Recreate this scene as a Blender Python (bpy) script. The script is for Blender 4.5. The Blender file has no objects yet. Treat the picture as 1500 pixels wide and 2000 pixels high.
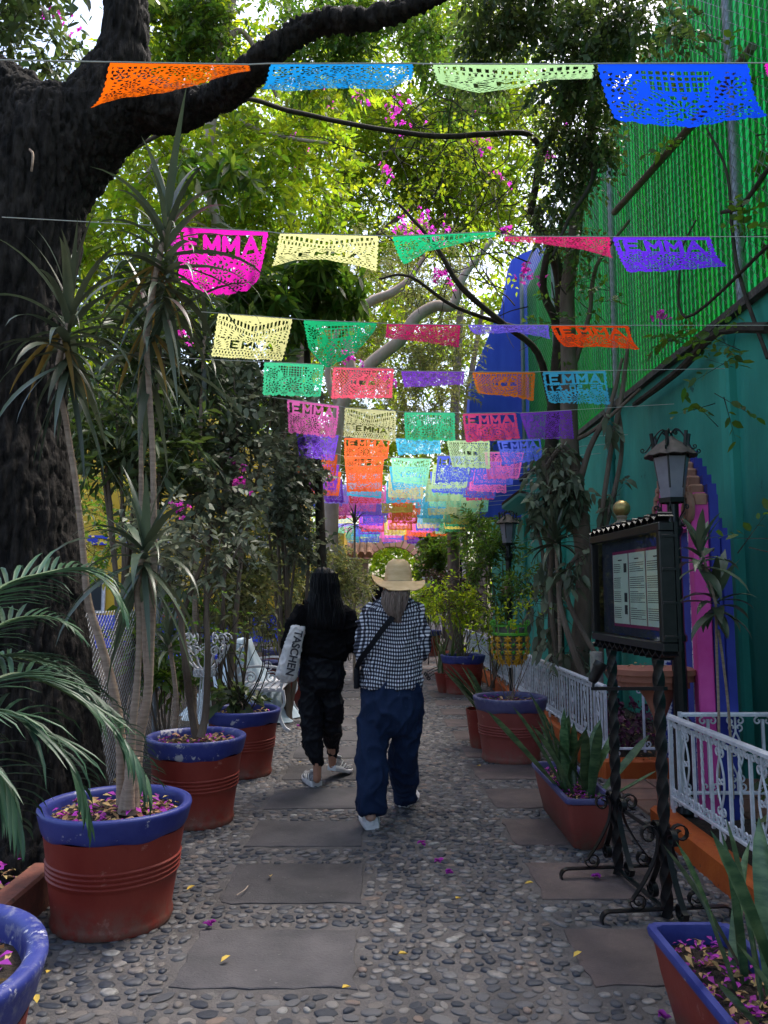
import bpy, math, random
import numpy as np
from mathutils import Vector, Matrix, Euler, noise
random.seed(7)
RNG = np.random.default_rng(11)
SC = bpy.context.scene
COL = SC.collection
PI = math.pi

# ------------------------------------------------------------------ camera, light, exposure
CAM_H = 1.45
cam_d = bpy.data.cameras.new('camera')
cam = bpy.data.objects.new('camera', cam_d)
COL.objects.link(cam)
cam_d.sensor_width = 36
cam_d.lens = 27
cam_d.clip_start = 0.05
cam_d.clip_end = 300
cam.location = (0, 0, CAM_H)
cam.rotation_euler = (math.radians(90 + 6.1), 0, math.radians(-0.57))
SC.camera = cam

world = bpy.data.worlds.new('World')
SC.world = world
world.use_nodes = True
wn = world.node_tree
bg = wn.nodes['Background']
sky = wn.nodes.new('ShaderNodeTexSky')
sky.sky_type = 'NISHITA'
sky.sun_disc = False
SUN_EL, SUN_AZ = math.radians(63), math.radians(42)      # azimuth measured from +Y towards +X
sky.sun_elevation = SUN_EL
sky.sun_rotation = SUN_AZ
sky.air_density = 1.0
sky.dust_density = 4.0
sky.ozone_density = 0.6
wn.links.new(sky.outputs[0], bg.inputs[0])
bg.inputs[1].default_value = 0.15

sun_d = bpy.data.lights.new('sun', 'SUN')
sun_d.energy = 1.5
sun_d.angle = math.radians(14)
sun_d.color = (1.0, 0.96, 0.9)
sun = bpy.data.objects.new('sun', sun_d)
COL.objects.link(sun)
sdir = Vector((math.sin(SUN_AZ) * math.cos(SUN_EL), math.cos(SUN_AZ) * math.cos(SUN_EL), math.sin(SUN_EL)))
sun.rotation_euler = sdir.to_track_quat('Z', 'Y').to_euler()

SC.view_settings.view_transform = 'Standard'
SC.view_settings.look = 'None'
SC.view_settings.exposure = 1.68
SC.view_settings.gamma = 1.0
SC.view_settings.use_curve_mapping = False
SC.render.engine = 'CYCLES'
SC.cycles.max_bounces = 7
SC.cycles.diffuse_bounces = 3
SC.cycles.glossy_bounces = 2
SC.cycles.transmission_bounces = 5
SC.cycles.transparent_max_bounces = 8

# ------------------------------------------------------------------ pixel rays of the 1500x2000 photograph -> world points
_R = cam.rotation_euler.to_matrix()
_O = Vector((0, 0, CAM_H))
def ray(px, py):
    return _R @ Vector(((px - 750) / 1500, -(py - 1000) / 1500, -1))
def P(px, py, Y):
    r = ray(px, py)
    return _O + r * (Y / r.y)
def G(px, py, z=0.0):
    r = ray(px, py)
    return _O + r * ((z - CAM_H) / r.z)
def PX(px, py, X):
    r = ray(px, py)
    return _O + r * (X / r.x)

# ------------------------------------------------------------------ object helpers
ORG = {}
def tag(o, label, cat, group=None):
    o['label'] = label
    if cat: o['category'] = cat
    if group: o['group'] = group
    return o
def thing(name, label, cat, loc=(0, 0, 0), group=None, rz=0.0):
    o = bpy.data.objects.new(name, None)
    COL.objects.link(o)
    o.empty_display_size = 0.1
    o.location = loc
    o.rotation_euler = (0, 0, rz)
    ORG[o] = Vector(loc)
    return tag(o, label, cat, group)
def link_mesh(name, me, parent=None, loc=(0, 0, 0)):
    o = bpy.data.objects.new(name, me)
    COL.objects.link(o)
    o.location = loc
    if parent is not None:
        o.parent = parent
    return o
def copy_tree(o, loc=None, parent=None, rz=None, scale=None):
    c = o.copy(); COL.objects.link(c)
    if parent is not None: c.parent = parent
    if loc is not None:
        c.location = loc; ORG[c] = Vector(loc)
    if rz is not None: c.rotation_euler = (0, 0, rz)
    if scale is not None: c.scale = scale if hasattr(scale, '__len__') else (scale,) * 3
    for ch in list(o.children):
        copy_tree(ch, parent=c)
    return c

class MB:
    def __init__(s): s.v = []; s.f = []; s.m = []; s.mi = 0
    def add(s, vs, fs):
        b = len(s.v)
        s.v.extend([tuple(v) for v in vs])
        for f in fs:
            s.f.append(tuple(b + i for i in f)); s.m.append(s.mi)
        return s
    def box(s, c, size, rot=None):
        hx, hy, hz = size[0] / 2, size[1] / 2, size[2] / 2
        vs = [Vector((x, y, z)) for z in (-hz, hz) for y in (-hy, hy) for x in (-hx, hx)]
        if rot is not None:
            vs = [rot @ v for v in vs]
        c = Vector(c)
        return s.add([v + c for v in vs], [(0, 2, 3, 1), (4, 5, 7, 6), (0, 1, 5, 4), (2, 6, 7, 3), (0, 4, 6, 2), (1, 3, 7, 5)])
    def bbox(s, a, b):
        return s.box([(a[i] + b[i]) / 2 for i in range(3)], [abs(b[i] - a[i]) for i in range(3)])
    def cbox(s, c, size, bev, rot=None):      # box with bevelled vertical and top edges, cheap
        hx, hy, hz = size[0] / 2, size[1] / 2, size[2] / 2
        vs = []
        for z, k in ((-hz, 0), (hz - bev, 0), (hz, bev)):
            for x, y in ((-hx + k, -hy + bev + k * .4), (-hx + bev + k * .4, -hy + k), (hx - bev - k * .4, -hy + k), (hx - k, -hy + bev + k * .4), (hx - k, hy - bev - k * .4), (hx - bev - k * .4, hy - k), (-hx + bev + k * .4, hy - k), (-hx + k, hy - bev - k * .4)):
                vs.append(Vector((x, y, z)))
        if rot is not None: vs = [rot @ v for v in vs]
        c = Vector(c)
        fs = []
        for r in range(2):
            for i in range(8):
                j = (i + 1) % 8
                fs.append((r * 8 + i, r * 8 + j, r * 8 + 8 + j, r * 8 + 8 + i))
        fs.append(tuple(range(16, 24))); fs.append(tuple(range(7, -1, -1)))
        return s.add([v + c for v in vs], fs)
    def tube(s, pts, rad, n=8, caps=True, flat=1.0):
        pts = [Vector(p) for p in pts]
        N = len(pts)
        if not hasattr(rad, '__len__'): rad = [rad] * N
        prev = None; vs = []
        for i in range(N):
            t = (pts[min(i + 1, N - 1)] - pts[max(i - 1, 0)])
            if t.length < 1e-9: t = Vector((0, 0, 1))
            t.normalize()
            if prev is None:
                a = Vector((1, 0, 0)) if abs(t.x) < 0.8 else Vector((0, 1, 0))
                u = (a - t * a.dot(t)).normalized()
            else:
                u = prev - t * prev.dot(t)
                u = u.normalized() if u.length > 1e-6 else prev
            prev = u; w = t.cross(u)
            for k in range(n):
                a = 2 * PI * k / n
                vs.append(pts[i] + (u * math.cos(a) + w * math.sin(a) * flat) * rad[i])
        fs = [(i * n + k, i * n + (k + 1) % n, (i + 1) * n + (k + 1) % n, (i + 1) * n + k) for i in range(N - 1) for k in range(n)]
        if caps and n > 2:
            fs.append(tuple(range(n - 1, -1, -1))); fs.append(tuple((N - 1) * n + k for k in range(n)))
        return s.add(vs, fs)
    def lathe(s, prof, n=32, c=(0, 0, 0), close=False, sq=1.0):
        c = Vector(c); vs = []
        for r, z in prof:
            for k in range(n):
                a = 2 * PI * k / n
                vs.append(c + Vector((r * math.cos(a), r * math.sin(a) * sq, z)))
        N = len(prof)
        fs = [(i * n + k, i * n + (k + 1) % n, (i + 1) * n + (k + 1) % n, (i + 1) * n + k) for i in range(N - 1) for k in range(n)]
        if close:
            fs.append(tuple(range(n - 1, -1, -1))); fs.append(tuple((N - 1) * n + k for k in range(n)))
        return s.add(vs, fs)
    def prism(s, poly, vec):
        n = len(poly); vec = Vector(vec)
        vs = [Vector(p) for p in poly] + [Vector(p) + vec for p in poly]
        fs = [tuple(range(n - 1, -1, -1)), tuple(range(n, 2 * n))] + [(i, (i + 1) % n, n + (i + 1) % n, n + i) for i in range(n)]
        return s.add(vs, fs)
    def strip(s, pts, width, thick, axis):     # flat bar bent along pts; axis = direction of its width
        pts = [Vector(p) for p in pts]; axis = Vector(axis).normalized(); vs = []
        N = len(pts)
        for i in range(N):
            t = (pts[min(i + 1, N - 1)] - pts[max(i - 1, 0)]).normalized()
            nn = t.cross(axis).normalized()
            for a, b in ((-1, -1), (1, -1), (1, 1), (-1, 1)):
                vs.append(pts[i] + axis * (a * width / 2) + nn * (b * thick / 2))
        fs = [(i * 4 + k, i * 4 + (k + 1) % 4, (i + 1) * 4 + (k + 1) % 4, (i + 1) * 4 + k) for i in range(N - 1) for k in range(4)]
        fs += [(3, 2, 1, 0), tuple((N - 1) * 4 + k for k in range(4))]
        return s.add(vs, fs)
    def loft(s, secs, n=20):                   # secs: (centre, rx, ry) horizontal ellipses
        vs = []
        for c, rx, ry in secs:
            for k in range(n):
                a = 2 * PI * k / n
                vs.append((c[0] + rx * math.cos(a), c[1] + ry * math.sin(a), c[2]))
        N = len(secs)
        fs = [(i * n + k, (i + 1) * n + k, (i + 1) * n + (k + 1) % n, i * n + (k + 1) % n) for i in range(N - 1) for k in range(n)]
        fs.append(tuple(range(n))); fs.append(tuple((N - 1) * n + k for k in range(n - 1, -1, -1)))
        return s.add(vs, fs)
    def sphere(s, c, r, n=12, m=8):
        if not hasattr(r, '__len__'): r = (r, r, r)
        c = Vector(c)
        vs = [c + Vector((0, 0, -r[2]))]
        for i in range(1, m):
            t = -PI / 2 + PI * i / m
            for k in range(n):
                a = 2 * PI * k / n
                vs.append(c + Vector((r[0] * math.cos(t) * math.cos(a), r[1] * math.cos(t) * math.sin(a), r[2] * math.sin(t))))
        vs.append(c + Vector((0, 0, r[2])))
        fs = [(0, 1 + (k + 1) % n, 1 + k) for k in range(n)]
        for i in range(m - 2):
            for k in range(n):
                fs.append((1 + i * n + k, 1 + i * n + (k + 1) % n, 1 + (i + 1) * n + (k + 1) % n, 1 + (i + 1) * n + k))
        L = len(vs) - 1
        fs += [(L, 1 + (m - 2) * n + k, 1 + (m - 2) * n + (k + 1) % n) for k in range(n)]
        return s.add(vs, fs)
    def mesh(s, name, mats, org=(0, 0, 0), ang=40, smooth=True):
        me = bpy.data.meshes.new(name)
        ox, oy, oz = org
        me.from_pydata([(x - ox, y - oy, z - oz) for x, y, z in s.v], [], s.f)
        for m in (mats if isinstance(mats, (list, tuple)) else [mats]): me.materials.append(m)
        if any(s.m): me.polygons.foreach_set('material_index', s.m)
        if smooth:
            me.shade_smooth(); me.set_sharp_from_angle(angle=math.radians(ang))
        me.update()
        return me
    def build(s, name, mats, parent=None, org=None, ang=40, smooth=True):
        """world-coordinate mesh; parent origin is subtracted"""
        o_ = Vector(org) if org is not None else (ORG.get(parent, Vector((0, 0, 0))) if parent is not None else Vector((0, 0, 0)))
        o = link_mesh(name, s.mesh(name, mats, o_, ang, smooth), parent, (0, 0, 0) if parent is not None else o_)
        ORG[o] = o_
        return o

def struct(o):
    o['kind'] = 'structure'; return o
def stuff(o):
    o['kind'] = 'stuff'; return o

def spiral(c, r0, r1, a0, turns, ax, ay, n=18):
    """points of a scroll in the plane spanned by ax, ay"""
    c = Vector(c); ax = Vector(ax); ay = Vector(ay); out = []
    for i in range(n + 1):
        t = i / n
        r = r0 + (r1 - r0) * t
        a = a0 + turns * 2 * PI * t
        out.append(c + ax * (r * math.cos(a)) + ay * (r * math.sin(a)))
    return out

def catmull(pts, k=6):
    pts = [Vector(p) for p in pts]
    out = []
    for i in range(len(pts) - 1):
        p0 = pts[max(i - 1, 0)]; p1 = pts[i]; p2 = pts[i + 1]; p3 = pts[min(i + 2, len(pts) - 1)]
        for j in range(k):
            t = j / k
            out.append(0.5 * ((2 * p1) + (p2 - p0) * t + (2 * p0 - 5 * p1 + 4 * p2 - p3) * t * t + (3 * p1 - p0 - 3 * p2 + p3) * t ** 3))
    out.append(pts[-1])
    return out
def interp(vals, k):
    out = []
    for i in range(len(vals) - 1):
        for j in range(k): out.append(vals[i] + (vals[i + 1] - vals[i]) * j / k)
    out.append(vals[-1]); return out

def np_mesh(name, V, F, mat, parent=None, org=None, smooth=False, uv=None):
    """V (n,3), F (m,3|4) arrays"""
    o_ = Vector(org) if org is not None else (ORG.get(parent, Vector((0, 0, 0))) if parent is not None else Vector((0, 0, 0)))
    V = np.asarray(V, dtype=np.float32) - np.array(o_, dtype=np.float32)
    F = np.asarray(F, dtype=np.int32)
    me = bpy.data.meshes.new(name)
    k = F.shape[1]
    me.vertices.add(len(V)); me.vertices.foreach_set('co', V.ravel())
    me.loops.add(F.size); me.loops.foreach_set('vertex_index', F.ravel())
    me.polygons.add(len(F)); me.polygons.foreach_set('loop_start', np.arange(0, F.size, k, dtype=np.int32))
    if smooth: me.polygons.foreach_set('use_smooth', np.ones(len(F), dtype=bool))
    me.update(calc_edges=True)
    if uv is not None:
        l = me.uv_layers.new(name='UVMap'); l.data.foreach_set('uv', np.asarray(uv, dtype=np.float32)[F.ravel()].ravel())
    me.materials.append(mat)
    o = link_mesh(name, me, parent, (0, 0, 0) if parent is not None else o_)
    ORG[o] = o_
    return o

# ------------------------------------------------------------------ materials
def srgb(r, g, b):
    f = lambda c: (c / 255 / 12.92) if c / 255 <= 0.04045 else ((c / 255 + 0.055) / 1.055) ** 2.4
    return (f(r), f(g), f(b), 1)
def c4(c): return tuple(c) if len(c) == 4 else (c[0], c[1], c[2], 1)
def M(name, c1, c2=None, scale=6.0, rough=0.7, bump=0.0, bscale=30.0, bdist=0.004, metal=0.0, trans=0.0, rnd=0.0, hue=0.0,
      spec=0.4, stretch=None, spots=None, coat=0.0, tcol=None, lo=0.35, hi=0.65, wave=None):
    m = bpy.data.materials.new(name); m.use_nodes = True
    nt = m.node_tree; N = nt.nodes; L = nt.links
    b = N['Principled BSDF']
    b.inputs['Roughness'].default_value = rough
    b.inputs['Metallic'].default_value = metal
    b.inputs['Specular IOR Level'].default_value = spec
    if coat: b.inputs['Coat Weight'].default_value = coat; b.inputs['Coat Roughness'].default_value = 0.25
    tc = N.new('ShaderNodeTexCoord'); vec = tc.outputs['Object']
    if stretch:
        mp = N.new('ShaderNodeMapping'); mp.inputs['Scale'].default_value = stretch
        L.new(vec, mp.inputs[0]); vec = mp.outputs[0]
    c2 = c2 or c1
    nz = N.new('ShaderNodeTexNoise'); nz.inputs['Scale'].default_value = scale; nz.inputs['Detail'].default_value = 6
    nz.inputs['Roughness'].default_value = 0.62
    L.new(vec, nz.inputs['Vector'])
    mr = N.new('ShaderNodeMapRange'); mr.inputs[1].default_value = lo; mr.inputs[2].default_value = hi
    L.new(nz.outputs[0], mr.inputs[0])
    mx = N.new('ShaderNodeMix'); mx.data_type = 'RGBA'
    mx.inputs[6].default_value = c4(c1); mx.inputs[7].default_value = c4(c2)
    L.new(mr.outputs[0], mx.inputs[0])
    col = mx.outputs[2]
    if spots:                                   # (colour, scale, threshold)
        n2 = N.new('ShaderNodeTexNoise'); n2.inputs['Scale'].default_value = spots[1]; n2.inputs['Detail'].default_value = 8
        n2.inputs['Roughness'].default_value = 0.7
        L.new(tc.outputs['Object'], n2.inputs['Vector'])
        r2 = N.new('ShaderNodeMapRange'); r2.inputs[1].default_value = spots[2]; r2.inputs[2].default_value = spots[2] + 0.03
        L.new(n2.outputs[0], r2.inputs[0])
        m2 = N.new('ShaderNodeMix'); m2.data_type = 'RGBA'
        L.new(r2.outputs[0], m2.inputs[0]); L.new(col, m2.inputs[6]); m2.inputs[7].default_value = c4(spots[0])
        col = m2.outputs[2]
    if rnd or hue:
        g = N.new('ShaderNodeNewGeometry'); oi = N.new('ShaderNodeObjectInfo')
        ad = N.new('ShaderNodeMath'); ad.operation = 'ADD'
        L.new(g.outputs['Random Per Island'], ad.inputs[0]); L.new(oi.outputs['Random'], ad.inputs[1])
        fr = N.new('ShaderNodeMath'); fr.operation = 'FRACT'; L.new(ad.outputs[0], fr.inputs[0])
        hs = N.new('ShaderNodeHueSaturation'); L.new(col, hs.inputs['Color'])
        a = N.new('ShaderNodeMapRange'); a.inputs[3].default_value = 1 - rnd; a.inputs[4].default_value = 1 + rnd
        L.new(fr.outputs[0], a.inputs[0]); L.new(a.outputs[0], hs.inputs['Value'])
        if hue:
            f2 = N.new('ShaderNodeMath'); f2.operation = 'MULTIPLY'; f2.inputs[1].default_value = 7.31; L.new(fr.outputs[0], f2.inputs[0])
            f3 = N.new('ShaderNodeMath'); f3.operation = 'FRACT'; L.new(f2.outputs[0], f3.inputs[0])
            h = N.new('ShaderNodeMapRange'); h.inputs[3].default_value = 0.5 - hue; h.inputs[4].default_value = 0.5 + hue
            L.new(f3.outputs[0], h.inputs[0]); L.new(h.outputs[0], hs.inputs['Hue'])
        col = hs.outputs[0]
    L.new(col, b.inputs['Base Color'])
    if bump:
        nb = N.new('ShaderNodeTexNoise'); nb.inputs['Scale'].default_value = bscale; nb.inputs['Detail'].default_value = 7
        nb.inputs['Roughness'].default_value = 0.65
        L.new(vec, nb.inputs['Vector'])
        bp = N.new('ShaderNodeBump'); bp.inputs['Strength'].default_value = bump; bp.inputs['Distance'].default_value = bdist
        L.new(nb.outputs[0], bp.inputs['Height']); L.new(bp.outputs[0], b.inputs['Normal'])
    if trans:
        t = N.new('ShaderNodeBsdfTranslucent')
        if tcol:
            mm = N.new('ShaderNodeMix'); mm.data_type = 'RGBA'; mm.blend_type = 'MULTIPLY'; mm.inputs[0].default_value = 1
            L.new(col, mm.inputs[6]); mm.inputs[7].default_value = c4(tcol); L.new(mm.outputs[2], t.inputs[0])
        else: L.new(col, t.inputs[0])
        ms = N.new('ShaderNodeMixShader'); ms.inputs[0].default_value = trans
        L.new(b.outputs[0], ms.inputs[1]); L.new(t.outputs[0], ms.inputs[2])
        L.new(ms.outputs[0], N['Material Output'].inputs[0])
    return m

LEAF_T = (1.9, 2.1, 0.9)
m_leaf_lime = M('leaf_lime', (0.19, 0.235, 0.022), (0.11, 0.17, 0.018), 0.7, 0.5, trans=0.6, rnd=0.35, hue=0.03, tcol=(2.55, 2.55, 0.95))
m_leaf_mid = M('leaf_mid', (0.095, 0.15, 0.028), (0.06, 0.11, 0.02), 0.8, 0.45, trans=0.45, rnd=0.4, hue=0.03, tcol=LEAF_T)
m_leaf_dark = M('leaf_dark', (0.095, 0.125, 0.055), (0.055, 0.085, 0.035), 1.0, 0.4, trans=0.3, rnd=0.4, hue=0.02, tcol=LEAF_T)
m_leaf_grey = M('leaf_grey', (0.17, 0.19, 0.12), (0.10, 0.13, 0.075), 1.0, 0.5, trans=0.25, rnd=0.45, hue=0.03)
m_leaf_olive = M('leaf_olive', (0.21, 0.21, 0.09), (0.14, 0.16, 0.065), 1.0, 0.6, trans=0.4, rnd=0.4, hue=0.03, tcol=(1.5, 1.5, 0.9))
m_leaf_yellow = M('leaf_yellow', (0.4, 0.33, 0.05), (0.22, 0.25, 0.04), 2.0, 0.5, trans=0.45, rnd=0.3, hue=0.03)
m_blossom = M('blossom', (0.65, 0.06, 0.42), (0.5, 0.03, 0.5), 3.0, 0.6, trans=0.5, rnd=0.3, hue=0.02, tcol=(1.5, 1.3, 1.5))
m_petal = M('petal', (0.42, 0.03, 0.36), (0.25, 0.02, 0.30), 9.0, 0.7, trans=0.25, rnd=0.35, hue=0.02)
m_litter = M('litter', (0.42, 0.30, 0.13), (0.20, 0.10, 0.05), 12.0, 0.8, rnd=0.5, hue=0.03, trans=0.1)
m_strap_leaf = M('strap_leaf', (0.095, 0.12, 0.07), (0.05, 0.07, 0.04), 4.0, 0.35, trans=0.15, rnd=0.4, hue=0.03, spec=0.5, stretch=(1, 1, 0.4))
m_palm_leaf = M('palm_leaf', (0.045, 0.10, 0.055), (0.028, 0.07, 0.038), 4.0, 0.42, trans=0.15, rnd=0.35, hue=0.03, spec=0.3)
m_dead_leaf = M('dead_leaf', (0.32, 0.2, 0.03), (0.14, 0.09, 0.03), 4.0, 0.7, trans=0.2, rnd=0.4)
m_bark_dark = M('bark_dark', (0.006, 0.0055, 0.0055), (0.045, 0.038, 0.034), 24.0, 0.9, bump=1.0, bscale=45, bdist=0.05, stretch=(1, 1, 0.2), spec=0.2)
m_bark_brown = M('bark_brown', (0.11, 0.08, 0.06), (0.19, 0.145, 0.11), 8.0, 0.9, bump=0.8, bscale=40, bdist=0.008, stretch=(1, 1, 0.3), spec=0.2)
m_bark_pale = M('bark_pale', (0.36, 0.27, 0.21), (0.50, 0.40, 0.33), 6.0, 0.85, bump=0.5, bscale=40, bdist=0.004, stretch=(1, 1, 0.5), spec=0.2)
m_cane = M('cane', (0.36, 0.27, 0.205), (0.22, 0.155, 0.115), 30.0, 0.85, bump=0.6, bscale=60, bdist=0.004, stretch=(0.3, 0.3, 2.0), spec=0.2)
m_twig = M('twig', (0.035, 0.028, 0.022), (0.07, 0.055, 0.042), 12.0, 0.9, spec=0.2)
m_soil = M('soil', (0.045, 0.03, 0.022), (0.02, 0.014, 0.01), 30.0, 0.95, bump=1.0, bscale=70, bdist=0.02)
m_black_iron = M('black_iron', (0.004, 0.004, 0.005), (0.010, 0.010, 0.011), 30.0, 0.30, bump=0.25, bscale=80, bdist=0.002, spec=0.35)
m_white_paint = M('white_paint', (0.72, 0.72, 0.76), (0.5, 0.5, 0.54), 14.0, 0.5, bump=0.3, bscale=90, bdist=0.002, spots=((0.2, 0.14, 0.1), 26, 0.69))
m_teal = None
# ================================================================== SETTING
m_teal = M('teal_plaster', (0.010, 0.14, 0.11), (0.04, 0.34, 0.26), 1.1, 0.7, bump=0.5, bscale=9, bdist=0.02, stretch=(1, 1, 0.35), spots=((0.009, 0.10, 0.085), 3.0, 0.64), lo=0.25, hi=0.7)
m_blue_wall = M('blue_plaster', (0.035, 0.075, 0.58), (0.055, 0.11, 0.68), 3.0, 0.75, bump=0.3, bscale=15, bdist=0.01, stretch=(1, 1, 0.3))
m_yellow_wall = M('yellow_plaster', (0.55, 0.33, 0.02), (0.65, 0.42, 0.05), 2.0, 0.8, bump=0.3, bscale=12, bdist=0.01)
m_pink = M('pink_plaster', (0.62, 0.05, 0.30), (0.7, 0.09, 0.38), 5.0, 0.75, bump=0.3, bscale=30, bdist=0.004)
m_mortar = M('path_mortar', (0.135, 0.122, 0.118), (0.075, 0.068, 0.068), 5.0, 0.9, bump=1.0, bscale=60, bdist=0.012, spots=((0.15, 0.14, 0.13), 14, 0.6))
m_slab = M('slab_stone', (0.092, 0.083, 0.087), (0.05, 0.047, 0.05), 3.5, 0.75, bump=0.9, bscale=90, bdist=0.006, rnd=0.16, spots=((0.15, 0.14, 0.135), 40, 0.64))
m_slab_r = M('slab_stone_red', (0.135, 0.10, 0.093), (0.075, 0.058, 0.057), 3.5, 0.75, bump=0.9, bscale=90, bdist=0.006, rnd=0.16, spots=((0.18, 0.15, 0.14), 40, 0.64))

def pebble_mat():
    m = bpy.data.materials.new('pebble_stone'); m.use_nodes = True
    nt = m.node_tree; N = nt.nodes; L = nt.links; b = N['Principled BSDF']
    g = N.new('ShaderNodeNewGeometry'); oi = N.new('ShaderNodeObjectInfo')
    ad = N.new('ShaderNodeMath'); ad.operation = 'ADD'
    L.new(g.outputs['Random Per Island'], ad.inputs[0]); L.new(oi.outputs['Random'], ad.inputs[1])
    fr = N.new('ShaderNodeMath'); fr.operation = 'FRACT'; L.new(ad.outputs[0], fr.inputs[0])
    cr = N.new('ShaderNodeValToRGB'); e = cr.color_ramp; e.interpolation = 'CONSTANT'
    cols = [(0, (0.022, 0.026, 0.038)), (0.22, (0.05, 0.052, 0.062)), (0.40, (0.085, 0.083, 0.09)), (0.58, (0.115, 0.11, 0.112)),
            (0.74, (0.125, 0.108, 0.10)), (0.86, (0.165, 0.15, 0.142)), (0.945, (0.16, 0.115, 0.095)), (0.985, (0.22, 0.21, 0.2))]
    e.elements[0].position = 0; e.elements[0].color = c4(cols[0][1]); e.elements[1].position = cols[1][0]; e.elements[1].color = c4(cols[1][1])
    for p, c in cols[2:]:
        q = e.elements.new(p); q.color = c4(c)
    L.new(fr.outputs[0], cr.inputs[0])
    tc = N.new('ShaderNodeTexCoord'); nz = N.new('ShaderNodeTexNoise'); nz.inputs['Scale'].default_value = 45; nz.inputs['Detail'].default_value = 5
    L.new(tc.outputs['Object'], nz.inputs[0])
    mr = N.new('ShaderNodeMapRange'); mr.inputs[1].default_value = 0.3; mr.inputs[2].default_value = 0.7; mr.inputs[3].default_value = 0.6; mr.inputs[4].default_value = 1.4
    L.new(nz.outputs[0], mr.inputs[0])
    vm = N.new('ShaderNodeVectorMath'); vm.operation = 'SCALE'; L.new(cr.outputs[0], vm.inputs[0]); L.new(mr.outputs[0], vm.inputs[3])
    L.new(vm.outputs[0], b.inputs['Base Color'])
    b.inputs['Roughness'].default_value = 0.6
    bp = N.new('ShaderNodeBump'); bp.inputs['Strength'].default_value = 0.4; bp.inputs['Distance'].default_value = 0.004
    L.new(nz.outputs[0], bp.inputs['Height']); L.new(bp.outputs[0], b.inputs['Normal'])
    return m
m_pebble = pebble_mat()

def sheet(x0, x1, y0, y1, z, nx, ny, amp=0.0, sc=3.0):
    xs = np.linspace(x0, x1, nx); ys = np.linspace(y0, y1, ny)
    V = []
    for y in ys:
        for x in xs:
            V.append((x, y, z + (amp * noise.noise(Vector((x * sc, y * sc, 0))) if amp else 0)))
    F = [(j * nx + i, j * nx + i + 1, (j + 1) * nx + i + 1, (j + 1) * nx + i) for j in range(ny - 1) for i in range(nx - 1)]
    return V, F
# ground: one sheet out to the horizon
m_ground = M('garden_soil', (0.05, 0.036, 0.026), (0.11, 0.085, 0.05), 3.0, 0.95, bump=1, bscale=30, bdist=0.03)
V, F = sheet(-90, 90, -20, 150, -0.03, 40, 40)
ground = struct(np_mesh('ground', V, F, m_ground))
PX0, PX1, PY1 = -1.62, 1.72, 19.0
V, F = sheet(PX0, PX1, -0.5, PY1, 0.0, 60, 340, 0.006, 9.0)
path = struct(np_mesh('path', V, F, m_mortar, smooth=True))

# paving slabs, left and right columns on the same rhythm, children of the path
slabs = []
def slab_poly(x0, x1, y0, y1, seed):
    r = random.Random(seed); pts = []
    cor = [(x0, y0), (x1, y0), (x1, y1), (x0, y1)]
    for i in range(4):
        a = cor[i]; b = cor[(i + 1) % 4]
        n = 9 if i % 2 == 0 else 7
        for k in range(n):
            t = k / n
            j = 0.009 if k else 0.018
            pts.append((a[0] + (b[0] - a[0]) * t + r.uniform(-j, j), a[1] + (b[1] - a[1]) * t + r.uniform(-j, j)))
    return pts
def add_slab(x0, x1, y0, y1, mat, seed):
    pts = slab_poly(x0, x1, y0, y1, seed); n = len(pts)
    cx, cy = (x0 + x1) / 2, (y0 + y1) / 2
    zt = 0.0075
    vs = [(x, y, -0.02) for x, y in pts] + [(x, y, zt - 0.003) for x, y in pts] + [(x + (cx - x) * 0.015, y + (cy - y) * 0.02, zt) for x, y in pts]
    fs = [(i, (i + 1) % n, n + (i + 1) % n, n + i) for i in range(n)] + [(n + i, n + (i + 1) % n, 2 * n + (i + 1) % n, 2 * n + i) for i in range(n)] + [tuple(range(2 * n, 3 * n))]
    mb = MB(); mb.add(vs, fs)
    o = mb.build('paving_slab', mat, path, ang=30)
    # give every slab its own origin
    slabs.append((x0, x1, y0, y1))
rr = random.Random(3)
k = 0; y = 2.19
while y < 18.5:
    add_slab(-0.75 + rr.uniform(-.012, .012), -0.075 + rr.uniform(-.012, .012), y + rr.uniform(-.02, .02), y + 0.51 + rr.uniform(-.02, .02), m_slab, k)
    add_slab(0.80 + rr.uniform(-.015, .015), 1.50 + rr.uniform(-.012, .012), y + 0.02 + rr.uniform(-.02, .02), y + 0.52 + rr.uniform(-.02, .02), m_slab_r, k + 100)
    y += 0.802; k += 1

# pebbles set in the mortar
def dome(n, rings, seed):
    r = random.Random(seed); vs = []
    lob = [1 + r.uniform(-.16, .16) for _ in range(n)]
    zs = {3: ((1.0, -0.3), (0.97, 0.35), (0.62, 0.82)), 2: ((1.0, -0.2), (0.75, 0.7)), 1: ((1.0, 0.0),)}[rings]
    for rad, z in zs:
        for i in range(n):
            a = 2 * PI * i / n
            vs.append((rad * lob[i] * math.cos(a), rad * lob[i] * math.sin(a), z + r.uniform(-.06, .06)))
    vs.append((r.uniform(-.1, .1), r.uniform(-.1, .1), 1.0))
    fs = []
    for j in range(rings - 1):
        for i in range(n):
            a, b = j * n + i, j * n + (i + 1) % n
            fs.append((a, b, b + n)); fs.append((a, b + n, a + n))
    t = len(vs) - 1; b0 = (rings - 1) * n
    for i in range(n): fs.append((b0 + i, b0 + (i + 1) % n, t))
    return np.array(vs), np.array(fs)
def in_slab(x, y, m=0.02):
    for a, b, c, d in slabs:
        if a - m < x < b + m and c - m < y < d + m: return True
    return False
pr = np.random.default_rng(5)
cells = []
y = 2.0
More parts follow.
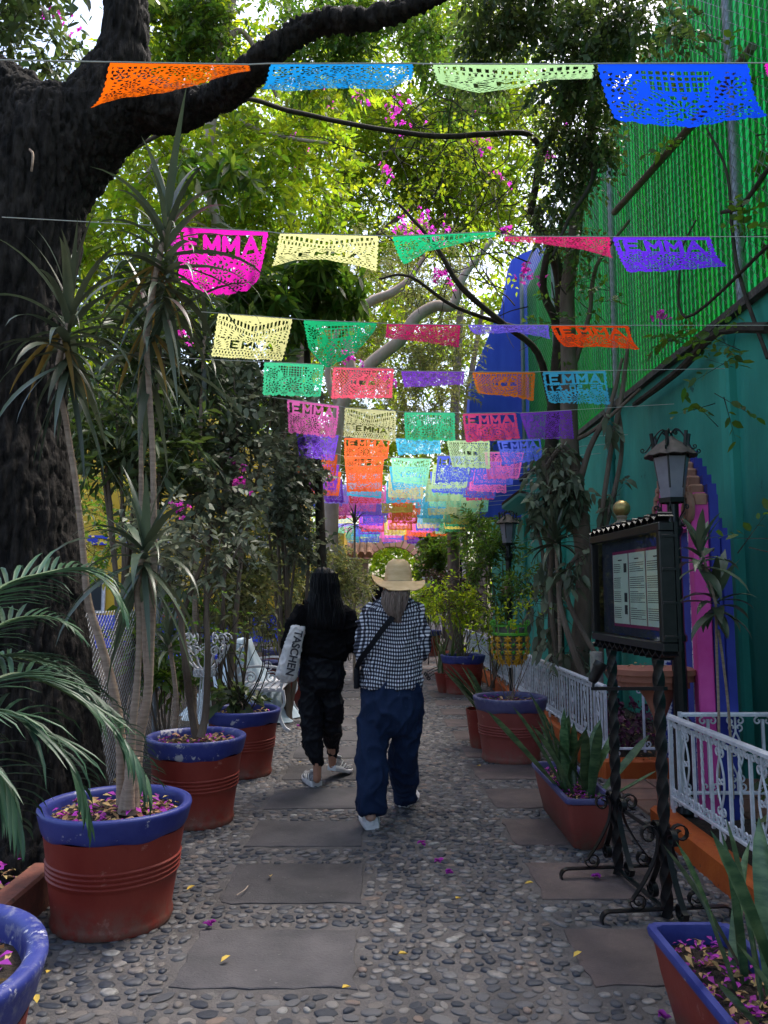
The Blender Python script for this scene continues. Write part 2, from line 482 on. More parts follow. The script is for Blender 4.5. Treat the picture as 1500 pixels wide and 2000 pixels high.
while y < PY1:
    big = y < 12
    sy = 0.050 if big else 0.078
    x = PX0 + pr.uniform(0, .04)
    while x < PX1:
        s = pr.choice([.62, .8, .95, 1.1, 1.3, 1.5])
        w = (0.064 if big else 0.10) * s
        xx = x + w / 2; yy = y + pr.uniform(-.013, .013)
        if not in_slab(xx, yy, 0.022):
            cells.append((xx, yy, w * pr.uniform(.30, .47), sy * pr.uniform(.32, .50) * (0.62 + 0.38 * s), pr.uniform(-.8, .8), pr.uniform(.003, .010)))
        x += w
    y += sy
cells = np.array(cells)
domes = [dome(8, 3, i) for i in range(6)]
lowd = [dome(6, 2, 30 + i) for i in range(4)]
dist = np.hypot(cells[:, 0], cells[:, 1])
vis = (np.abs(cells[:, 0] / np.maximum(cells[:, 1], .1)) < 0.56) & (cells[:, 1] > 2.45) & ~((cells[:, 0] < -0.95) & (cells[:, 1] > 3.1) & (cells[:, 1] < 3.8)) & (cells[:, 0] < 1.3)
order = np.argsort(np.where(vis, dist, 99))
near = set(order[:295].tolist())
dome_me = []
for dv, df in domes:
    mb = MB(); mb.add(dv.tolist(), df.tolist()); dome_me.append(mb.mesh('pebble', m_pebble, ang=80))
for i in order[:295]:
    x, y, a, b, rot, h = cells[i]
    o = link_mesh('pebble', dome_me[int(i) % 6], path, (x, y, 0.002))
    o.scale = (a, b, h); o.rotation_euler = (pr.uniform(-.1, .1), pr.uniform(-.1, .1), rot)
VV = []; FF = []; nb = 0
for i, (x, y, a, b, rot, h) in enumerate(cells):
    if i in near: continue
    dv, df = (domes[i % 6] if y < 5.5 else lowd[i % 4])
    c, s = math.cos(rot), math.sin(rot)
    X = dv[:, 0] * a; Y = dv[:, 1] * b
    VV.append(np.stack([x + X * c - Y * s, y + X * s + Y * c, 0.002 + dv[:, 2] * h], 1)); FF.append(df + nb); nb += len(dv)
stuff(np_mesh('pebbles', np.concatenate(VV), np.concatenate(FF), m_pebble, path, smooth=True))

# planting bed on the left, with its red edging board, and the bed on the right behind orange kerbs
V, F = sheet(-14, PX0 - 0.02, 0.5, 30, 0.045, 90, 160, 0.05, 2.0)
struct(np_mesh('soil_bed', V, F, m_soil, smooth=True))
m_board = M('edging_board', (0.22, 0.07, 0.045), (0.13, 0.05, 0.035), 14, 0.8, bump=0.6, bscale=50, bdist=0.005, spots=((0.05, 0.03, 0.02), 30, 0.6))
mb = MB(); a = Vector((-1.66, 2.1, 0.07)); 
mb.cbox((-1.58, 3.05, 0.09), (0.12, 1.6, 0.17), 0.012)
tag(mb.build('bed_edging', m_board, None, (-1.55, 2.75, 0)), 'worn dark red board edging the leaf strewn bed at the left', 'edging board')

m_orange = M('orange_paint', (0.52, 0.11, 0.015), (0.42, 0.075, 0.012), 7.0, 0.6, bump=0.5, bscale=40, bdist=0.006, spots=((0.10, 0.05, 0.03), 9, 0.64))
mb = MB()
mb.cbox((1.76, 3.27, 0.06), (0.13, 3.3, 0.18), 0.02)
struct(mb.build('kerb', m_orange, None))
mb = MB()
mb.cbox((1.86, 8.25, 0.06), (0.13, 4.05, 0.18), 0.02)
mb.cbox((2.31, 6.285, 0.057), (0.76, 0.12, 0.18), 0.02)
mb.cbox((1.88, 13.6, 0.058), (0.13, 6.2, 0.18), 0.02)
struct(mb.build('kerb', m_orange, None))
V, F = sheet(1.95, 2.98, 6.36, 19, 0.09, 14, 120, 0.03, 5)
struct(np_mesh('soil_bed', V, F, m_soil, smooth=True))
V, F = sheet(1.84, 2.98, 0.5, 4.80, 0.09, 14, 50, 0.03, 5)
struct(np_mesh('soil_bed', V, F, m_soil, smooth=True))
m_terr = M('terracotta_paving', (0.24, 0.13, 0.09), (0.17, 0.10, 0.075), 7, 0.85, bump=0.4, bscale=60, bdist=0.004, rnd=0.15)
mb = MB(); mb.box((2.38, 5.58, -0.01), (1.24, 1.40, 0.02)); doorfloor = struct(mb.build('entrance_floor', m_mortar, None))
for i in range(4):
    for j in range(4):
        mb = MB(); mb.cbox((1.935 + i * .3, 5.06 + j * .31, 0.01), (0.28, 0.29, 0.025), 0.006)
        mb.build('floor_tile', m_terr, doorfloor)

# ---- teal garden wall on the right
WX = 3.0
mb = MB()
V = []; F = []
ny, nz = 120, 20
for j in range(nz + 1):
    for i in range(ny + 1):
        y = -1 + 21 * i / ny; z = -0.05 + 3.8 * j / nz
        V.append((WX + 0.015 * noise.noise(Vector((y * .8, z * .8, 3))) + 0.01 * noise.noise(Vector((y * 3, z * 1.2, 1))), y, z))
for j in range(nz):
    for i in range(ny):
        a = j * (ny + 1) + i; F.append((a, a + ny + 1, a + ny + 2, a + 1))
mb.add(V, F)
mb.bbox((WX + 0.03, -1, -0.05), (WX + 0.28, 20, 3.745))
tw = thing('garden_wall', 'tall teal plastered garden wall along the right side of the path', 'wall', (WX, 3, 0))
mb.build('wall', m_teal, tw, ang=60)
m_cop = M('coping_stone', (0.05, 0.04, 0.035), (0.12, 0.10, 0.085), 10, 0.9, bump=0.7, bscale=30, bdist=0.02)
mb = MB(); mb.cbox((WX + 0.11, 9.5, 3.79), (0.36, 21, 0.08), 0.015); mb.build('coping', m_cop, tw)
# vertical ribs of the plaster (shallow engaged piers)
for yy in (3.55, 6.3, 12.2, 15.3):
    mb = MB(); mb.cbox((WX - 0.03, yy, 1.85), (0.10, 0.16, 3.7), 0.02); mb.build('pilaster', m_teal, tw)

# drain pipe
pipe_m = M('teal_pipe', (0.01, 0.14, 0.13), (0.02, 0.2, 0.17), 5, 0.45, bump=0.2, bscale=40)
mb = MB(); mb.tube([(2.9, 9.35, 0.0), (2.9, 9.35, 4.0)], 0.052, 14)
dp = thing('drain_pipe', 'teal drain pipe running up the teal wall behind the ivy stems', 'pipe', (2.9, 9.35, 0))
mb.build('pipe', pipe_m, dp)
for zz in (1.2, 3.1):
    mb = MB(); mb.tube([(2.9, 9.35, zz), (2.9, 9.35, zz + .06)], 0.062, 14); mb.build('bracket', pipe_m, dp)

# ---- tall fence of green slats above the wall: steel posts, chain link, slats
m_green = M('green_slat', (0.006, 0.17, 0.035), (0.012, 0.30, 0.06), 1.2, 0.35, trans=0.58, rnd=0.18, hue=0.015, tcol=(1.0, 1.2, 1.1), stretch=(1, 1, .3))
fn = thing('slat_fence', 'tall green corrugated slat fence with chain link standing on top of the teal wall', 'fence', (WX, 3, 3.83))
sl = MB()
for j in range(12):
    z0 = 3.86 + j * (4.0 / 11)
    vs = []
    for i in range(5):
        t = i / 4
        sl.v.append((0.013 * math.sin(PI * t), -0.066 + 0.132 * t, z0 - 3.86 + 0.0))
for j in range(11):
    for i in range(4):
        a = j * 5 + i; sl.f.append((a, a + 1, a + 6, a + 5)); sl.m.append(0)
slat_me = sl.mesh('slat', m_green, ang=80)
yy = 3.2
while yy < 15.5:
    o = link_mesh('slat', slat_me, fn, (0.16 + random.uniform(-.002, .002), yy - 3, 0.03))
    o.rotation_euler = (random.uniform(-.0015, .0015), random.uniform(-.002, .002), 0.10 + random.uniform(-.02, .02))
    yy += 0.098
m_steel = M('galvanised_steel', (0.22, 0.23, 0.25), (0.32, 0.33, 0.35), 12, 0.45, metal=0.6, bump=0.1)
for yy in (2.85, 6.1, 9.4, 12.6, 15.4):
    mb = MB(); mb.tube([(WX + .02, yy, 3.84), (WX + .02, yy, 8.1)], 0.042, 12); mb.build('post', m_steel, fn)
mb = MB(); mb.tube([(WX + .02, 2.85, 8.05), (WX + .02, 15.4, 8.05)], 0.025, 8); mb.build('top_rail', m_steel, fn)
mb = MB()
Z0, Z1, Y0, Y1 = 3.9, 8.0, 3.0, 15.4
pitch = 0.11
k = Y0 - (Z1 - Z0)
while k < Y1:
    for sgn in (1, -1):
        a0 = max(k, Y0); a1 = min(k + (Z1 - Z0), Y1)
        if a1 - a0 < 0.05: continue
        if sgn == 1: p = (WX - 0.02, a0, Z0 + (a0 - k)); q = (WX - 0.02, a1, Z0 + (a1 - k))
        else: p = (WX - 0.026, a0, Z1 - (a0 - k)); q = (WX - 0.026, a1, Z1 - (a1 - k))
        mb.tube([p, q], 0.0028, 3, caps=False)
    k += pitch
stuff(mb.build('chain_link', m_steel, fn))
# diagonal brace pipe in front of the fence
mb = MB(); mb.tube([P(1200, 415, 8.9), P(1395, 195, 6.3), P(1470, 90, 5.7)], 0.04, 10)
tag(mb.build('leaning_pole', m_bark_brown, None, P(1200, 415, 8.9)), 'brown pole leaning diagonally across the green slat fence', 'pole')

# ---- far blue wall with stepped sloping edge
mb = MB()
poly = [(1075, 470), (1057, 480), (1022, 494), (999, 508), (985, 590), (967, 625), (938, 697), (921, 745), (917, 790), (915, 1010), (1130, 1010), (1130, 470)]
D_ = 15.6
mb.prism([P(x, y, D_) for x, y in poly], (0, 0.5, 0))
tag(mb.build('gable_wall', m_blue_wall, None, P(920, 1000, D_)), 'deep blue gable wall with a sloping edge rising behind the trees', 'wall')

# ---- yellow and blue building beyond the garden on the left
yb = thing('garden_building', 'yellow building with a blue band glimpsed through the shrubs at left', 'building', (-5.5, 21, 0))
mb = MB(); mb.bbox((-11, 20.5, 0), (-1.95, 23, 2.75)); mb.bbox((-11, 20.5, 3.0), (-1.95, 23, 5.4)); mb.build('wall', m_yellow_wall, yb)
mb = MB(); mb.bbox((-11.05, 20.42, 2.75), (-1.9, 23.05, 3.0)); mb.bbox((-11.02, 20.46, 0), (-1.93, 20.49, .9)); mb.build('band', M('band_blue', (0.03, 0.05, 0.5), (0.05, 0.09, 0.6), 3, .7), yb)
for xx in (-9.5, -7.6, -5.7, -3.6):
    mb = MB(); mb.bbox((xx - .45, 20.40, .95), (xx + .45, 20.47, 2.3)); w = mb.build('window', m_white_paint, yb)
    mb = MB(); mb.bbox((xx - .37, 20.37, 1.03), (xx - .03, 20.395, 2.22)); mb.bbox((xx + .03, 20.37, 1.03), (xx + .37, 20.395, 2.22))
    mb.build('pane', M('dark_glass', (0.02, 0.03, 0.04), rough=.1) if xx == -9.5 else bpy.data.materials['dark_glass'], w)
# yellow curved wall end near the lights
mb = MB()
mb.prism([P(x, y, 17.5) for x, y in ((612, 1110), (622, 1060), (628, 990), (640, 955), (655, 935), (668, 960), (672, 1040), (672, 1110))], (0, 2.0, 0))
tag(mb.build('yellow_wall', m_yellow_wall, None, P(640, 1110, 17.5)), 'curved yellow wall end standing left of the far paper flags', 'wall')

# ---- raised terrace and brick arch that close the path
m_stone = M('rubble_stone', (0.55, 0.44, 0.38), (0.42, 0.34, 0.3), 4, 0.9, bump=0.8, bscale=25, bdist=0.02, rnd=.25, hue=.02)
m_brick = M('arch_brick', (0.78, 0.38, 0.26), (0.66, 0.30, 0.20), 9, 0.85, bump=0.4, bscale=60, bdist=0.004, rnd=0.2, hue=.01)
m_grout = M('grout', (0.5, 0.43, 0.38), (0.4, 0.34, 0.3), 9, 0.9, bump=0.4)
V, F = sheet(-6, 6, 19.0, 34, 0.2, 10, 12)
V2 = [(x, y, z) for x, y, z in V]
tb = MB(); tb.bbox((-6, 19.0, -0.04), (6, 34, 0.2)); struct(tb.build('terrace', m_mortar, None))
AY = 24.0
ac = P(767, 1112, AY); R0, R1 = 0.84, 1.10
arch = thing('stone_arch', 'rubble stone wall with a pink brick arch at the far end of the path', 'arch', (ac.x, AY, 0.2))
wall_x0, wall_x1, wtop = ac.x - 2.3, ac.x + 2.2, ac.z + 1.3
mb = MB()
prof = [Vector((wall_x0, AY, 0.2)), Vector((wall_x0, AY, wtop)), Vector((wall_x1, AY, wtop)), Vector((wall_x1, AY, 0.2)), Vector((ac.x + R1, AY, 0.2)), Vector((ac.x + R1, AY, ac.z))]
for i in range(1, 12):
    a = PI * i / 12
    prof.append(Vector((ac.x + R1 * math.cos(a), AY, ac.z + R1 * math.sin(a) * .85)))
prof += [Vector((ac.x - R1, AY, ac.z)), Vector((ac.x - R1, AY, 0.2))]
mb.prism(prof, (0, 0.5, 0)); mb.build('wall', m_grout, arch)
rs = random.Random(8)
for i in range(15):
    a0 = PI * i / 15 + .015; a1 = PI * (i + 1) / 15 - .015
    ps = [Vector((ac.x + r * math.cos(a), AY - .05, ac.z + r * math.sin(a) * .85)) for r, a in ((R0, a0), (R1, a0), (R1, a1), (R0, a1))]
    mb = MB(); mb.prism(ps, (0, .55, 0)); mb.build('brick', m_brick, arch)
for sx in (-1, 1):
    z = 0.22
    while z < ac.z - .05:
        mb = MB(); mb.cbox((ac.x + sx * (R0 + R1) / 2, AY + .22, z + .09), (R1 - R0 + rs.uniform(0, .03), .54, .17), .015); mb.build('stone', m_stone, arch)
        z += .185
z = 0.3
while z < wtop - .1:
    x = wall_x0 + .02
    while x < wall_x1 - .1:
        w = rs.uniform(.16, .32)
        cx = x + w / 2
        d = math.hypot(cx - ac.x, max(0, z - ac.z) / .85)
        if not (d < R1 + .1 or (abs(cx - ac.x) < R1 + .1 and z < ac.z)) :
            mb = MB(); mb.cbox((cx, AY - .01, z + .1), (w - .03, .08, .19), .025); mb.build('stone', m_stone, arch)
        x += w
    z += .22

# small tiled roofs: left of the arch and on the right wall
m_tile = M('roof_tile', (0.34, 0.17, 0.1), (0.2, 0.11, 0.07), 8, 0.85, bump=.4, rnd=.25)
def tiled_roof(px0, px1, py, D, label, wallmat, depth=1.2, drop=.35, wall_h=2.2):
    a = P(px0, py, D); b = P(px1, py, D)
    t = thing('tiled_hut', label, 'hut', (a.x, D, 0))
    mb = MB(); mb.bbox((a.x + .12, D + .25, 0.0), (b.x - .12, D + .25 + depth, a.z - .1)); mb.build('wall', wallmat, t)
    mb = MB(); mb.add([(a.x, D, a.z), (b.x, D, a.z), (b.x, D + depth, a.z + drop), (a.x, D + depth, a.z + drop), (a.x, D, a.z - .08), (b.x, D, a.z - .08), (b.x, D + depth, a.z + drop - .08), (a.x, D + depth, a.z + drop - .08)],
                      [(0, 1, 2, 3), (7, 6, 5, 4), (0, 4, 5, 1), (1, 5, 6, 2), (2, 6, 7, 3), (3, 7, 4, 0)]); r = mb.build('roof', m_tile, t)
    n = max(3, int((b.x - a.x) / .17))
    for i in range(n):
        x = a.x + (b.x - a.x) * (i + .5) / n
        mb = MB(); mb.tube([(x, D - .05, a.z + .0), (x, D + depth, a.z + drop + .02)], 0.075, 10); mb.build('roof_tile', m_tile, r)
    return t
tiled_roof(640, 728, 1083, 19.5, 'small hut with a clay tile roof beside the far brick arch', m_stone)
hr = thing('wall_canopy', 'small red edged sloping canopy on the teal wall above the middle lamp', 'canopy', P(990, 990, 13))
mb = MB(); q = [P(980, 988, 13), P(1014, 962, 13.6), P(1060, 975, 15.0), P(1012, 1003, 15.0)]
mb.prism(q, (0, 0, -.05)); mb.build('roof', M('white_board', (0.6, 0.58, 0.56), rough=.8), hr)
mb = MB(); mb.prism([v + Vector((0, 0, .003)) for v in q], (0, 0, .05)); mb.build('roof_trim', M('red_trim', (0.28, 0.06, 0.05), rough=.7), hr)
# ================================================================== POTS
def dirt(m, z0, z1, colour, sc=16, cut=.38):
    """soil splashes near the foot, bare worn lip at the top: wear that belongs to the pot"""
    nt = m.node_tree; N = nt.nodes; L = nt.links; b = N['Principled BSDF']; src = b.inputs['Base Color'].links[0].from_socket
    tc = N.new('ShaderNodeTexCoord'); sp = N.new('ShaderNodeSeparateXYZ'); L.new(tc.outputs['Object'], sp.inputs[0])
    a = N.new('ShaderNodeMapRange'); a.inputs[1].default_value = z1; a.inputs[2].default_value = z0; L.new(sp.outputs[2], a.inputs[0])
    n = N.new('ShaderNodeTexNoise'); n.inputs['Scale'].default_value = sc; n.inputs['Detail'].default_value = 8; n.inputs['Roughness'].default_value = .7; L.new(tc.outputs['Object'], n.inputs[0])
    r = N.new('ShaderNodeMapRange'); r.inputs[1].default_value = cut; r.inputs[2].default_value = cut + .2; L.new(n.outputs[0], r.inputs[0])
    mu = N.new('ShaderNodeMath'); mu.operation = 'MULTIPLY'; L.new(a.outputs[0], mu.inputs[0]); L.new(r.outputs[0], mu.inputs[1])
    mx = N.new('ShaderNodeMix'); mx.data_type = 'RGBA'; L.new(mu.outputs[0], mx.inputs[0]); L.new(src, mx.inputs[6]); mx.inputs[7].default_value = c4(colour)
    L.new(mx.outputs[2], b.inputs['Base Color'])
def pot_mats(i, chip=0.66, blue=((0.010, 0.018, 0.155), (0.04, 0.052, 0.23)), red=((0.17, 0.013, 0.008), (0.23, 0.03, 0.018))):
    mr = M('pot_red_%s' % i, red[0], red[1], 3.0, 0.55, bump=0.35, bscale=35, bdist=0.004, spots=((0.30, 0.10, 0.075), 11, 0.63), stretch=(1, 1, .6))
    mb_ = M('pot_blue_%s' % i, blue[0], blue[1], 4.0, 0.5, bump=0.35, bscale=45, bdist=0.003, spots=((0.42, 0.41, 0.46), 9, chip), coat=0.0)
    dirt(mr, 0.0, 0.15, (0.16, 0.085, 0.06)); dirt(mb_, 0.545, 0.50, (0.20, 0.20, 0.27), 28, .50)
    return mr, mb_
PM = {'a': pot_mats('a', 0.63), 'b': pot_mats('b', 0.585), 'c': pot_mats('c', 0.7, ((0.04, 0.04, 0.13), (0.09, 0.085, 0.19)), ((0.2, 0.035, 0.027), (0.25, 0.06, 0.048)))}
def scatter_bits(name, mat, cx, cy, z, rx, ry, n, size, parent, rect=False, lift=0.02, seed=0):
    r = np.random.default_rng(seed + 77)
    V = []; F = []
    for i in range(n):
        if rect: x = cx + r.uniform(-rx, rx); y = cy + r.uniform(-ry, ry)
        else:
            a = r.uniform(0, 2 * PI); q = math.sqrt(r.uniform(0, 1)); x = cx + rx * q * math.cos(a); y = cy + ry * q * math.sin(a)
        a = r.uniform(0, 2 * PI); s = size * r.uniform(.6, 1.3); w = s * r.uniform(.35, .6)
        d = Vector((math.cos(a), math.sin(a), r.uniform(-.5, .5))); sd = Vector((-math.sin(a), math.cos(a), r.uniform(-.5, .5)))
        zz = z + r.uniform(0.003, lift); p = Vector((x, y, zz)); b = len(V)
        V += [p - d * s / 2, p + sd * w / 2 + Vector((0, 0, s * .2)), p + d * s / 2, p - sd * w / 2 + Vector((0, 0, s * .12))]
        F += [(b, b + 1, b + 2), (b, b + 2, b + 3)]
    return stuff(np_mesh(name, [tuple(v) for v in V], F, mat, parent))
def make_pot(label, loc, mats, r=0.318, h=0.53, group='blue rimmed clay pots along the path', seed=0, petals=60, litter=120, body_n=48):
    t = thing('flower_pot', label, 'flower pot', loc, group)
    R = r / 0.318; H = h / 0.53
    mr, mbl = mats
    prof = [(0.225, 0.0), (0.245, 0.004), (0.25, 0.02), (0.247, 0.04), (0.243, 0.055), (0.262, 0.20)]
    for k in range(4):
        z = 0.225 + k * 0.022
        rr_ = 0.264 + (z - .2) * .09
        prof += [(rr_, z - .008), (rr_ + .006, z - .002), (rr_ + .007, z + .004), (rr_ + .001, z + .010)]
    prof += [(0.276, 0.32), (0.290, 0.421)]
    rs_ = random.Random(seed)
    def wob(mb):
        out = []
        for x, y, z in mb.v:
            a = math.atan2(y, x); w = 1 + .008 * math.sin(2 * a + seed) + .004 * math.sin(5 * a + 2 * seed)
            out.append((x * w * R + loc[0], y * w * R + loc[1], (z + .002 * math.sin(3 * a + z * 9)) * H + loc[2]))
        mb.v = out; return mb
    mb = MB(); mb.lathe(prof, body_n); wob(mb).build('pot_body', mr, t, ang=50)
    mb = MB(); mb.lathe([(0.2885, 0.419), (0.295, 0.425), (0.303, 0.45), (0.314, 0.50), (0.318, 0.515), (0.316, 0.526), (0.306, 0.531), (0.290, 0.529), (0.279, 0.52), (0.275, 0.50), (0.268, 0.44)], body_n)
    for i, (x, y, z) in enumerate(mb.v):
        if z < .428: a = math.atan2(y, x); mb.v[i] = (x, y, z + .006 * math.sin(4 * a + seed) + .004 * math.sin(9 * a))
    wob(mb).build('rim', mbl, t, ang=60)
    vs = [(0, 0, 0.475)]; fs = []
    for j in range(1, 6):
        for k in range(24):
            a = 2 * PI * k / 24; q = 0.276 * j / 5
            vs.append((q * math.cos(a), q * math.sin(a), 0.47 + .02 * noise.noise(Vector((q * math.cos(a) * 9, q * math.sin(a) * 9, seed)))))
    for k in range(24): fs.append((0, 1 + k, 1 + (k + 1) % 24))
    for j in range(4):
        for k in range(24): fs.append((1 + j * 24 + k, 1 + (j + 1) * 24 + k, 1 + (j + 1) * 24 + (k + 1) % 24, 1 + j * 24 + (k + 1) % 24))
    mb = MB(); mb.add(vs, fs); wob(mb).build('soil', m_soil, t)
    zt = loc[2] + 0.48 * H
    if litter: scatter_bits('dry_leaves', m_litter, loc[0], loc[1], zt, .255 * R, .255 * R, litter, .045, t, seed=seed)
    if petals: scatter_bits('fallen_petals', m_petal, loc[0], loc[1], zt + .004, .25 * R, .25 * R, petals, .04, t, lift=.03, seed=seed + 5)
    return t
GP = 'blue rimmed clay pots along the path'
make_pot('big chipped blue rimmed pot cut off by the bottom left corner of the photo', (-1.185, 1.87, 0), PM['b'], r=.40, h=.60, seed=1, petals=90, litter=110, body_n=64)
pot1 = make_pot('large dark red pot with bright blue rim holding the tall cane dracaena', (-1.185, 3.64, 0), PM['a'], r=.335, h=.508, seed=2, petals=90, litter=190, body_n=64)
pot2 = make_pot('red pot with worn blue rim holding the slim two stemmed shrub', (-1.169, 5.14, 0), PM['b'], r=.319, h=.54, seed=3, petals=35, litter=120)
pot3 = make_pot('dark red pot with navy rim beside the white bench', (-1.083, 6.44, 0), PM['a'], r=.30, h=.52, seed=4, petals=8, litter=60)
make_pot('red pot half hidden behind the white bench and the tote bag', (-1.02, 10.35, 0), PM['a'], r=.30, h=.5, seed=5, petals=10, litter=30)
make_pot('lilac rimmed small pot behind the back of the white bench', (-1.62, 11.1, 0), PM['c'], r=.30, h=.50, seed=6, petals=30, litter=20)
make_pot('pale violet pot furthest back on the left beyond the bench', (-1.66, 13.4, 0), PM['c'], r=.30, h=.52, seed=7, petals=10, litter=10)
rp1 = make_pot('big red pot with faded blue rim under the yellow and green basket', (1.19, 6.96, 0), PM['c'], r=.327, h=.55, seed=8, petals=30, litter=150)
rp2 = make_pot('red pot with bright blue rim holding a leafy yellow green shrub', (1.28, 11.5, 0), PM['a'], r=.33, h=.56, seed=9, petals=0, litter=20)
make_pot('distant blue rimmed pot by the elbow of the checked shirt', (1.22, 18.4, 0), PM['a'], r=.33, h=.6, seed=10, petals=0, litter=0)
make_pot('distant pot with a blue rim standing between the two walking people', (-0.62, 20.2, 0.2), PM['a'], r=.36, h=.72, seed=11, petals=0, litter=0)

# ---- rectangular troughs
def trough(label, x0, x1, y0, y1, h, mats, seed):
    mr, mbl = mats
    t = thing('planter_trough', label, 'planter', ((x0 + x1) / 2, (y0 + y1) / 2, 0), 'clay planter troughs beside the menu board')
    cx, cy = (x0 + x1) / 2, (y0 + y1) / 2
    hx, hy = (x1 - x0) / 2, (y1 - y0) / 2
    def ring(sx, sy, z, c=.03, n=5):
        out = []
        for qx, qy, a0 in ((1, 1, 0), (-1, 1, PI / 2), (-1, -1, PI), (1, -1, 1.5 * PI)):
            for k in range(n):
                a = a0 + PI / 2 * k / (n - 1)
                out.append((cx + qx * (sx - c) + c * math.cos(a), cy + qy * (sy - c) + c * math.sin(a), z + .002 * math.sin(7 * a + seed)))
        return out
    def loft(rings, cap0=False):
        mb = MB(); n = len(rings[0])
        mb.v = [p for r_ in rings for p in r_]
        for j in range(len(rings) - 1):
            for i in range(n): mb.f.append((j * n + i, j * n + (i + 1) % n, (j + 1) * n + (i + 1) % n, (j + 1) * n + i)); mb.m.append(0)
        if cap0: mb.f.append(tuple(range(n))); mb.m.append(0)
        return mb
    loft([ring(hx - .07, hy - .09, .0), ring(hx - .062, hy - .08, .01), ring(hx - .03, hy - .035, h * .55), ring(hx - .015, hy - .015, h - .035)]).build('box', mr, t, ang=60)
    loft([ring(hx - .016, hy - .016, h - .035), ring(hx - .003, hy - .003, h - .028), ring(hx, hy, h - .01), ring(hx - .004, hy - .004, h), ring(hx - .026, hy - .026, h), ring(hx - .03, hy - .03, h - .01), ring(hx - .032, hy - .032, h - .08)]).build('rim', mbl, t, ang=50)
    loft([ring(hx - .03, hy - .03, h - .065), ring(hx - .1, hy - .1, h - .06), ring(.01, .01, h - .055, c=.005)], False).build('soil', m_soil, t)
    scatter_bits('fallen_petals', m_petal, cx, cy, h - .06, hx - .05, hy - .05, 240, .028, t, rect=True, lift=.04, seed=seed)
    scatter_bits('dry_leaves', m_litter, cx, cy, h - .06, hx - .05, hy - .05, 150, .034, t, rect=True, lift=.03, seed=seed + 1)
    for sx in (-1, 1):
        for sy in (-1, 1):
            pass
    return t
trough('clay trough with lilac blue rim left of the menu board', 1.068, 1.36, 4.456, 5.45, .30, PM['c'], 21)
trough('clay trough with bright blue rim in the bottom right corner holding snake plants', .945, 1.245, 1.65, 2.835, .30, PM['a'], 22)

# ================================================================== WHITE RAILINGS
def scroll_c(mb, c, r, a0, turns, ax, ay, th=.007):
    mb.tube(spiral(c, r, r * .28, a0, turns, ax, ay, 14), th, 5)
def railing(label, a, b, z0, z1, sp=.105, orn=4, seg='iron'):
    """a, b: ground-plane end points (x, y); bars between"""
    a = Vector((a[0], a[1], 0)); b = Vector((b[0], b[1], 0)); d = b - a; L = d.length; u = d.normalized(); Z = Vector((0, 0, 1))
    t = thing('railing', label, 'railing', (a.x, a.y, z0), 'white wrought iron railings beside the path')
    s = u.cross(Z)
    mb = MB(); rot = Matrix((u, s, Z)).transposed()
    mb.cbox(a + u * L / 2 + Z * (z1 + .01), (L, .045, .022), .006, rot); mb.build('top_rail', m_white_paint, t)
    mb = MB(); mb.cbox(a + u * L / 2 + Z * (z0 + .05), (L, .03, .016), .004, rot); mb.build('bottom_rail', m_white_paint, t)
    n = max(2, int(round(L / sp)))
    for i in range(n + 1):
        p = a + u * (L * i / n)
        end = i in (0, n)
        w = .011 if not end else .016
        mb = MB()
        if not end and i % orn == 2 and sp > .08:
            # ornamented bar: lyre shaped
            zc = (z0 + z1) / 2 + .03; h = z1 - z0
            mb.tube([p + Z * (z0 + .05), p + Z * (zc - .13)], .007, 6); mb.tube([p + Z * (zc + .13), p + Z * z1], .007, 6)
            for sg in (-1, 1):
                mb.tube([p + u * (sg * .04 * math.sin(PI * q / 10)) + Z * (zc - .13 + .26 * q / 10) for q in range(11)], .006, 5)
                scroll_c(mb, p + u * (sg * .022) + Z * (zc + .155), .024, -PI / 2, sg * .9, u, Z, .0055)
                scroll_c(mb, p + u * (sg * .022) + Z * (zc - .155), .024, PI / 2, -sg * .9, u, Z, .0055)
                scroll_c(mb, p + u * (sg * .018) + Z * zc, .02, 0, sg * 1.0, u, Z, .005)
        elif not end and i % 2 == 0:
            # twisted square bar
            vs = []; m = 26
            for q in range(m + 1):
                z = z0 + .05 + (z1 - z0 - .05) * q / m; an = q * .62
                for k in range(4):
                    aa = an + k * PI / 2; vs.append(p + u * (w * .85 * math.cos(aa)) + s * (w * .85 * math.sin(aa)) + Z * z)
            mb.add(vs, [(q * 4 + k, q * 4 + (k + 1) % 4, q * 4 + 4 + (k + 1) % 4, q * 4 + 4 + k) for q in range(m) for k in range(4)])
        else:
            mb.box(p + Z * ((z0 + z1) / 2 + .0), (w * 1.5, w * 1.3, (z1 - z0) + (.05 if end else -.04)), rot)
        for sg in (-1, 1):
            if end and sg * (1 if i else -1) > 0: continue
            scroll_c(mb, p + u * (sg * .030) + Z * (z1 - .03), .024, PI / 2, sg * -.95, u, Z, .006)
            scroll_c(mb, p + u * (sg * .030) + Z * (z0 + .085), .024, -PI / 2, sg * .95, u, Z, .006)
        mb.build('baluster', m_white_paint, t, ang=50)
    m2 = max(2, int(L / .5))
    for i in range(m2 + 1):
        p = a + u * (L * (i + .02) / (m2 + .04)) ; mb = MB(); mb.tube([p + Z * (z0 + .045), p + Z * .15], .011, 6)
        scroll_c(mb, p + u * .03 + Z * (z0 + .015), .022, PI, 1.0, u, Z, .006); mb.build('foot', m_white_paint, t)
    return t
railing('near white iron railing at the right edge above the orange kerb', (1.785, 4.76), (1.84, 2.3), .19, .70)
railing('short white iron railing behind the near one leading to the pink door pillar', (1.88, 4.84), (2.9, 4.84), .19, .70, .16, 3)
railing('long white iron railing receding behind the big red pot', (1.84, 6.28), (1.86, 10.4), .17, .70)
railing('white iron panel with paired scrolls behind the menu board posts', (1.90, 6.30), (2.66, 6.30), .17, .70, .24, 2)
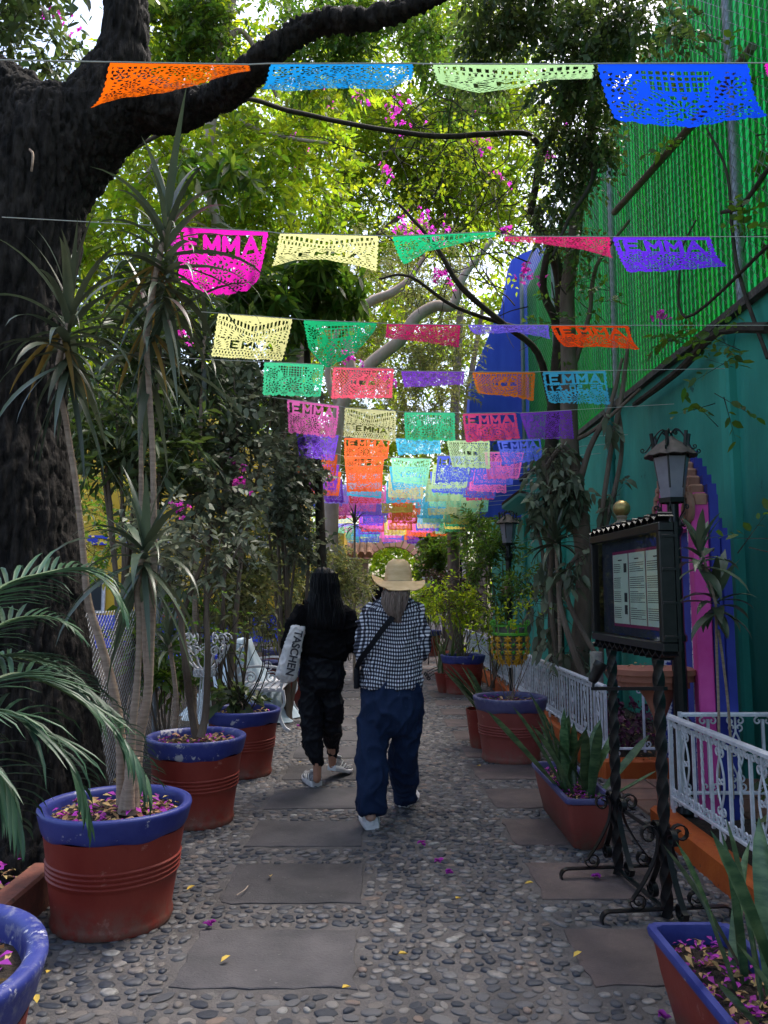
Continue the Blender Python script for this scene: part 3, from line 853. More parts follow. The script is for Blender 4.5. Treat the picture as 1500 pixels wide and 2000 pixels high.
railing('furthest white iron railing beyond the yellow and green basket', (1.88, 10.7), (1.9, 16.4), .17, .70, .12)

# ================================================================== MENU BOARD
mbd = thing('menu_board', 'black wrought iron display case with three menu sheets on two twisted legs', 'sign stand', (1.27, 3.85, 0))
Z = Vector((0, 0, 1))
pl = Vector((1.245, 4.11, 0)); pr_ = Vector((1.298, 3.58, 0))
u = (pl - pr_).normalized(); s = Vector((-u.y, u.x, 0)).normalized()      # s points to -X (towards the path)
if s.x > 0: s = -s
# case corners from the photograph
cTL = PX(1150, 1047, 1.165); cTR = PX(1286, 1022, 1.205); 
Yl, Yr = cTL.y, cTR.y
zt = (cTL.z + cTR.z) / 2; zb = (PX(1158, 1248, 1.165).z + PX(1294, 1272, 1.205).z) / 2
A = Vector((1.165, Yl, 0)); B = Vector((1.205, Yr, 0)); cu = (A - B).normalized(); cs = Vector((-cu.y, cu.x, 0)); cs = cs if cs.x < 0 else -cs
CL = (A - B).length; rotc = Matrix((cu, -cs, Z)).transposed()
zc = (zt + zb) / 2; chh = zt - zb; Cc = (A + B) / 2
def cpt(a, o, z): return B + cu * a - cs * o + Z * z      # a along from near end, o depth into case
mb = MB()   # frame: back and four sides
mb.box(cpt(CL / 2, .075, zc), (CL, .015, chh), rotc); mb.build('back_panel', m_black_iron, mbd)
for nm, a, z, L_, H_ in (('a', CL / 2, zt - .018, CL, .036), ('b', CL / 2, zb + .018, CL, .036), ('c', .018, zc, .036, chh - .076), ('d', CL - .018, zc, .036, chh - .076)):
    mb = MB(); mb.cbox(cpt(a, .034, z), (L_, .068, H_), .005, rotc); mb.build('frame', m_black_iron, mbd)
m_felt = M('navy_felt', (0.02, 0.03, 0.06), (0.03, 0.04, 0.07), 20, .9)
mb = MB(); mb.box(cpt(CL / 2, .062, zc), (CL - .076, .006, chh - .076), rotc); mb.build('felt', m_felt, mbd)
m_mag = M('magenta_backing', (0.30, 0.02, 0.11), rough=.7)
m_paper = M('menu_paper', (0.70, 0.84, 0.68), (0.78, 0.86, 0.74), 6, .6)
m_ink = M('ink', (0.03, 0.03, 0.04), rough=.6)
# the three sheets
sx0, sx1, sx2, sx3 = CL * .045, CL * .31, CL * .54, CL * .76
zp1, zp0 = zt - chh * .20, zb + chh * .17
mb = MB(); mb.box(cpt((sx0 + sx3) / 2, .055, (zp0 + zp1) / 2), (sx3 - sx0 + .03, .003, zp1 - zp0 + .03), rotc); mb.build('backing_card', m_mag, mbd)
rr = random.Random(4)
for (q0, q1) in ((sx0, sx1 - .015), (sx1, sx2 - .015), (sx2, sx3)):
    mb = MB(); mb.box(cpt((q0 + q1) / 2, .051, (zp0 + zp1) / 2), (q1 - q0, .003, zp1 - zp0), rotc); sh = mb.build('menu_sheet', m_paper, mbd)
    mb = MB(); nl = 30
    for i in range(nl):
        z = zp1 - .03 - (zp1 - zp0 - .05) * i / nl
        if i in (1, 7, 8, 15, 22, 23): continue
        if i == 0:
            mb.box(cpt((q0 + q1) / 2, .0485, z), ((q1 - q0) * .25, .001, .006), rotc); continue
        if q0 == sx2:
            # left sheet (far end): lines beside two pictures
            w = (q1 - q0) * .42; x = q1 - .012 - w / 2
        else:
            w = (q1 - q0 - .03) * (1 if i % 4 else rr.uniform(.45, .8)); x = q1 - .012 - w / 2
        n = max(2, int(w / .018)); xx = x + w / 2
        while xx > x - w / 2:      # words
            ww = rr.uniform(.006, .018); mb.box(cpt(xx - ww / 2, .0485, z), (ww, .001, .0032), rotc); xx -= ww + .004
    mb.build('printed_lines', m_ink, sh, smooth=False)
    if q0 == sx2:
        for zz in (zp1 - .07, zp0 + .13, zp0 + .07):
            mb = MB(); mb.box(cpt(q0 + .035, .0485, zz), (.036, .001, .045), rotc); mb.build('photo', m_ink, sh)
# glass
mg = bpy.data.materials.new('case_glass'); mg.use_nodes = True
nt = mg.node_tree; N = nt.nodes; L = nt.links
for n_ in list(N): 
    if n_.type == 'BSDF_PRINCIPLED': N.remove(n_)
tr = N.new('ShaderNodeBsdfTransparent'); tr.inputs[0].default_value = (.93, .95, .95, 1)
gl = N.new('ShaderNodeBsdfGlossy'); gl.inputs['Roughness'].default_value = .02
fr = N.new('ShaderNodeFresnel'); fr.inputs[0].default_value = 1.5
ms = N.new('ShaderNodeMixShader'); fm = N.new("ShaderNodeMath"); fm.operation = "MULTIPLY"; fm.inputs[1].default_value = 1.0; L.new(fr.outputs[0], fm.inputs[0]); L.new(fm.outputs[0], ms.inputs[0]); L.new(tr.outputs[0], ms.inputs[1]); L.new(gl.outputs[0], ms.inputs[2]); L.new(ms.outputs[0], N['Material Output'].inputs[0])
mb = MB(); mb.add([cpt(.036, .02, zb + .036), cpt(CL - .036, .02, zb + .036), cpt(CL - .036, .02, zt - .036), cpt(.036, .02, zt - .036)], [(3, 2, 1, 0)]); mb.build('glass', mg, mbd, smooth=False)
# wavy crest and fringe
for zz, sg in ((zt + .022, 1), (zb - .02, -1)):
    pts = []
    m = 150
    for i in range(m + 1):
        t_ = i / m; ph = t_ * 13 * 2 * PI
        pts.append(cpt(CL * t_ + .012 * math.sin(2 * ph), .035, zz + .02 * math.sin(ph)))
    mb = MB(); mb.strip(pts, .065, .004, cs); mb.build('wavy_crest', m_black_iron, mbd)
# end face straps
mb = MB(); 
for k in range(4): mb.cbox(cpt(-.006, .04, zb + .06 + k * (chh - .12) / 3), (.006, .07, .012), .002, rotc)
mb.build('end_straps', m_black_iron, mbd)
# brass ball finial
m_brass = M('old_brass', (0.30, 0.22, 0.08), (0.20, 0.15, 0.07), 9, .38, metal=.75, bump=.1)
m_sand = M('sand_stone', (0.25, 0.19, 0.13), (0.18, 0.14, 0.1), 20, .9, bump=.3)
fc = P(1215, 1022, 4.05)
mb = MB(); mb.lathe([(0, -.015), (.045, -.015), (.047, .0), (.03, .008), (.022, .02), (.03, .034), (.026, .04), (0, .04)], 20, fc); mb.build('finial_base', m_sand, mbd)
mb = MB(); mb.sphere(fc + Z * .078, .045, 24, 14); mb.build('finial_ball', m_brass, mbd, ang=90)
# twisted legs
def twisted(mb, p, z0, z1, w, turns_per_m=6, m=60):
    vs = []
    for q in range(m + 1):
        z = z0 + (z1 - z0) * q / m; an = (z - z0) * turns_per_m * 2 * PI
        for k in range(8):
            aa = an + k * PI / 4; r_ = w * (1.0 if k % 2 == 0 else .78)
            vs.append(p + Vector((r_ * math.cos(aa), r_ * math.sin(aa), z)))
    mb.add(vs, [(q * 8 + k, q * 8 + (k + 1) % 8, q * 8 + 8 + (k + 1) % 8, q * 8 + 8 + k) for q in range(m) for k in range(8)])
for p in (pl, pr_):
    mb = MB(); twisted(mb, p, .02, zb - .03, .028, 2.6); mb.build('leg', m_black_iron, mbd, ang=25)
# base: cross feet with scrolls
def foot_bar(c, d, Ln):
    """flat iron foot running from -Ln..Ln along d with curled ends"""
    d = Vector(d).normalized(); sd = Vector((-d.y, d.x, 0)); pts = []
    r = .035
    for q in range(9):
        a = -PI * .9 + q * (PI * 1.4) / 8
    left = [c - d * (Ln) + d * (-r * math.sin(a)) + Z * (.055 - r + r * math.cos(a)) for a in [(PI * 1.35) * (1 - q / 9) for q in range(10)]]
    right = [c + d * (Ln) + d * (r * math.sin(a)) + Z * (.055 - r + r * math.cos(a)) for a in [(PI * 1.35) * q / 9 for q in range(10)]]
    mb = MB(); mb.strip(left + right, .032, .007, sd); mb.build('foot', m_black_iron, mbd)
for p in (pl, pr_):
    foot_bar(p, s, .27)
    for dd in (s, -s, u, -u):
        # S-scroll brace from the leg down to the foot
        pts = catmull([p + dd * .030 + Z * .36, p + dd * .045 + Z * .28, p + dd * .10 + Z * .18, p + dd * .16 + Z * .10], 5)
        top = spiral(p + dd * .075 + Z * .375, .045, .014, PI, -1.25 if True else 1, dd, Z, 16)
        bot = spiral(p + dd * .135 + Z * .095, .042, .013, 0, -1.4, dd, Z, 16)
        sd = dd.cross(Z)
        mb = MB(); mb.strip(list(reversed(top)) + pts[1:-1] , .026, .006, sd); mb.strip(pts[-2:] + bot, .026, .006, sd)
        mb.build('scroll_brace', m_black_iron, mbd)
mb = MB(); mb.cbox((pl + pr_) / 2 + Z * .045, ((pl - pr_).length - .06, .03, .008), .002, Matrix((u, s, Z)).transposed()); mb.build('cross_bar', m_black_iron, mbd)
mb = MB(); mb.cbox((pl + pr_) / 2 + Z * .36, ((pl - pr_).length - .056, .008, .02), .002, Matrix((u, s, Z)).transposed()); mb.build('cross_bar', m_black_iron, mbd)
# spot light on its bracket
b0 = P(1158, 1345, 3.98); b1 = P(1300, 1345, 3.42)
mb = MB(); mb.strip([b0, b0 + (b1 - b0) * .5, b1], .016, .022, Z); mb.strip([b0 + Z * 0, b0 - s * .12], .016, .022, Z); mb.build('lamp_bracket', m_black_iron, mbd)
p0 = P(1157, 1330, 4.0); p1 = P(1174, 1296, 4.0)
mb = MB(); ax = (p1 - p0).normalized()
prof = [(0.0, -.01), (.018, -.008), (.026, .01), (.030, .07), (.034, .075), (.035, .105), (.03, .105), (.026, .085), (0, .08)]
bb = MB(); bb.lathe(prof, 20)
q = Vector((0, 0, 1)).rotation_difference(ax)
bb.v = [tuple(p0 + q @ Vector(v)) for v in bb.v]; sp_ = bb.build('spot_lamp', m_black_iron, mbd)
mb = MB(); mb.tube([b0, p0 + ax * .02], .007, 8); mb.build('yoke', m_black_iron, sp_)

# ================================================================== LAMP POSTS
m_frost = M('frosted_glass', (0.34, 0.33, 0.38), (0.26, 0.25, 0.30), 6, .25, trans=.3)
m_cap = M('lamp_cap', (0.07, 0.06, 0.05), (0.12, 0.10, 0.085), 14, .75, bump=.3, metal=.2)
def make_lamp(label, loc, s=1.0, full=True, group='black iron lamp posts', rope=False):
    t = thing('lamp_post', label, 'lamp post', loc, group); O = Vector(loc)
    def S(mb): mb.v = [tuple(O + Vector(v) * s) for v in mb.v]; return mb
    mb = MB(); n = 20
    mb.lathe([(.085, 0), (.085, .06), (.07, .08), (.075, .1), (.055, .14), (.05, .60), (.06, .61), (.06, .64), (.045, .66), (.043, 1.12), (.055, 1.13), (.055, 1.16), (.042, 1.18), (.040, 1.78), (.052, 1.80), (.06, 1.83), (.045, 1.86), (.035, 1.90), (.035, 1.99), (.05, 2.0)], n)
    for i, (x, y, z) in enumerate(mb.v):
        a = math.atan2(y, x); k_ = 1 - .07 * (math.cos(10 * a) > 0) * (z > .15) * (z < 1.78); mb.v[i] = (x * k_, y * k_, z)
    S(mb).build('pole', m_black_iron, t, ang=30)
    # lantern: six-sided tapering glass
    r0, r1, z0, z1 = .075, .115, 2.03, 2.29
    mb = MB(); mb.lathe([(r0 + .012, z0 - .03), (r0 + .015, z0), (.02, z0 - .002)], 6); S(mb).build('lantern_base', m_black_iron, t, ang=20)
    for k in range(6):
        a0 = 2 * PI * k / 6; a1 = 2 * PI * (k + 1) / 6
        A0 = Vector((r0 * math.cos(a0), r0 * math.sin(a0), z0)); A1 = Vector((r0 * math.cos(a1), r0 * math.sin(a1), z0))
        B0 = Vector((r1 * math.cos(a0), r1 * math.sin(a0), z1)); B1 = Vector((r1 * math.cos(a1), r1 * math.sin(a1), z1))
        mb = MB(); mb.prism([A0, A1, B1, B0], -(A0 + A1).normalized() * .003 - Vector((0, 0, 0))); S(mb).build('pane', m_frost, t, smooth=False)
        mb = MB(); mb.tube([A0 * 1.03, B0 * 1.03], .0085, 5)
        if full: mb.tube([A0 * 1.06, B0 * 1.07], .012, 4)
        S(mb).build('lantern_bar', m_black_iron, t)
    # roof: fluted cone and scalloped edge
    mb = MB(); mb.lathe([(.0, 2.43), (.02, 2.43), (.045, 2.405), (.10, 2.37), (.158, 2.315), (.165, 2.305), (.15, 2.30), (.02, 2.36)], 24)
    for i, (x, y, z) in enumerate(mb.v):
        rr_ = math.hypot(x, y)
        if rr_ > .14:
            a = math.atan2(y, x); mb.v[i] = (x, y, z - .008 * (math.cos(12 * a) > 0))
    S(mb).build('lantern_roof', m_cap, t, ang=35)
    if full:
        for k in range(6):
            a = 2 * PI * k / 6; d = Vector((math.cos(a), math.sin(a), 0))
            mb = MB()
            mb.tube(catmull([Vector((0, 0, 2.455)) + d * .012, Vector((0, 0, 2.475)) + d * .05, Vector((0, 0, 2.44)) + d * .09, Vector((0, 0, 2.36)) + d * .135, Vector((0, 0, 2.325)) + d * .165], 4), .005, 5)
            mb.tube(spiral(Vector((0, 0, 2.338)) + d * .18, .016, .006, -PI * .7, 1.1, d, Vector((0, 0, 1)), 10), .004, 5)
            mb.tube(spiral(Vector((0, 0, 2.455)) + d * .035, .016, .006, PI, -1.1, d, Vector((0, 0, 1)), 10), .004, 5)
            S(mb).build('roof_scroll', m_black_iron, t)
            mb = MB()
            mb.tube(catmull([Vector((0, 0, 1.84)) + d * .045, Vector((0, 0, 1.90)) + d * .05, Vector((0, 0, 1.95)) + d * .085, Vector((0, 0, 2.0)) + d * .09], 4), .005, 5)
            mb.tube(spiral(Vector((0, 0, 1.865)) + d * .07, .02, .007, PI, 1.2, d, Vector((0, 0, 1)), 10), .005, 5)
            mb.tube(spiral(Vector((0, 0, 1.965)) + d * .105, .018, .006, PI, -1.2, d, Vector((0, 0, 1)), 10), .005, 5)
            S(mb).build('bracket_scroll', m_black_iron, t)
    if rope:
        mr_ = M('rope', (0.3, 0.18, 0.12), (0.2, 0.11, 0.07), 40, .9, bump=.5)
        mb = MB()
        for k in range(4):
            mb.tube([(.062 * math.cos(a), .062 * math.sin(a), 1.36 + k * .022 + .004 * math.sin(3 * a)) for a in [2 * PI * q / 16 for q in range(17)]], .013, 6)
        mb.sphere((-.08, -.02, 1.38), (.035, .03, .04), 8, 6)
        S(mb).build('rope', mr_, t)
    return t
make_lamp('nearest black lamp post with frosted lantern rising behind the menu board', (1.93, 4.95, 0), 1.02)
make_lamp('middle black lamp post with brown rope tied round it, beyond the yellow basket', (1.98, 11.5, 0), 1.09, rope=True)
make_lamp('slim distant black lamp post just past the middle one', (2.05, 18.8, 0), 1.12, full=False)
make_lamp('furthest small black lamp post near the brick arch', (1.92, 22.0, 0.2), 1.0, full=False)

# ================================================================== PINK AND BLUE PORTAL
po = thing('door_portal', 'bright pink door portal with carved stone pediment and blue painted edge beside the lamp', 'doorway', (2.15, 5.5, 0))
pa = Vector((2.32, 6.5, 0)); pb = Vector((2.05, 4.95, 0)); pu = (pb - pa).normalized(); pn = Vector((pu.y, -pu.x, 0)); pn = pn if pn.x < 0 else -pn
PL = (pb - pa).length; rotp = Matrix((pu, -pn, Z)).transposed()
def pp(a, o, z): return pa + pu * a - pn * o + Z * z
m_blue_deep = M('blue_gable_paint', (0.015, 0.025, 0.22), (0.03, 0.045, 0.3), 4, .7, bump=.3, bscale=25)
m_tilew = M('talavera_tile', (0.62, 0.62, 0.66), (0.03, 0.05, 0.28), 28, .3, lo=.49, hi=.52, rnd=.06)
m_carved = M('carved_stone', (0.36, 0.19, 0.13), (0.26, 0.13, 0.09), 10, .85, bump=.5, bscale=50, bdist=.006)
for nm, a in (('l', .065), ('r', PL - .065)):
    mb = MB(); mb.cbox(pp(a, .05, 1.02), (.13, .10, 2.04), .008, rotp); mb.build('pillar', m_pink, po)
for a in (.165, PL - .165):
    for k in range(19):
        mb = MB(); mb.cbox(pp(a, .055, .055 + k * .105), (.062, .09, .1), .003, rotp); mb.build('tile', m_tilew, po)
# blue painted stepped gables layered behind the pink panel
def stepz(t_, base, h): 
    z = h * (1 - abs(2 * t_ - 1) ** 1.35); return base + round(z / .075) * .075
for (a0, a1, o0, th, base, h) in ((-.05, PL + .03, .105, .055, 2.09, .46), (-.08, PL + .06, .165, .05, 1.80, .42)):
    out = [pp(a0, o0, 0)]; last = None
    for i in range(61):
        t_ = i / 60; z = stepz(t_, base, h); a = a0 + (a1 - a0) * t_
        if last is not None and abs(z - last) > .01: out.append(pp(a, o0, last))
        out.append(pp(a, o0, z)); last = z
    out.append(pp(a1, o0, 0)); mb = MB(); mb.prism(out, -pn * th); mb.build('blue_gable', m_blue_deep, po)
# pediment panel
ped = []
for i in range(25):
    t_ = i / 24; a = PL * t_; 
    z = 2.04 + .50 * (1 - abs(2 * t_ - 1) ** 1.35)
    z = 2.04 + round((z - 2.04) / .085) * .085 * .6 + (z - 2.04) * .4
    ped.append(pp(a, 0.03, z))
mb = MB(); mb.prism([pp(0, .03, 1.90)] + ped + [pp(PL, .03, 1.90)], -pn * .12); mb.build('pediment', m_pink, po)
# stepped carved border following the pediment
for side in (0, 1):
    for i in range(9):
        t_ = (i + .5) / 18; tt = t_ if side == 0 else 1 - t_
        z = 2.04 + .50 * (1 - abs(2 * tt - 1) ** 1.35)
        mb = MB(); mb.cbox(pp(PL * tt, .06, z - .01), (PL / 18 + .015, .09, .075), .012, rotp); mb.cbox(pp(PL * tt, .035, z - .06), (PL / 18 * .8, .07, .035), .008, rotp); mb.build('carved_stone', m_carved, po)
for a, sg in ((.06, 1), (PL - .06, -1)):
    mb = MB(); mb.tube(spiral(pp(a, -.01, 2.0), .095, .02, PI / 2, 1.4 * sg, pu, Z, 24), .03, 8); mb.build('volute', m_carved, po)
mb = MB(); mb.cbox(pp(PL / 2, .14, 1.0), (PL - .40, .02, 1.84), .005, rotp); mb.build('door', M('dark_door', (0.012, 0.02, 0.03), (0.02, 0.03, 0.04), 5, .6), po)

# small wall shelf / console of terracotta
m_tc = M('terracotta', (0.33, 0.13, 0.085), (0.26, 0.09, 0.06), 7, .8, bump=.3, bscale=50)
cp = P(1275, 1306, 5.15)
co = thing('stone_console', 'terracotta console shelf behind the legs of the menu board', 'console', (cp.x, cp.y, 0))
def hexp(r0, r1, z, off=0): 
    return [Vector((cp.x + r0 * x, cp.y + r1 * y, z)) for x, y in ((-1, -.55), (-.6, -1), (.6, -1), (1, -.55), (1, 1), (-1, 1))]
mb = MB(); mb.prism(hexp(.27, .2, cp.z - .03), (0, 0, .035)); mb.build('top', m_tc, co)
mb = MB(); mb.prism(hexp(.245, .18, cp.z - .075), (0, 0, .045)); mb.build('moulding', m_tc, co)
mb = MB(); mb.prism(hexp(.21, .15, cp.z - .12), (0, 0, .045)); mb.build('moulding', m_tc, co)
mb = MB(); mb.loft([((cp.x + .05, cp.y + .05, z), a, b) for z, a, b in ((0, .06, .06), (.04, .06, .06), (.07, .035, .035), (cp.z - .45, .03, .03), (cp.z - .32, .04, .04), (cp.z - .2, .09, .08), (cp.z - .12, .15, .12))], 16); mb.build('pedestal', m_tc, co)
scatter_bits('dry_leaves', m_litter, cp.x, cp.y, cp.z + .005, .2, .15, 14, .03, co, seed=31)

# pale concrete post beyond the railing
mb = MB(); bp_ = P(1174, 1490, 6.7); mb.tube([(bp_.x, 6.75, 0), (bp_.x, 6.75, .95)], .055, 14); 
tag(mb.build('concrete_post', M('lichen_post', (0.36, 0.34, 0.28), (0.2, 0.2, 0.17), 20, .9, bump=.5, spots=((.05, .05, .04), 30, .66)), None, (bp_.x, 6.75, 0)), 'pale spotted round post behind the white railing beside the spot lamp', 'post')

# ================================================================== YELLOW AND GREEN BASKET ON A STEM
m_yel = M('yellow_enamel', (0.62, 0.33, 0.01), (0.5, 0.24, 0.01), 10, .4, bump=.3)
m_grn = M('green_enamel', (0.10, 0.42, 0.03), (0.07, 0.3, 0.03), 10, .4)
bc = P(997, 1262, 7.35)
bk = thing('iron_basket', 'yellow leaf work basket with bright green bands on a black stem', 'basket', (bc.x, bc.y, 0))
mb = MB(); mb.tube([(bc.x, bc.y, 0.02), (bc.x, bc.y, bc.z - .2)], .02, 10); mb.lathe([(.12, 0), (.12, .02), (.02, .03)], 16, (bc.x, bc.y, 0)); mb.build('stem', m_black_iron, bk)
RB = .155
mb = MB(); mb.lathe([(RB + .01, .10), (RB + .02, .105), (RB + .02, .125), (RB + .005, .13), (RB, .11)], 24, bc); mb.lathe([(RB - .0, .185), (RB + .012, .185), (RB + .012, .20), (RB, .2)], 24, bc)
for k in range(10):
    a = 2 * PI * k / 10; mb.tube([bc + Vector((RB * math.cos(a), RB * math.sin(a), .12)), bc + Vector((RB * math.cos(a), RB * math.sin(a), .19))], .007, 5)
mb.build('green_band', m_grn, bk)
for k in range(6):
    a = 2 * PI * k / 6 + .3; d = Vector((math.cos(a), math.sin(a), 0))
    mb = MB(); mb.tube(spiral(bc + d * (RB + .03) + Z * .215, .028, .01, PI, -1.2, d, Z, 12), .008, 5); mb.build('curl', m_grn, bk)
mb = MB(); mb.lathe([(RB - .02, .17), (RB - .02, .0), (RB - .04, -.12), (.05, -.16)], 24, bc); mb.build('liner', M('liner', (0.16, 0.16, 0.13), (0.1, 0.1, 0.08), 12, .8), bk)
def bleaf(mb, c, ang, size, tilt):
    d = Vector((math.cos(ang), math.sin(ang), 0)); tg = Vector((-d.y, d.x, 0)); ax = (Z * math.cos(tilt) + tg * math.sin(tilt)); sd = ax.cross(d)
    vs = [c - ax * size, c + sd * size * .5 + d * .006, c + ax * size, c - sd * size * .5 + d * .006, c + d * .022]
    mb.add(vs, [(0, 1, 4), (1, 2, 4), (2, 3, 4), (3, 0, 4)])
for k in range(10):
    a = 2 * PI * k / 10; mb = MB()
    for zz, r_ in ((.07, RB + .012), (.01, RB + .016), (-.05, RB + .012), (-.10, RB - .012), (-.145, RB - .05)):
        c = bc + Vector((r_ * math.cos(a), r_ * math.sin(a), zz))
        bleaf(mb, c, a, .046, 0); bleaf(mb, c, a, .044, 1.1); bleaf(mb, c, a, .044, -1.1)
    mb.build('yellow_leaf_spray', m_yel, bk, ang=20)
for k in range(10):
    a = 2 * PI * (k + .5) / 10; mb = MB()
    for zz in (.02, -.05):
        c = bc + Vector(((RB + .006) * math.cos(a), (RB + .006) * math.sin(a), zz)); bleaf(mb, c, a, .028, .5); bleaf(mb, c, a, .024, -1.2)
    mb.build('green_leaf', m_grn, bk, ang=20)

# ================================================================== WHITE BENCH (cast iron), facing the path
bn = thing('garden_bench', 'white cast iron bench with pierced back, partly hidden by the third pot', 'bench', (-1.2, 9.0, 0))
X0b, X1b, Yb0, Yb1 = -1.46, -1.00, 8.35, 9.65
for i in range(6):
    x = X1b - .03 - i * .075
    mb = MB(); mb.cbox((x, (Yb0 + Yb1) / 2, .445), (.055, Yb1 - Yb0, .018), .005); mb.build('seat_slat', m_white_paint, bn)
for yy in (Yb0 + .02, Yb1 - .02):
    mb = MB()
    mb.strip(catmull([(X1b, yy, .43), (X1b + .02, yy, .30), (X1b - .03, yy, .18), (X1b + .02, yy, .05), (X1b + .08, yy, .005)], 5), .04, .03, (0, 1, 0))
    mb.build('leg', m_white_paint, bn)
    mb = MB(); mb.strip(catmull([(X0b, yy, .43), (X0b + .02, yy, .25), (X0b - .03, yy, .12), (X0b - .07, yy, .005)], 5), .04, .03, (0, 1, 0)); mb.build('leg', m_white_paint, bn)
    mb = MB(); mb.strip([(X0b, yy, .425), (X1b, yy, .425)], .03, .02, (0, 1, 0)); 
    mb.tube(catmull([(X0b, yy, .66), (X0b + .2, yy, .68), (X1b - .02, yy, .66), (X1b + .03, yy, .58), (X1b - .02, yy, .46)], 6), .014, 8)
    mb.tube(spiral((X1b - .12, yy, .56), .07, .02, 0, 1.5, (1, 0, 0), (0, 0, 1), 20), .009, 6)
    mb.tube(spiral((X0b + .12, yy, .56), .07, .02, PI, -1.5, (1, 0, 0), (0, 0, 1), 20), .009, 6)
    mb.build('arm_rest', m_white_paint, bn)
# pierced back
mb = MB(); yb_ = np.linspace(Yb0, Yb1, 13)
toppts = [(X0b - .06, y_, .80 + .06 * math.sin(PI * (y_ - Yb0) / (Yb1 - Yb0))) for y_ in yb_]
mb.tube(toppts, .018, 8); mb.tube([(X0b, Yb0, .47), (X0b, Yb1, .47)], .015, 8); mb.tube([(X0b, Yb0, .43), (X0b - .06, Yb0, .80)], .016, 8); mb.tube([(X0b, Yb1, .43), (X0b - .06, Yb1, .80)], .016, 8)
mb.build('back_frame', m_white_paint, bn)
rb = random.Random(9)
mb = MB()
for i in range(12):
    for j in range(3):
        yy = Yb0 + (i + .5) * (Yb1 - Yb0) / 12; zz = .53 + j * .105; xx = X0b - .06 * (zz - .43) / .37
        r_ = .048
        mb.tube(spiral((xx, yy, zz), r_, r_ * .3, rb.uniform(0, 6.28), (1.3 if (i + j) % 2 else -1.3), (0, 1, 0), (0, 0, 1), 14), .009, 5)
mb.build('pierced_back', m_white_paint, bn)

# white wire flower stand with curled basket, behind the second pot
ws_ = P(400, 1290, 6.3)
ws = thing('wire_stand', 'white wire plant stand with a basket of curls behind the second pot', 'plant stand', (ws_.x, ws_.y, 0))
for k in range(3):
    a = 2 * PI * k / 3 + .5; d = Vector((math.cos(a), math.sin(a), 0)); c0 = Vector((ws_.x, ws_.y, 0))
    mb = MB(); mb.tube(catmull([c0 + d * .03 + Z * .86, c0 + d * .06 + Z * .55, c0 + d * .13 + Z * .2, c0 + d * .17 + Z * .06], 6), .007, 6)
    mb.tube(spiral(c0 + d * .20 + Z * .055, .035, .012, PI, 1.1, d, Z, 12), .007, 6); mb.build('leg', m_white_paint, ws)
for k in range(14):
    a = 2 * PI * k / 14; d = Vector((math.cos(a), math.sin(a), 0)); c0 = Vector((ws_.x, ws_.y, .90))
    mb = MB()
    mb.tube(catmull([c0 + d * .03 + Z * -.05, c0 + d * .10 - Z * .02, c0 + d * .17 + Z * .08, c0 + d * .20 + Z * .15], 5), .006, 5)
    mb.tube(spiral(c0 + d * .165 + Z * .19, .05, .015, 0, 1.3, d, Z, 16), .006, 5)
    tg = Vector((-d.y, d.x, 0)); mb.tube(spiral(c0 + d * .17 + Z * .10, .045, .012, 0, 1.4, tg, Z, 16), .006, 5)
    mb.tube(spiral(c0 + d * .08 - Z * .07, .04, .012, PI, 1.3, tg, Z, 14), .006, 5)
    mb.build('basket_curl', m_white_paint, ws)

# pale draped cloth over a low table behind the pots, blue and yellow panel
mb = MB(); V = []; F = []
nu, nv = 60, 14
ct = P(470, 1320, 9.2)
for j in range(nv + 1):
    for i in range(nu):
        a = 2 * PI * i / nu; t_ = j / nv
        r_ = .12 + .55 * t_ ** 1.15 + (.05 * math.sin(9 * a) + .03 * math.sin(17 * a + 1)) * t_
        V.append((ct.x + r_ * math.cos(a), ct.y + r_ * math.sin(a), 0.92 - 0.90 * t_ ** .85 + .015 * math.sin(5 * a)))
for j in range(nv):
    for i in range(nu): F.append((j * nu + i, (j + 1) * nu + i, (j + 1) * nu + (i + 1) % nu, j * nu + (i + 1) % nu))
mb.add(V, F + [tuple(range(nu))])
tag(mb.build('draped_cloth', M('pale_cloth', (0.5, 0.6, 0.68), (0.4, 0.5, 0.58), 5, .8, bump=.3), None, (ct.x, ct.y, 0), ang=80), 'pale blue cloth hanging in folds like a closed parasol behind the pots', 'cloth')
bt = P(392, 1262, 12)
tt = thing('painted_bench', 'bright blue painted bench with an orange back behind the wire stand', 'bench', (bt.x, bt.y, 0))
mb = MB(); mb.cbox((bt.x, 12, .50), (1.3, .4, .06), .01); mb.cbox((bt.x - .55, 12, .235), (.08, .36, .47), .01); mb.cbox((bt.x + .55, 12, .235), (.08, .36, .47), .01); mb.build('seat', bpy.data.materials['band_blue'], tt)
mb = MB(); mb.cbox((bt.x, 12.2, .82), (1.3, .05, .36), .01); mb.build('backrest', bpy.data.materials['band_blue'], tt)
mb = MB(); mb.cbox((bt.x, 12.2, 1.06), (1.32, .07, .10), .01); mb.build('top_board', m_orange, tt)

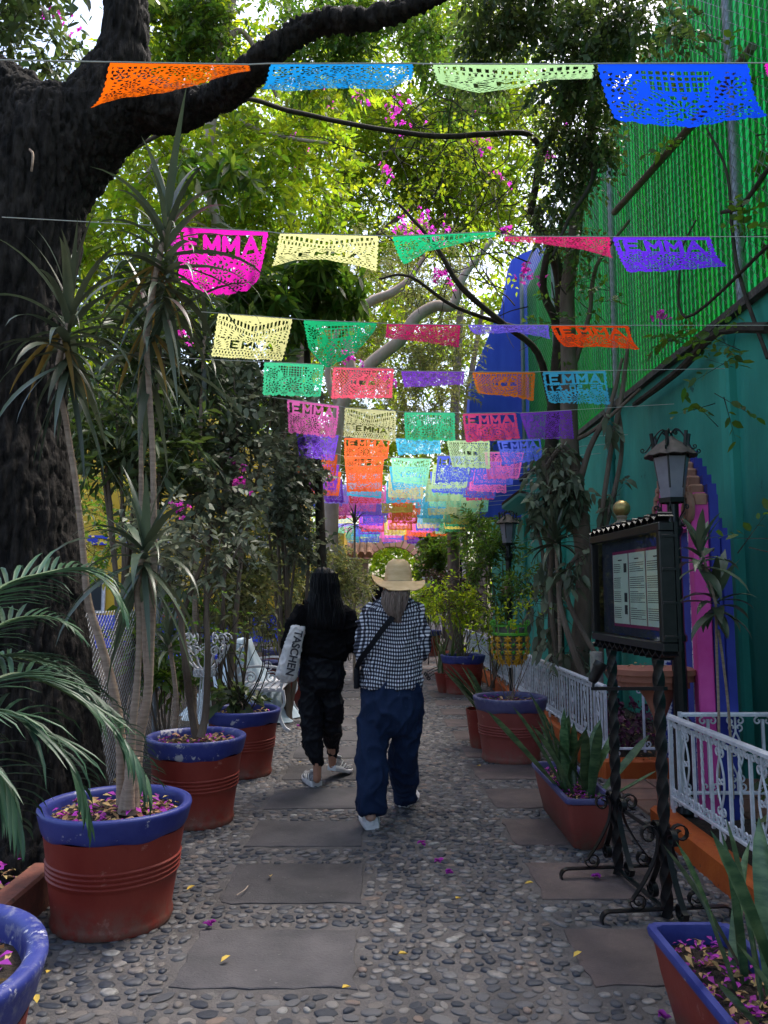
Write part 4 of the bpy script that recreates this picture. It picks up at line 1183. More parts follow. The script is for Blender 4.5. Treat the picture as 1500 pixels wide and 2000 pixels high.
# chain link fence on the left behind the dracaena
fl = thing('wire_fence', 'rusty chain link fence behind the dracaena stems at left', 'fence', (-2.1, 6.2, 0))
mb = MB()
fa, fb = Vector((-1.95, 4.9, 0)), Vector((-1.85, 8.6, 0)); fu = (fb - fa).normalized(); FL = (fb - fa).length; H_ = 1.25
k = -H_
while k < FL:
    for sgn in (0, 1):
        a0, a1 = max(k, 0), min(k + H_, FL)
        if a1 - a0 > .03:
            z0, z1 = (a0 - k, a1 - k) if sgn == 0 else (H_ - (a0 - k), H_ - (a1 - k))
            o = Vector((.004 * sgn, 0, .08)); mb.tube([fa + fu * a0 + Z * z0 + o, fa + fu * a1 + Z * z1 + o], .0022, 3, caps=False)
    k += .055
stuff(mb.build('chain_link', m_steel, fl))
for q in (0, .5, 1):
    mb = MB(); p = fa + fu * FL * q; mb.tube([p, p + Z * 1.4], .022, 8); mb.build('post', m_steel, fl)

# white notice on the right near the arch
nb_ = thing('notice_board', 'small white notice board seen beyond the straw hat', 'sign', P(836, 1141, 16))
c = P(836, 1141, 16); mb = MB(); mb.cbox(c, (.25, .02, .30), .003); mb.build('board', m_white_paint, nb_)
mb = MB(); mb.box(c + Vector((0, -.012, .02)), (.13, .003, .15)); mb.build('print', M('print_grey', (0.25, 0.25, 0.27), (0.5, 0.5, 0.5), 30, .8), nb_)
mb = MB(); mb.tube([(c.x, c.y + .02, 0), (c.x, c.y + .02, c.z)], .012, 6); mb.build('post', m_black_iron, nb_)
# tilted black scroll-footed trough stand far right
fs_ = thing('iron_plant_stand', 'low black iron stand with curled feet and a small red pot beyond the leafy pot', 'plant stand', (1.18, 13.4, 0))
for i, (dy) in enumerate((-.35, 0, .35)):
    mb = MB(); c0 = Vector((1.14, 13.4 + dy, 0)); mb.strip(catmull([c0 + Vector((-.25, 0, .08)), c0 + Vector((-.1, 0, .16)), c0 + Vector((.12, 0, .22)), c0 + Vector((.2, 0, .02))], 5), .025, .012, (0, 1, 0))
    mb.tube(spiral(c0 + Vector((-.26, 0, .05)), .035, .012, PI / 2, 1.2, (1, 0, 0), (0, 0, 1), 12), .01, 6); mb.build('scroll_foot', m_black_iron, fs_)
mb = MB(); mb.loft([((1.22, 13.4, .2), .12, .34), ((1.22, 13.4, .45), .17, .44)], 20); mb.build('red_trough', PM['a'][0], fs_)
# ================================================================== PAPER FLAGS
FC = {'orange': (205, 88, 10), 'vermilion': (235, 75, 25), 'blue': (20, 125, 190), 'pale green': (160, 200, 140), 'deep blue': (15, 65, 205), 'magenta': (215, 30, 170),
      'cream': (205, 205, 140), 'green': (30, 170, 110), 'crimson': (185, 35, 95), 'violet': (95, 45, 215), 'lavender': (125, 100, 225), 'coral': (225, 60, 85),
      'purple': (95, 30, 180), 'sky blue': (40, 160, 215), 'pink': (240, 90, 190), 'yellow': (225, 200, 70), 'royal blue': (55, 75, 215), 'mint': (120, 215, 165), 'red': (215, 45, 50)}
FM = {}
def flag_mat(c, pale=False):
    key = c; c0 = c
    if pale: c = c + ' lit'
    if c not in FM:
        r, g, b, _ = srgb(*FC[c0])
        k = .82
        if pale: r, g, b = [min(.95, (v ** .76) * 1.0 + .02) for v in (r, g, b)]  # distant rows: light put into the paper colour, a brighter copy of each
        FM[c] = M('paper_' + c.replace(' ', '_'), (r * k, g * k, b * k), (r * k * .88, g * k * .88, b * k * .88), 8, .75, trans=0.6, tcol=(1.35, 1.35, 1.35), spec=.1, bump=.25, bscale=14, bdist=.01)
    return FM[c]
GLY = {'E': [((0, 0), (0, 1)), ((0, 0), (.8, 0)), ((0, .5), (.65, .5)), ((0, 1), (.8, 1))],
       'M': [((0, 0), (0, 1)), ((0, 1), (.5, .35)), ((.5, .35), (1, 1)), ((1, 1), (1, 0))],
       'A': [((0, 0), (.5, 1)), ((.5, 1), (1, 0)), ((.2, .35), (.8, .35))],
       '1': [((.5, 0), (.5, 1)), ((.2, .75), (.5, 1))], '4': [((.75, 0), (.75, 1)), ((.75, 1), (0, .35)), ((0, .35), (1, .35))],
       '0': [((0, 0), (0, 1)), ((0, 1), (.9, 1)), ((.9, 1), (.9, 0)), ((.9, 0), (0, 0))],
       '2': [((0, 1), (.9, 1)), ((.9, 1), (.9, .5)), ((.9, .5), (0, .5)), ((0, .5), (0, 0)), ((0, 0), (.9, 0))],
       '8': [((0, 0), (0, 1)), ((0, 1), (.9, 1)), ((.9, 1), (.9, 0)), ((.9, 0), (0, 0)), ((0, .5), (.9, .5))],
       '6': [((0, 0), (0, 1)), ((0, 1), (.9, 1)), ((.9, .5), (.9, 0)), ((.9, 0), (0, 0)), ((0, .5), (.9, .5))], '.': [((.4, 0), (.5, 0))],
       'D': [((0, 0), (0, 1)), ((0, 1), (.6, .9)), ((.6, .9), (.9, .5)), ((.9, .5), (.6, .1)), ((.6, .1), (0, 0))], ' ': []}
def text_d(U, V, txt, u0, u1, v0, v1, curve=0.0):
    """distance (in v units) to letter strokes inside box, v measured down"""
    n = len(txt); w = (u1 - u0) / n; gw = w * .68; D = np.full(U.shape, 9.0)
    asp = 1.43
    for i, ch in enumerate(txt):
        for (ax, ay), (bx, by) in GLY[ch]:
            x0 = u0 + w * i + w * .16 + ax * gw; x1 = u0 + w * i + w * .16 + bx * gw
            y0 = v1 - ay * (v1 - v0); y1 = v1 - by * (v1 - v0)
            if curve:
                y0 += curve * (2 * x0 - 1) ** 2; y1 += curve * (2 * x1 - 1) ** 2
            px, py = U * asp, V; a = np.array((x0 * asp, y0)); b = np.array((x1 * asp, y1)); d = b - a; L2 = max(d @ d, 1e-9)
            t = np.clip(((px - a[0]) * d[0] + (py - a[1]) * d[1]) / L2, 0, 1)
            D = np.minimum(D, np.hypot(px - a[0] - t * d[0], py - a[1] - t * d[1]))
    return D
def flower(U, V, cx, cy, r, n, asp=1.43, rot=0):
    x = (U - cx) * asp; y = V - cy; R = np.hypot(x, y) / r; A = np.arctan2(y, x) + rot
    cut = (R > .22) & (R < .66) & (np.cos(n * A) > -.05)
    cut |= (R > .72) & (R < .95) & (np.cos(n * A + PI) > .05)
    cut |= R < .12
    return cut, R < 1.05
def design(kind, nu, nv):
    u = (np.arange(nu) + .5) / nu; v = (np.arange(nv) + .5) / nv
    U, V = np.meshgrid(u, v); cut = np.zeros(U.shape, bool); used = np.zeros(U.shape, bool)
    def put(c, area=None):
        nonlocal cut, used
        a = area if area is not None else c
        cut = np.where(a & ~used, c, cut); used = used | a
    yb = 1.0
    m = np.zeros(U.shape, bool)
    if kind in ('emma_top', 'emma_date'):
        hgt = .24 if kind == 'emma_date' else .26
        band = (V > .07) & (V < .07 + hgt + .03) & (U > .05) & (U < .95)
        D = text_d(U, V, 'EMMA', .08, .92, .10, .07 + hgt)
        put(band & (D > .03) & (np.abs(V - .07 - hgt * .5) < hgt * .5 + .01), band)
        if kind == 'emma_date':
            band = (V > .37) & (V < .54) & (U > .04) & (U < .96); D = text_d(U, V, '14.02.26', .07, .93, .40, .51)
            put(band & (D > .018), band)
            for cx, cy, r, n in ((.5, .82, .27, 14), (.14, .8, .15, 9), (.86, .8, .15, 9)): c, a = flower(U, V, cx, cy, r, n); put(c, a)
        else:
            for cx, cy, r, n in ((.5, .60, .2, 10), (.15, .55, .13, 8), (.85, .55, .13, 8), (.3, .83, .13, 8), (.7, .83, .13, 8), (.1, .84, .09, 6), (.9, .84, .09, 6)): c, a = flower(U, V, cx, cy, r, n); put(c, a)
    elif kind == 'cream':
        D = text_d(U, V, 'EMMA', .22, .84, .55, .71, .03); put(D < .024, D < .05)
        put((V > .77) & (V < .93) & ((np.mod(U * 22 + (np.mod(V * 12.5, 2) > 1) * .5, 1) < .42)) & (np.mod(V * 12.5, 1) > .3), V > .75)
        W = V + .45 * np.abs(U - .5)
        put((W > .20) & (W < .30) & (np.mod(U * 20, 1) > .4), (W > .18) & (W < .32))
        put((W > .35) & (W < .42) & (np.mod(U * 26, 1) > .5), (W > .34) & (W < .44))
        c, a = flower(U, V, .5, .50, .12, 9); put(c, a)
        for cx in (.08, .16, .84, .92):
            for cy in (.12, .22): c, a = flower(U, V, cx, cy, .05, 5); put(c, a)
        put((V > .49) & (V < .53) & (np.mod(U * 30, 1) > .5))
    elif kind == 'lattice':
        fan = (V > .06) & (V < .36) & (np.abs(U - .5) < .26 - .35 * (V - .06))
        put((np.mod(U * 22, 1) > .3) & (np.mod(V * 15, 1) > .32) & fan, fan)
        for cx, cy, r, n in ((.5, .62, .24, 12), (.14, .3, .16, 9), (.86, .3, .16, 9), (.18, .72, .19, 10), (.82, .72, .19, 10), (.37, .88, .09, 6), (.63, .88, .09, 6)): c, a = flower(U, V, cx, cy, r, n); put(c, a)
    elif kind == 'dove':
        wing = ((V > .12) & (V < .85) & (np.abs(np.abs(U - .5) - .33) < .12))
        put((np.mod((U + V * .5) * 20, 1) > .35) & (np.mod((U - V * .5) * 20, 1) > .35) & wing, wing)
        put((V > .06) & (V < .12) & (np.mod(U * 24, 1) > .4), (V < .13))
        D = text_d(U, V, '14 02 26', .3, .7, .36, .46); put(D < .018, D < .04)
        x = (U - .5) * 1.43; R = np.hypot(x, V - .42); A = np.arctan2(V - .42, x)
        put((R > .27) & (R < .32) & (np.cos(30 * A) > -.2), (R > .25) & (R < .34)); put((R > .38) & (R < .42) & (np.cos(36 * A) > 0), (R > .36) & (R < .44))
    else:   # 'allover'
        g = RNG.uniform(0, 1, 60)
        pts = [(.1 + .2 * i + (.1 if j % 2 else 0), .17 + .2 * j) for j in range(4) for i in range(5)]
        for i, (cx, cy) in enumerate(pts): c, a = flower(U, V, cx, cy, .115, 6 + i % 3, rot=g[i]); put(c, a)
        put((V > .9) & (V < .95) & (np.mod(U * 28, 1) > .45))
        put((V > .05) & (V < .09) & (np.mod(U * 24, 1) > .45))
    # filler slits between motifs
    f = (~used) & (V > .1) & (V < .9) & (np.sin(U * 70 + 6 * np.sin(V * 9)) * np.sin(V * 58 + 5 * np.sin(U * 8)) > .52)
    cut |= f
    cut &= (U > .03) & (U < .97) & (V > .05)
    sc = .045 if kind != 'cream' else .025
    n = 7 if kind != 'cream' else 26
    edge = 1 - sc * (1 - np.abs(np.sin(U * PI * n)) ** .6) - .012 * (np.sin(U * PI * 40) > 0)
    solid = ~cut & (V < edge)
    solid &= (U > .008 * (np.sin(V * 60) > 0)) & (U < 1 - .008 * (np.sin(V * 60) > 0))
    return solid
_DC = {}
def get_design(kind, nu, nv):
    k = (kind, nu, nv)
    if k not in _DC: _DC[k] = design(kind, nu, nv)
    return _DC[k]
def make_flag(label, top0, top1, bot, color, kind, D, L=.36, nu=110, nv=78, far=True, row='', bulge=.02, seed=0, pale=False):
    """top0/top1 world points on the string; bot = list of (u, world point)"""
    S = get_design(kind, nu, nv)
    us = np.linspace(0, 1, nu + 1); vs = np.linspace(0, 1, nv + 1)
    T = np.array(top0)[None] * (1 - us[:, None]) + np.array(top1)[None] * us[:, None]
    bu = [b[0] for b in bot]; bp = np.array([tuple(b[1]) for b in bot])
    B = np.stack([np.interp(us, bu, bp[:, k]) for k in range(3)], 1)
    # smooth
    for _ in range(6):
        B[1:-1] = (B[:-2] + B[2:] + 2 * B[1:-1]) / 4
    w = vs[:, None, None]
    PT = T[None] * (1 - w) + B[None] * w
    sag = np.sin(PI * vs)[:, None] * (bulge + bulge * .5 * np.sin(us * 5 + seed))[None, :]
    rip = (vs[:, None] ** 1.3) * (.007 * np.sin(us * 19 + seed * 1.7) + .005 * np.sin(us * 37 + seed))[None, :]
    PT[..., 1] += sag + rip
    PT[..., 2] += rip * .6 - sag * .35
    idx = np.arange((nv + 1) * (nu + 1)).reshape(nv + 1, nu + 1)
    a = idx[:-1, :-1][S]; b = idx[:-1, 1:][S]; c = idx[1:, 1:][S]; d = idx[1:, :-1][S]
    F = np.stack([d, c, b, a], 1)
    V = PT.reshape(-1, 3)
    used = np.unique(F); rm = -np.ones(len(V), int); rm[used] = np.arange(len(used))
    o = np_mesh('paper_flag', V[used], rm[F], flag_mat(color, pale), None, org=tuple(T[0]), smooth=True)
    tag(o, label, 'paper banner', row)
    return o
def cast_len(top, px, py, L, far=True):
    """point on pixel ray at distance L from top"""
    r = ray(px, py).normalized(); oc = _O - Vector(top); b = r.dot(oc); c = oc.dot(oc) - L * L; disc = b * b - c
    if disc < 0: return _O + r * (-b)
    return _O + r * (-b + (math.sqrt(disc) if far else -math.sqrt(disc)))
def shade(c): return c
rows = [
 (2.5, 'first', [
  ('orange', 'allover', (213, 122), (487, 127), [(0, 172, 212), (.25, 235, 192), (.5, 320, 182), (.75, 405, 160), (1, 487, 131)], 'orange twisted paper banner in front of the big dark branch'),
  ('blue', 'allover', (527, 125), (808, 125), [(0, 504, 173), (.2, 560, 178), (.5, 660, 172), (.8, 760, 175), (1, 805, 150)], 'blue paper banner just right of the big dark branch, high up'),
  ('pale green', 'cream', (843, 126), (1162, 126), [(0, 866, 165), (.25, 935, 182), (.5, 1005, 172), (.75, 1090, 152), (1, 1160, 146)], 'pale green paper banner in the topmost row before the dark foliage'),
  ('deep blue', 'lattice', (1165, 125), (1462, 124), [(0, 1202, 235), (.25, 1262, 244), (.5, 1350, 250), (.75, 1430, 236), (1, 1502, 228)], 'large deep blue paper banner high up before the green slat fence'),
  ('magenta', 'allover', (1492, 124), (1790, 122), [(0, 1510, 160), (1, 1790, 165)], 'magenta paper banner cut off by the right edge of the photo')]),
 (3.85, 'second', [
  ('magenta', 'emma_top', (340, 443), (525, 453), [(0, 350, 548), (.33, 400, 574), (.6, 440, 578), (.8, 485, 568), (1, 506, 545)], 'bright magenta paper banner reading EMMA behind the dracaena leaves'),
  ('cream', 'cream', (545, 456), (740, 461), [(0, 530, 521), (.25, 582, 507), (.5, 635, 507), (.75, 690, 517), (1, 736, 530)], 'cream paper banner with a curved lower edge right of the magenta one'),
  ('green', 'lattice', (765, 462), (970, 453), [(0, 790, 518), (.3, 832, 492), (.6, 885, 480), (1, 966, 459)], 'green paper banner blown to a wedge in the second row'),
  ('crimson', 'allover', (985, 462), (1193, 463), [(0, 987, 467), (.4, 1085, 480), (.7, 1140, 488), (1, 1199, 505)], 'crimson narrow blown paper banner left of the violet one'),
  ('violet', 'emma_top', (1195, 463), (1388, 463), [(0, 1225, 532), (.33, 1290, 531), (.66, 1350, 526), (1, 1421, 520)], 'violet paper banner slanting before the green fence')]),
 (5.0, 'third', [
  ('cream', 'cream', (425, 612), (572, 623), [(0, 412, 697), (1, 551, 705)], 'cream paper banner reading EMMA, left end of the third row'),
  ('green', 'lattice', (592, 625), (737, 631), [(0, 603, 682), (.3, 637, 721), (.65, 695, 690), (1, 729, 650)], 'green paper banner hanging down to a point in the third row'),
  ('crimson', 'allover', (755, 633), (900, 635), [(0, 752, 660), (.5, 826, 668), (1, 896, 679)], 'dark crimson paper banner crossing the pale branch'),
  ('lavender', 'allover', (913, 635), (1072, 635), [(0, 936, 653), (.5, 1008, 649), (1, 1076, 662)], 'thin lavender paper banner before the blue gable wall'),
  ('vermilion', 'emma_top', (1075, 636), (1228, 636), [(0, 1104, 678), (.5, 1178, 678), (1, 1251, 683)], 'orange paper banner at the right end of the third row')]),
 (6.25, 'fourth', [
  ('green', 'lattice', (515, 707), (633, 712), [(0, 512, 772), (1, 626, 776)], 'green paper banner at the left end of the fourth row'),
  ('coral', 'dove', (650, 717), (770, 720), [(0, 646, 779), (1, 766, 778)], 'coral red paper banner in the fourth row beside the green one'),
  ('purple', 'allover', (783, 725), (908, 726), [(0, 790, 757), (1, 905, 751)], 'purple short looking paper banner in the fourth row'),
  ('orange', 'dove', (922, 727), (1046, 727), [(0, 934, 769), (.6, 1000, 775), (1, 1043, 784)], 'orange paper banner with lattice wings before the blue gable wall'),
  ('sky blue', 'emma_date', (1059, 726), (1184, 724), [(0, 1073, 787), (1, 1193, 791)], 'sky blue paper banner reading EMMA 14.02.26 before the green fence')]),
 (7.3, 'fifth', [
  ('pink', 'emma_top', (560, 780), (663, 793), [(0, 563, 845), (1, 655, 856)], 'pink paper banner with EMMA behind small dark leaves'),
  ('cream', 'cream', (673, 796), (774, 803), [(0, 671, 853), (1, 773, 863)], 'cream paper banner reading EMMA in the fifth row'),
  ('green', 'lattice', (789, 805), (889, 806), [(0, 791, 860), (1, 890, 862)], 'green paper banner in the middle of the fifth row'),
  ('crimson', 'emma_top', (903, 808), (1008, 806), [(0, 910, 865), (1, 1016, 857)], 'crimson paper banner before the foot of the blue gable wall'),
  ('purple', 'allover', (1015, 807), (1117, 801), [(0, 1033, 858), (1, 1121, 857)], 'purple lacy paper banner at the right end of the fifth row')]),
 (8.6, 'sixth', [
  ('violet', 'allover', (578, 846), (662, 850), [(0, 585, 893), (1, 652, 900)], 'violet paper banner half behind the pink one'),
  ('vermilion', 'emma_top', (672, 855), (762, 858), [(0, 672, 896), (1, 757, 897)], 'vermilion paper banner under the cream EMMA one'),
  ('sky blue', 'allover', (772, 856), (860, 860), [(0, 778, 889), (1, 862, 886)], 'sky blue paper banner in the middle of the sixth row'),
  ('pale green', 'dove', (872, 860), (957, 861), [(0, 884, 913), (1, 958, 916)], 'pale green paper banner with lattice wings in the sixth row'),
  ('royal blue', 'emma_top', (970, 861), (1056, 857), [(0, 983, 909), (1, 1062, 898)], 'royal blue paper banner at the right end of the sixth row')]),
]
m_string = M('white_string', (0.55, 0.55, 0.5), rough=.9)
def string(y_px_pts, label, D, x_ext):
    pts = [P(px, py, D) for px, py in y_px_pts]
    a = pts[0] + (pts[0] - pts[1]).normalized() * x_ext[0]; b = pts[-1] + (pts[-1] - pts[-2]).normalized() * x_ext[1]
    allp = [a] + pts + [b]
    mb = MB(); mb.tube([p + Vector((0, 0, .002)) for p in allp], .0022 + .0001 * D, 5)
    tag(mb.build('flag_string', m_string, None, a), label, 'string', 'strings that carry the paper flags')
seed = 0
for D, ordn, fl_ in rows:
    mids = []
    for color, kind, t0, t1, bots, label in fl_:
        seed += 1
        a = P(t0[0], t0[1], D); b = P(t1[0], t1[1], D); mids += [t0, t1]
        L = (b - a).length * .70
        bot = []
        for (u_, px, py) in bots:
            top = a + (b - a) * u_
            bot.append((u_, cast_len(top, px, py, L, True)))
        n = (130, 92) if D < 3 else ((110, 78) if D < 6 else (84, 60))
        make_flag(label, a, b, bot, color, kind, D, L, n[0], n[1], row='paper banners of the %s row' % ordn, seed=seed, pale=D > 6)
    string(mids, 'thin white string carrying the %s row of paper banners from the camera' % ordn, D, (0.9 if D > 3 else .5, 1.0))
# the further rows, ever closer together in the picture
ordw = ['seventh', 'eighth', 'ninth', 'tenth', 'eleventh', 'twelfth', 'thirteenth', 'fourteenth', 'fifteenth', 'sixteenth', 'seventeenth', 'eighteenth', 'nineteenth', 'twentieth', 'twenty-first', 'twenty-second', 'twenty-third', 'twenty-fourth']
pal = [['vermilion', 'vermilion', 'mint', 'royal blue', 'pink'], ['purple', 'vermilion', 'sky blue', 'pale green', 'royal blue'], ['vermilion', 'sky blue', 'cream', 'royal blue', 'pink'],
       ['purple', 'red', 'sky blue', 'pale green', 'royal blue'], ['lavender', 'pink', 'vermilion', 'mint', 'crimson'], ['royal blue', 'pink', 'yellow', 'sky blue', 'pale green'],
       ['pink', 'lavender', 'vermilion', 'cream', 'mint'], ['red', 'violet', 'orange', 'sky blue', 'pale green'], ['pink', 'royal blue', 'vermilion', 'mint', 'cream'],
       ['cream', 'violet', 'pink', 'sky blue', 'yellow'], ['sky blue', 'pink', 'orange', 'cream', 'green'], ['lavender', 'red', 'pink', 'royal blue', 'yellow'],
       ['mint', 'violet', 'yellow', 'pink', 'green'], ['pink', 'sky blue', 'cream', 'vermilion', 'mint']]
pos5 = ['far left', 'left', 'middle', 'right', 'far right']
fr_ = random.Random(12)
kinds = ['allover', 'emma_top', 'lattice', 'dove', 'cream']
for j, ordn in enumerate(ordw):
    D = 9.5 + j * 0.62
    off = fr_.uniform(-.12, .12)
    pts3 = []
    zc = 3.2 - .004 * j
    for i in range(5):
        cx = .44 + (i - 2) * .585 + off
        sag = -.05 * (1 - ((i - 2) / 2) ** 2)
        a = Vector((cx - .25, D, zc + sag + .04 * (i - 2) * .2 + fr_.uniform(-.01, .01))); b = Vector((cx + .25, D, a.z + fr_.uniform(-.015, .015)))
        th0 = fr_.uniform(.05, .75); th1 = th0 + fr_.uniform(-.35, .35)
        L = .35
        bot = [(0, a + Vector((fr_.uniform(-.03, .05), L * math.sin(th0), -L * math.cos(th0)))), (1, b + Vector((fr_.uniform(-.05, .03), L * math.sin(th1), -L * math.cos(th1))))]
        color = pal[j % 14][(i + (2 if j > 13 else 0)) % 5]
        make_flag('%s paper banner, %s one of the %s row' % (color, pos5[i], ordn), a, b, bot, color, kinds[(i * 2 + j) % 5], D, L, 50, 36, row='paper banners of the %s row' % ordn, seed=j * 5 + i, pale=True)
        pts3 += [a, b]
    mb = MB(); mb.tube([pts3[0] + Vector((-1.1, 0, .1))] + [p + Vector((0, 0, .002)) for p in pts3] + [pts3[-1] + Vector((1.2, 0, .12))], .0035, 4)
    tag(mb.build('flag_string', m_string, None, pts3[0]), 'thin string carrying the %s row of paper banners from the camera' % ordn, 'string', 'strings that carry the paper flags')

# ================================================================== PEOPLE
def remeshed(mb, name, mat, parent, voxel=.009, smooth=4, org=None, post=None, ang=180):
    me = mb.mesh('tmp', mat, (0, 0, 0)); o = bpy.data.objects.new('tmp', me); COL.objects.link(o)
    m = o.modifiers.new('r', 'REMESH'); m.mode = 'VOXEL'; m.voxel_size = voxel; m.use_smooth_shade = True
    if smooth:
        q = o.modifiers.new('s', 'SMOOTH'); q.factor = .5; q.iterations = smooth
    dg = bpy.context.evaluated_depsgraph_get(); ev = o.evaluated_get(dg)
    nm = bpy.data.meshes.new_from_object(ev); bpy.data.objects.remove(o)
    n = len(nm.vertices); co = np.empty(n * 3, np.float32); nm.vertices.foreach_get('co', co); co = co.reshape(-1, 3)
    no = np.empty(n * 3, np.float32); nm.vertices.foreach_get('normal', no); no = no.reshape(-1, 3)
    if post is not None: co = post(co, no)
    og = np.array(ORG.get(parent, Vector((0, 0, 0)))); co = co - og
    nm.vertices.foreach_set('co', co.astype(np.float32).ravel()); nm.update()
    nm.materials.clear(); nm.materials.append(mat)
    nm.name = name
    for p in nm.polygons: p.use_smooth = True
    out = link_mesh(name, nm, parent, (0, 0, 0)); ORG[out] = Vector(og)
    return out
def folds(amp, freq, seed, zdir=1.0, fine=.3):
    def f(co, no):
        out = co.copy()
        for i in range(len(co)):
            x, y, z = co[i]
            n1 = noise.noise(Vector((x * freq, y * freq, z * freq * zdir + seed)))
            n2 = noise.noise(Vector((x * freq * 2.7 + 9, y * freq * 2.7, z * freq * 2.7 * zdir - seed)))
            c1_ = max(0.0, 1 - abs(n1) * 4.2) ** 1.5; c2_ = max(0.0, 1 - abs(n2) * 4.0) ** 1.5
            out[i] += no[i] * (amp * (c1_ * .9 + n1 * .6 - .2) + amp * fine * (c2_ * 1.2 + n2 * .5))
        return out
    return f
def limb(mb, pts, rad, k=5, n=14, hem=False):
    mb.tube(catmull(pts, k), interp(rad, k), n)
    for p, r_ in ((pts[0], rad[0]), (pts[-1], rad[-1]))[:1 if hem else 2]: mb.sphere(p, r_ * .98, 12, 8)
def hand(mb, wrist, d, up, side, s=1.0):
    """palm with five fingers from wrist along d; up = back of hand normal"""
    d = Vector(d).normalized(); up = (Vector(up) - d * Vector(up).dot(d)).normalized(); lat = d.cross(up) * side
    w = Vector(wrist)
    mb.tube([w, w + d * .03 * s, w + d * .085 * s], [.026 * s, .036 * s, .034 * s], 10, flat=.55)
    for i, (ln, off) in enumerate(((.07, -.028), (.08, -.009), (.074, .01), (.058, .028))):
        b = w + d * .08 * s + lat * off * s
        mb.tube([b - d * .02, b, b + d * ln * .45 * s - up * .008, b + d * ln * .7 * s - up * .028 * s, b + d * ln * .62 * s - up * .052 * s], [.009 * s, .0095 * s, .009 * s, .008 * s, .007 * s], 6)
    b = w + d * .03 * s - lat * .03 * s
    mb.tube([b, b - lat * .022 * s + d * .03 * s, b - lat * .02 * s + d * .06 * s - up * .012], [.013 * s, .011 * s, .009 * s], 6)
def shoe(name, heel, yaw, pitch, parent, mats, L=.27, W=.088, H=.10, dark=True):
    """heel point = ground point under the back of the sole"""
    up_m, sole_m, acc_m = mats
    R_ = Euler((pitch, 0, yaw)).to_matrix(); H0 = Vector(heel)
    def T(mb): mb.v = [tuple(H0 + R_ @ Vector(v)) for v in mb.v]; return mb
    def outline(t):
        return W / 2 * (0.72 + .3 * math.sin(PI * min(1, t * .9 + .1)) + (.12 if t > .55 else 0) * math.sin(PI * (t - .55) / .45)) * (1 if t < .93 else 1 - (t - .93) * 6) * (1 if t > .03 else .85)
    # sole
    mb = MB(); n = 18; rings = []
    for z, k in ((0.0, .94), (.008, 1.03), (.026, 1.04), (.03, .97)):
        ring = []
        for i in range(n + 1): t = i / n; ring.append((outline(t) * k, t * L - (k - 1) * 0, z + (.018 * max(0, t - .72) / .28) + (.012 if t < .35 and z > .02 else 0)))
        for i in range(n, -1, -1): t = i / n; ring.append((-outline(t) * k, t * L, z + (.018 * max(0, t - .72) / .28) + (.012 if t < .35 and z > .02 else 0)))
        rings.append(ring)
    m_ = len(rings[0]); mb.v = [p for r_ in rings for p in r_]
    for j in range(3):
        for i in range(m_): mb.f.append((j * m_ + i, j * m_ + (i + 1) % m_, (j + 1) * m_ + (i + 1) % m_, (j + 1) * m_ + i)); mb.m.append(0)
    mb.f.append(tuple(range(m_ - 1, -1, -1))); mb.m.append(0); mb.f.append(tuple(range(3 * m_, 4 * m_))); mb.m.append(0)
    root = T(mb).build(name, sole_m, parent, ang=50)
    # upper: loft of cross sections along the shoe
    mb = MB(); N = 20; K = 14; vs = []
    for i in range(N + 1):
        t = i / N; y = .006 + t * (L - .012)
        w_ = outline(t) * .95
        h = H * (1.0 if t < .22 else (1.0 - (t - .22) * 1.35 if t < .62 else .46 - (t - .62) * .55)); h = max(h, .03)
        if t < .04: h *= .8
        zb = .024 + .016 * max(0, t - .72) / .28
        for k in range(K):
            a = PI * k / (K - 1); vs.append((w_ * math.cos(a) * (1 - .32 * (max(0, math.sin(a)) ** 3) * (t < .4)), y, zb + h * max(0, math.sin(a)) ** .7))
    mb.v = vs
    for i in range(N):
        for k in range(K - 1): mb.f.append((i * K + k, i * K + k + 1, (i + 1) * K + k + 1, (i + 1) * K + k)); mb.m.append(0)
    mb.f.append(tuple(range(K))); mb.m.append(0); mb.f.append(tuple(N * K + k for k in range(K - 1, -1, -1))); mb.m.append(0)
    T(mb).build('upper', up_m, root, ang=60)
    # heel tab, side stripes
    mb = MB(); mb.tube([(0, -.001, .03), (0, -.003, .06), (0, .004, H + .024)], [.014, .012, .010], 6, flat=.6)
    for sg in (-1, 1):
        for k in range(3):
            y = .06 + k * .045; w_ = outline(y / L)
            mb.strip([(sg * (w_ * .97 + .001), y - .02, .035), (sg * (w_ * .90 + .003), y + .005, .06), (sg * (w_ * .72 + .004), y + .03, .085 - k * .012)], .012, .004, (0, 1, 0))
    T(mb).build('trim', acc_m, root, ang=60)
    # opening collar
    mb = MB(); mb.tube([(math.cos(a) * .031, .052 + math.sin(a) * .042, H + .018 - .006 * math.sin(a)) for a in [2 * PI * q / 14 for q in range(15)]], .009, 6); T(mb).build('collar', acc_m if dark else up_m, root)
    return root
m_skin = M('skin', (0.36, 0.17, 0.105), (0.42, 0.21, 0.14), 8, .55, bump=.1)
m_skin2 = M('skin_pale', (0.5, 0.29, 0.21), (0.55, 0.34, 0.26), 8, .55, bump=.1)
m_black_cloth = M('black_sweat_cloth', (0.0035, 0.0035, 0.0045), (0.006, 0.006, 0.007), 6, .9, bump=.3, bscale=300, bdist=.001, spec=.08)
m_black_nylon = M('black_nylon', (0.004, 0.0045, 0.007), (0.007, 0.008, 0.012), 6, .6, bump=.3, bscale=40, bdist=.004, spec=.15)
m_navy = M('navy_linen', (0.006, 0.015, 0.045), (0.011, 0.024, 0.064), 5, .85, bump=.3, bscale=220, bdist=.001, spots=((0.02, 0.035, 0.08), 30, .62), spec=.2)
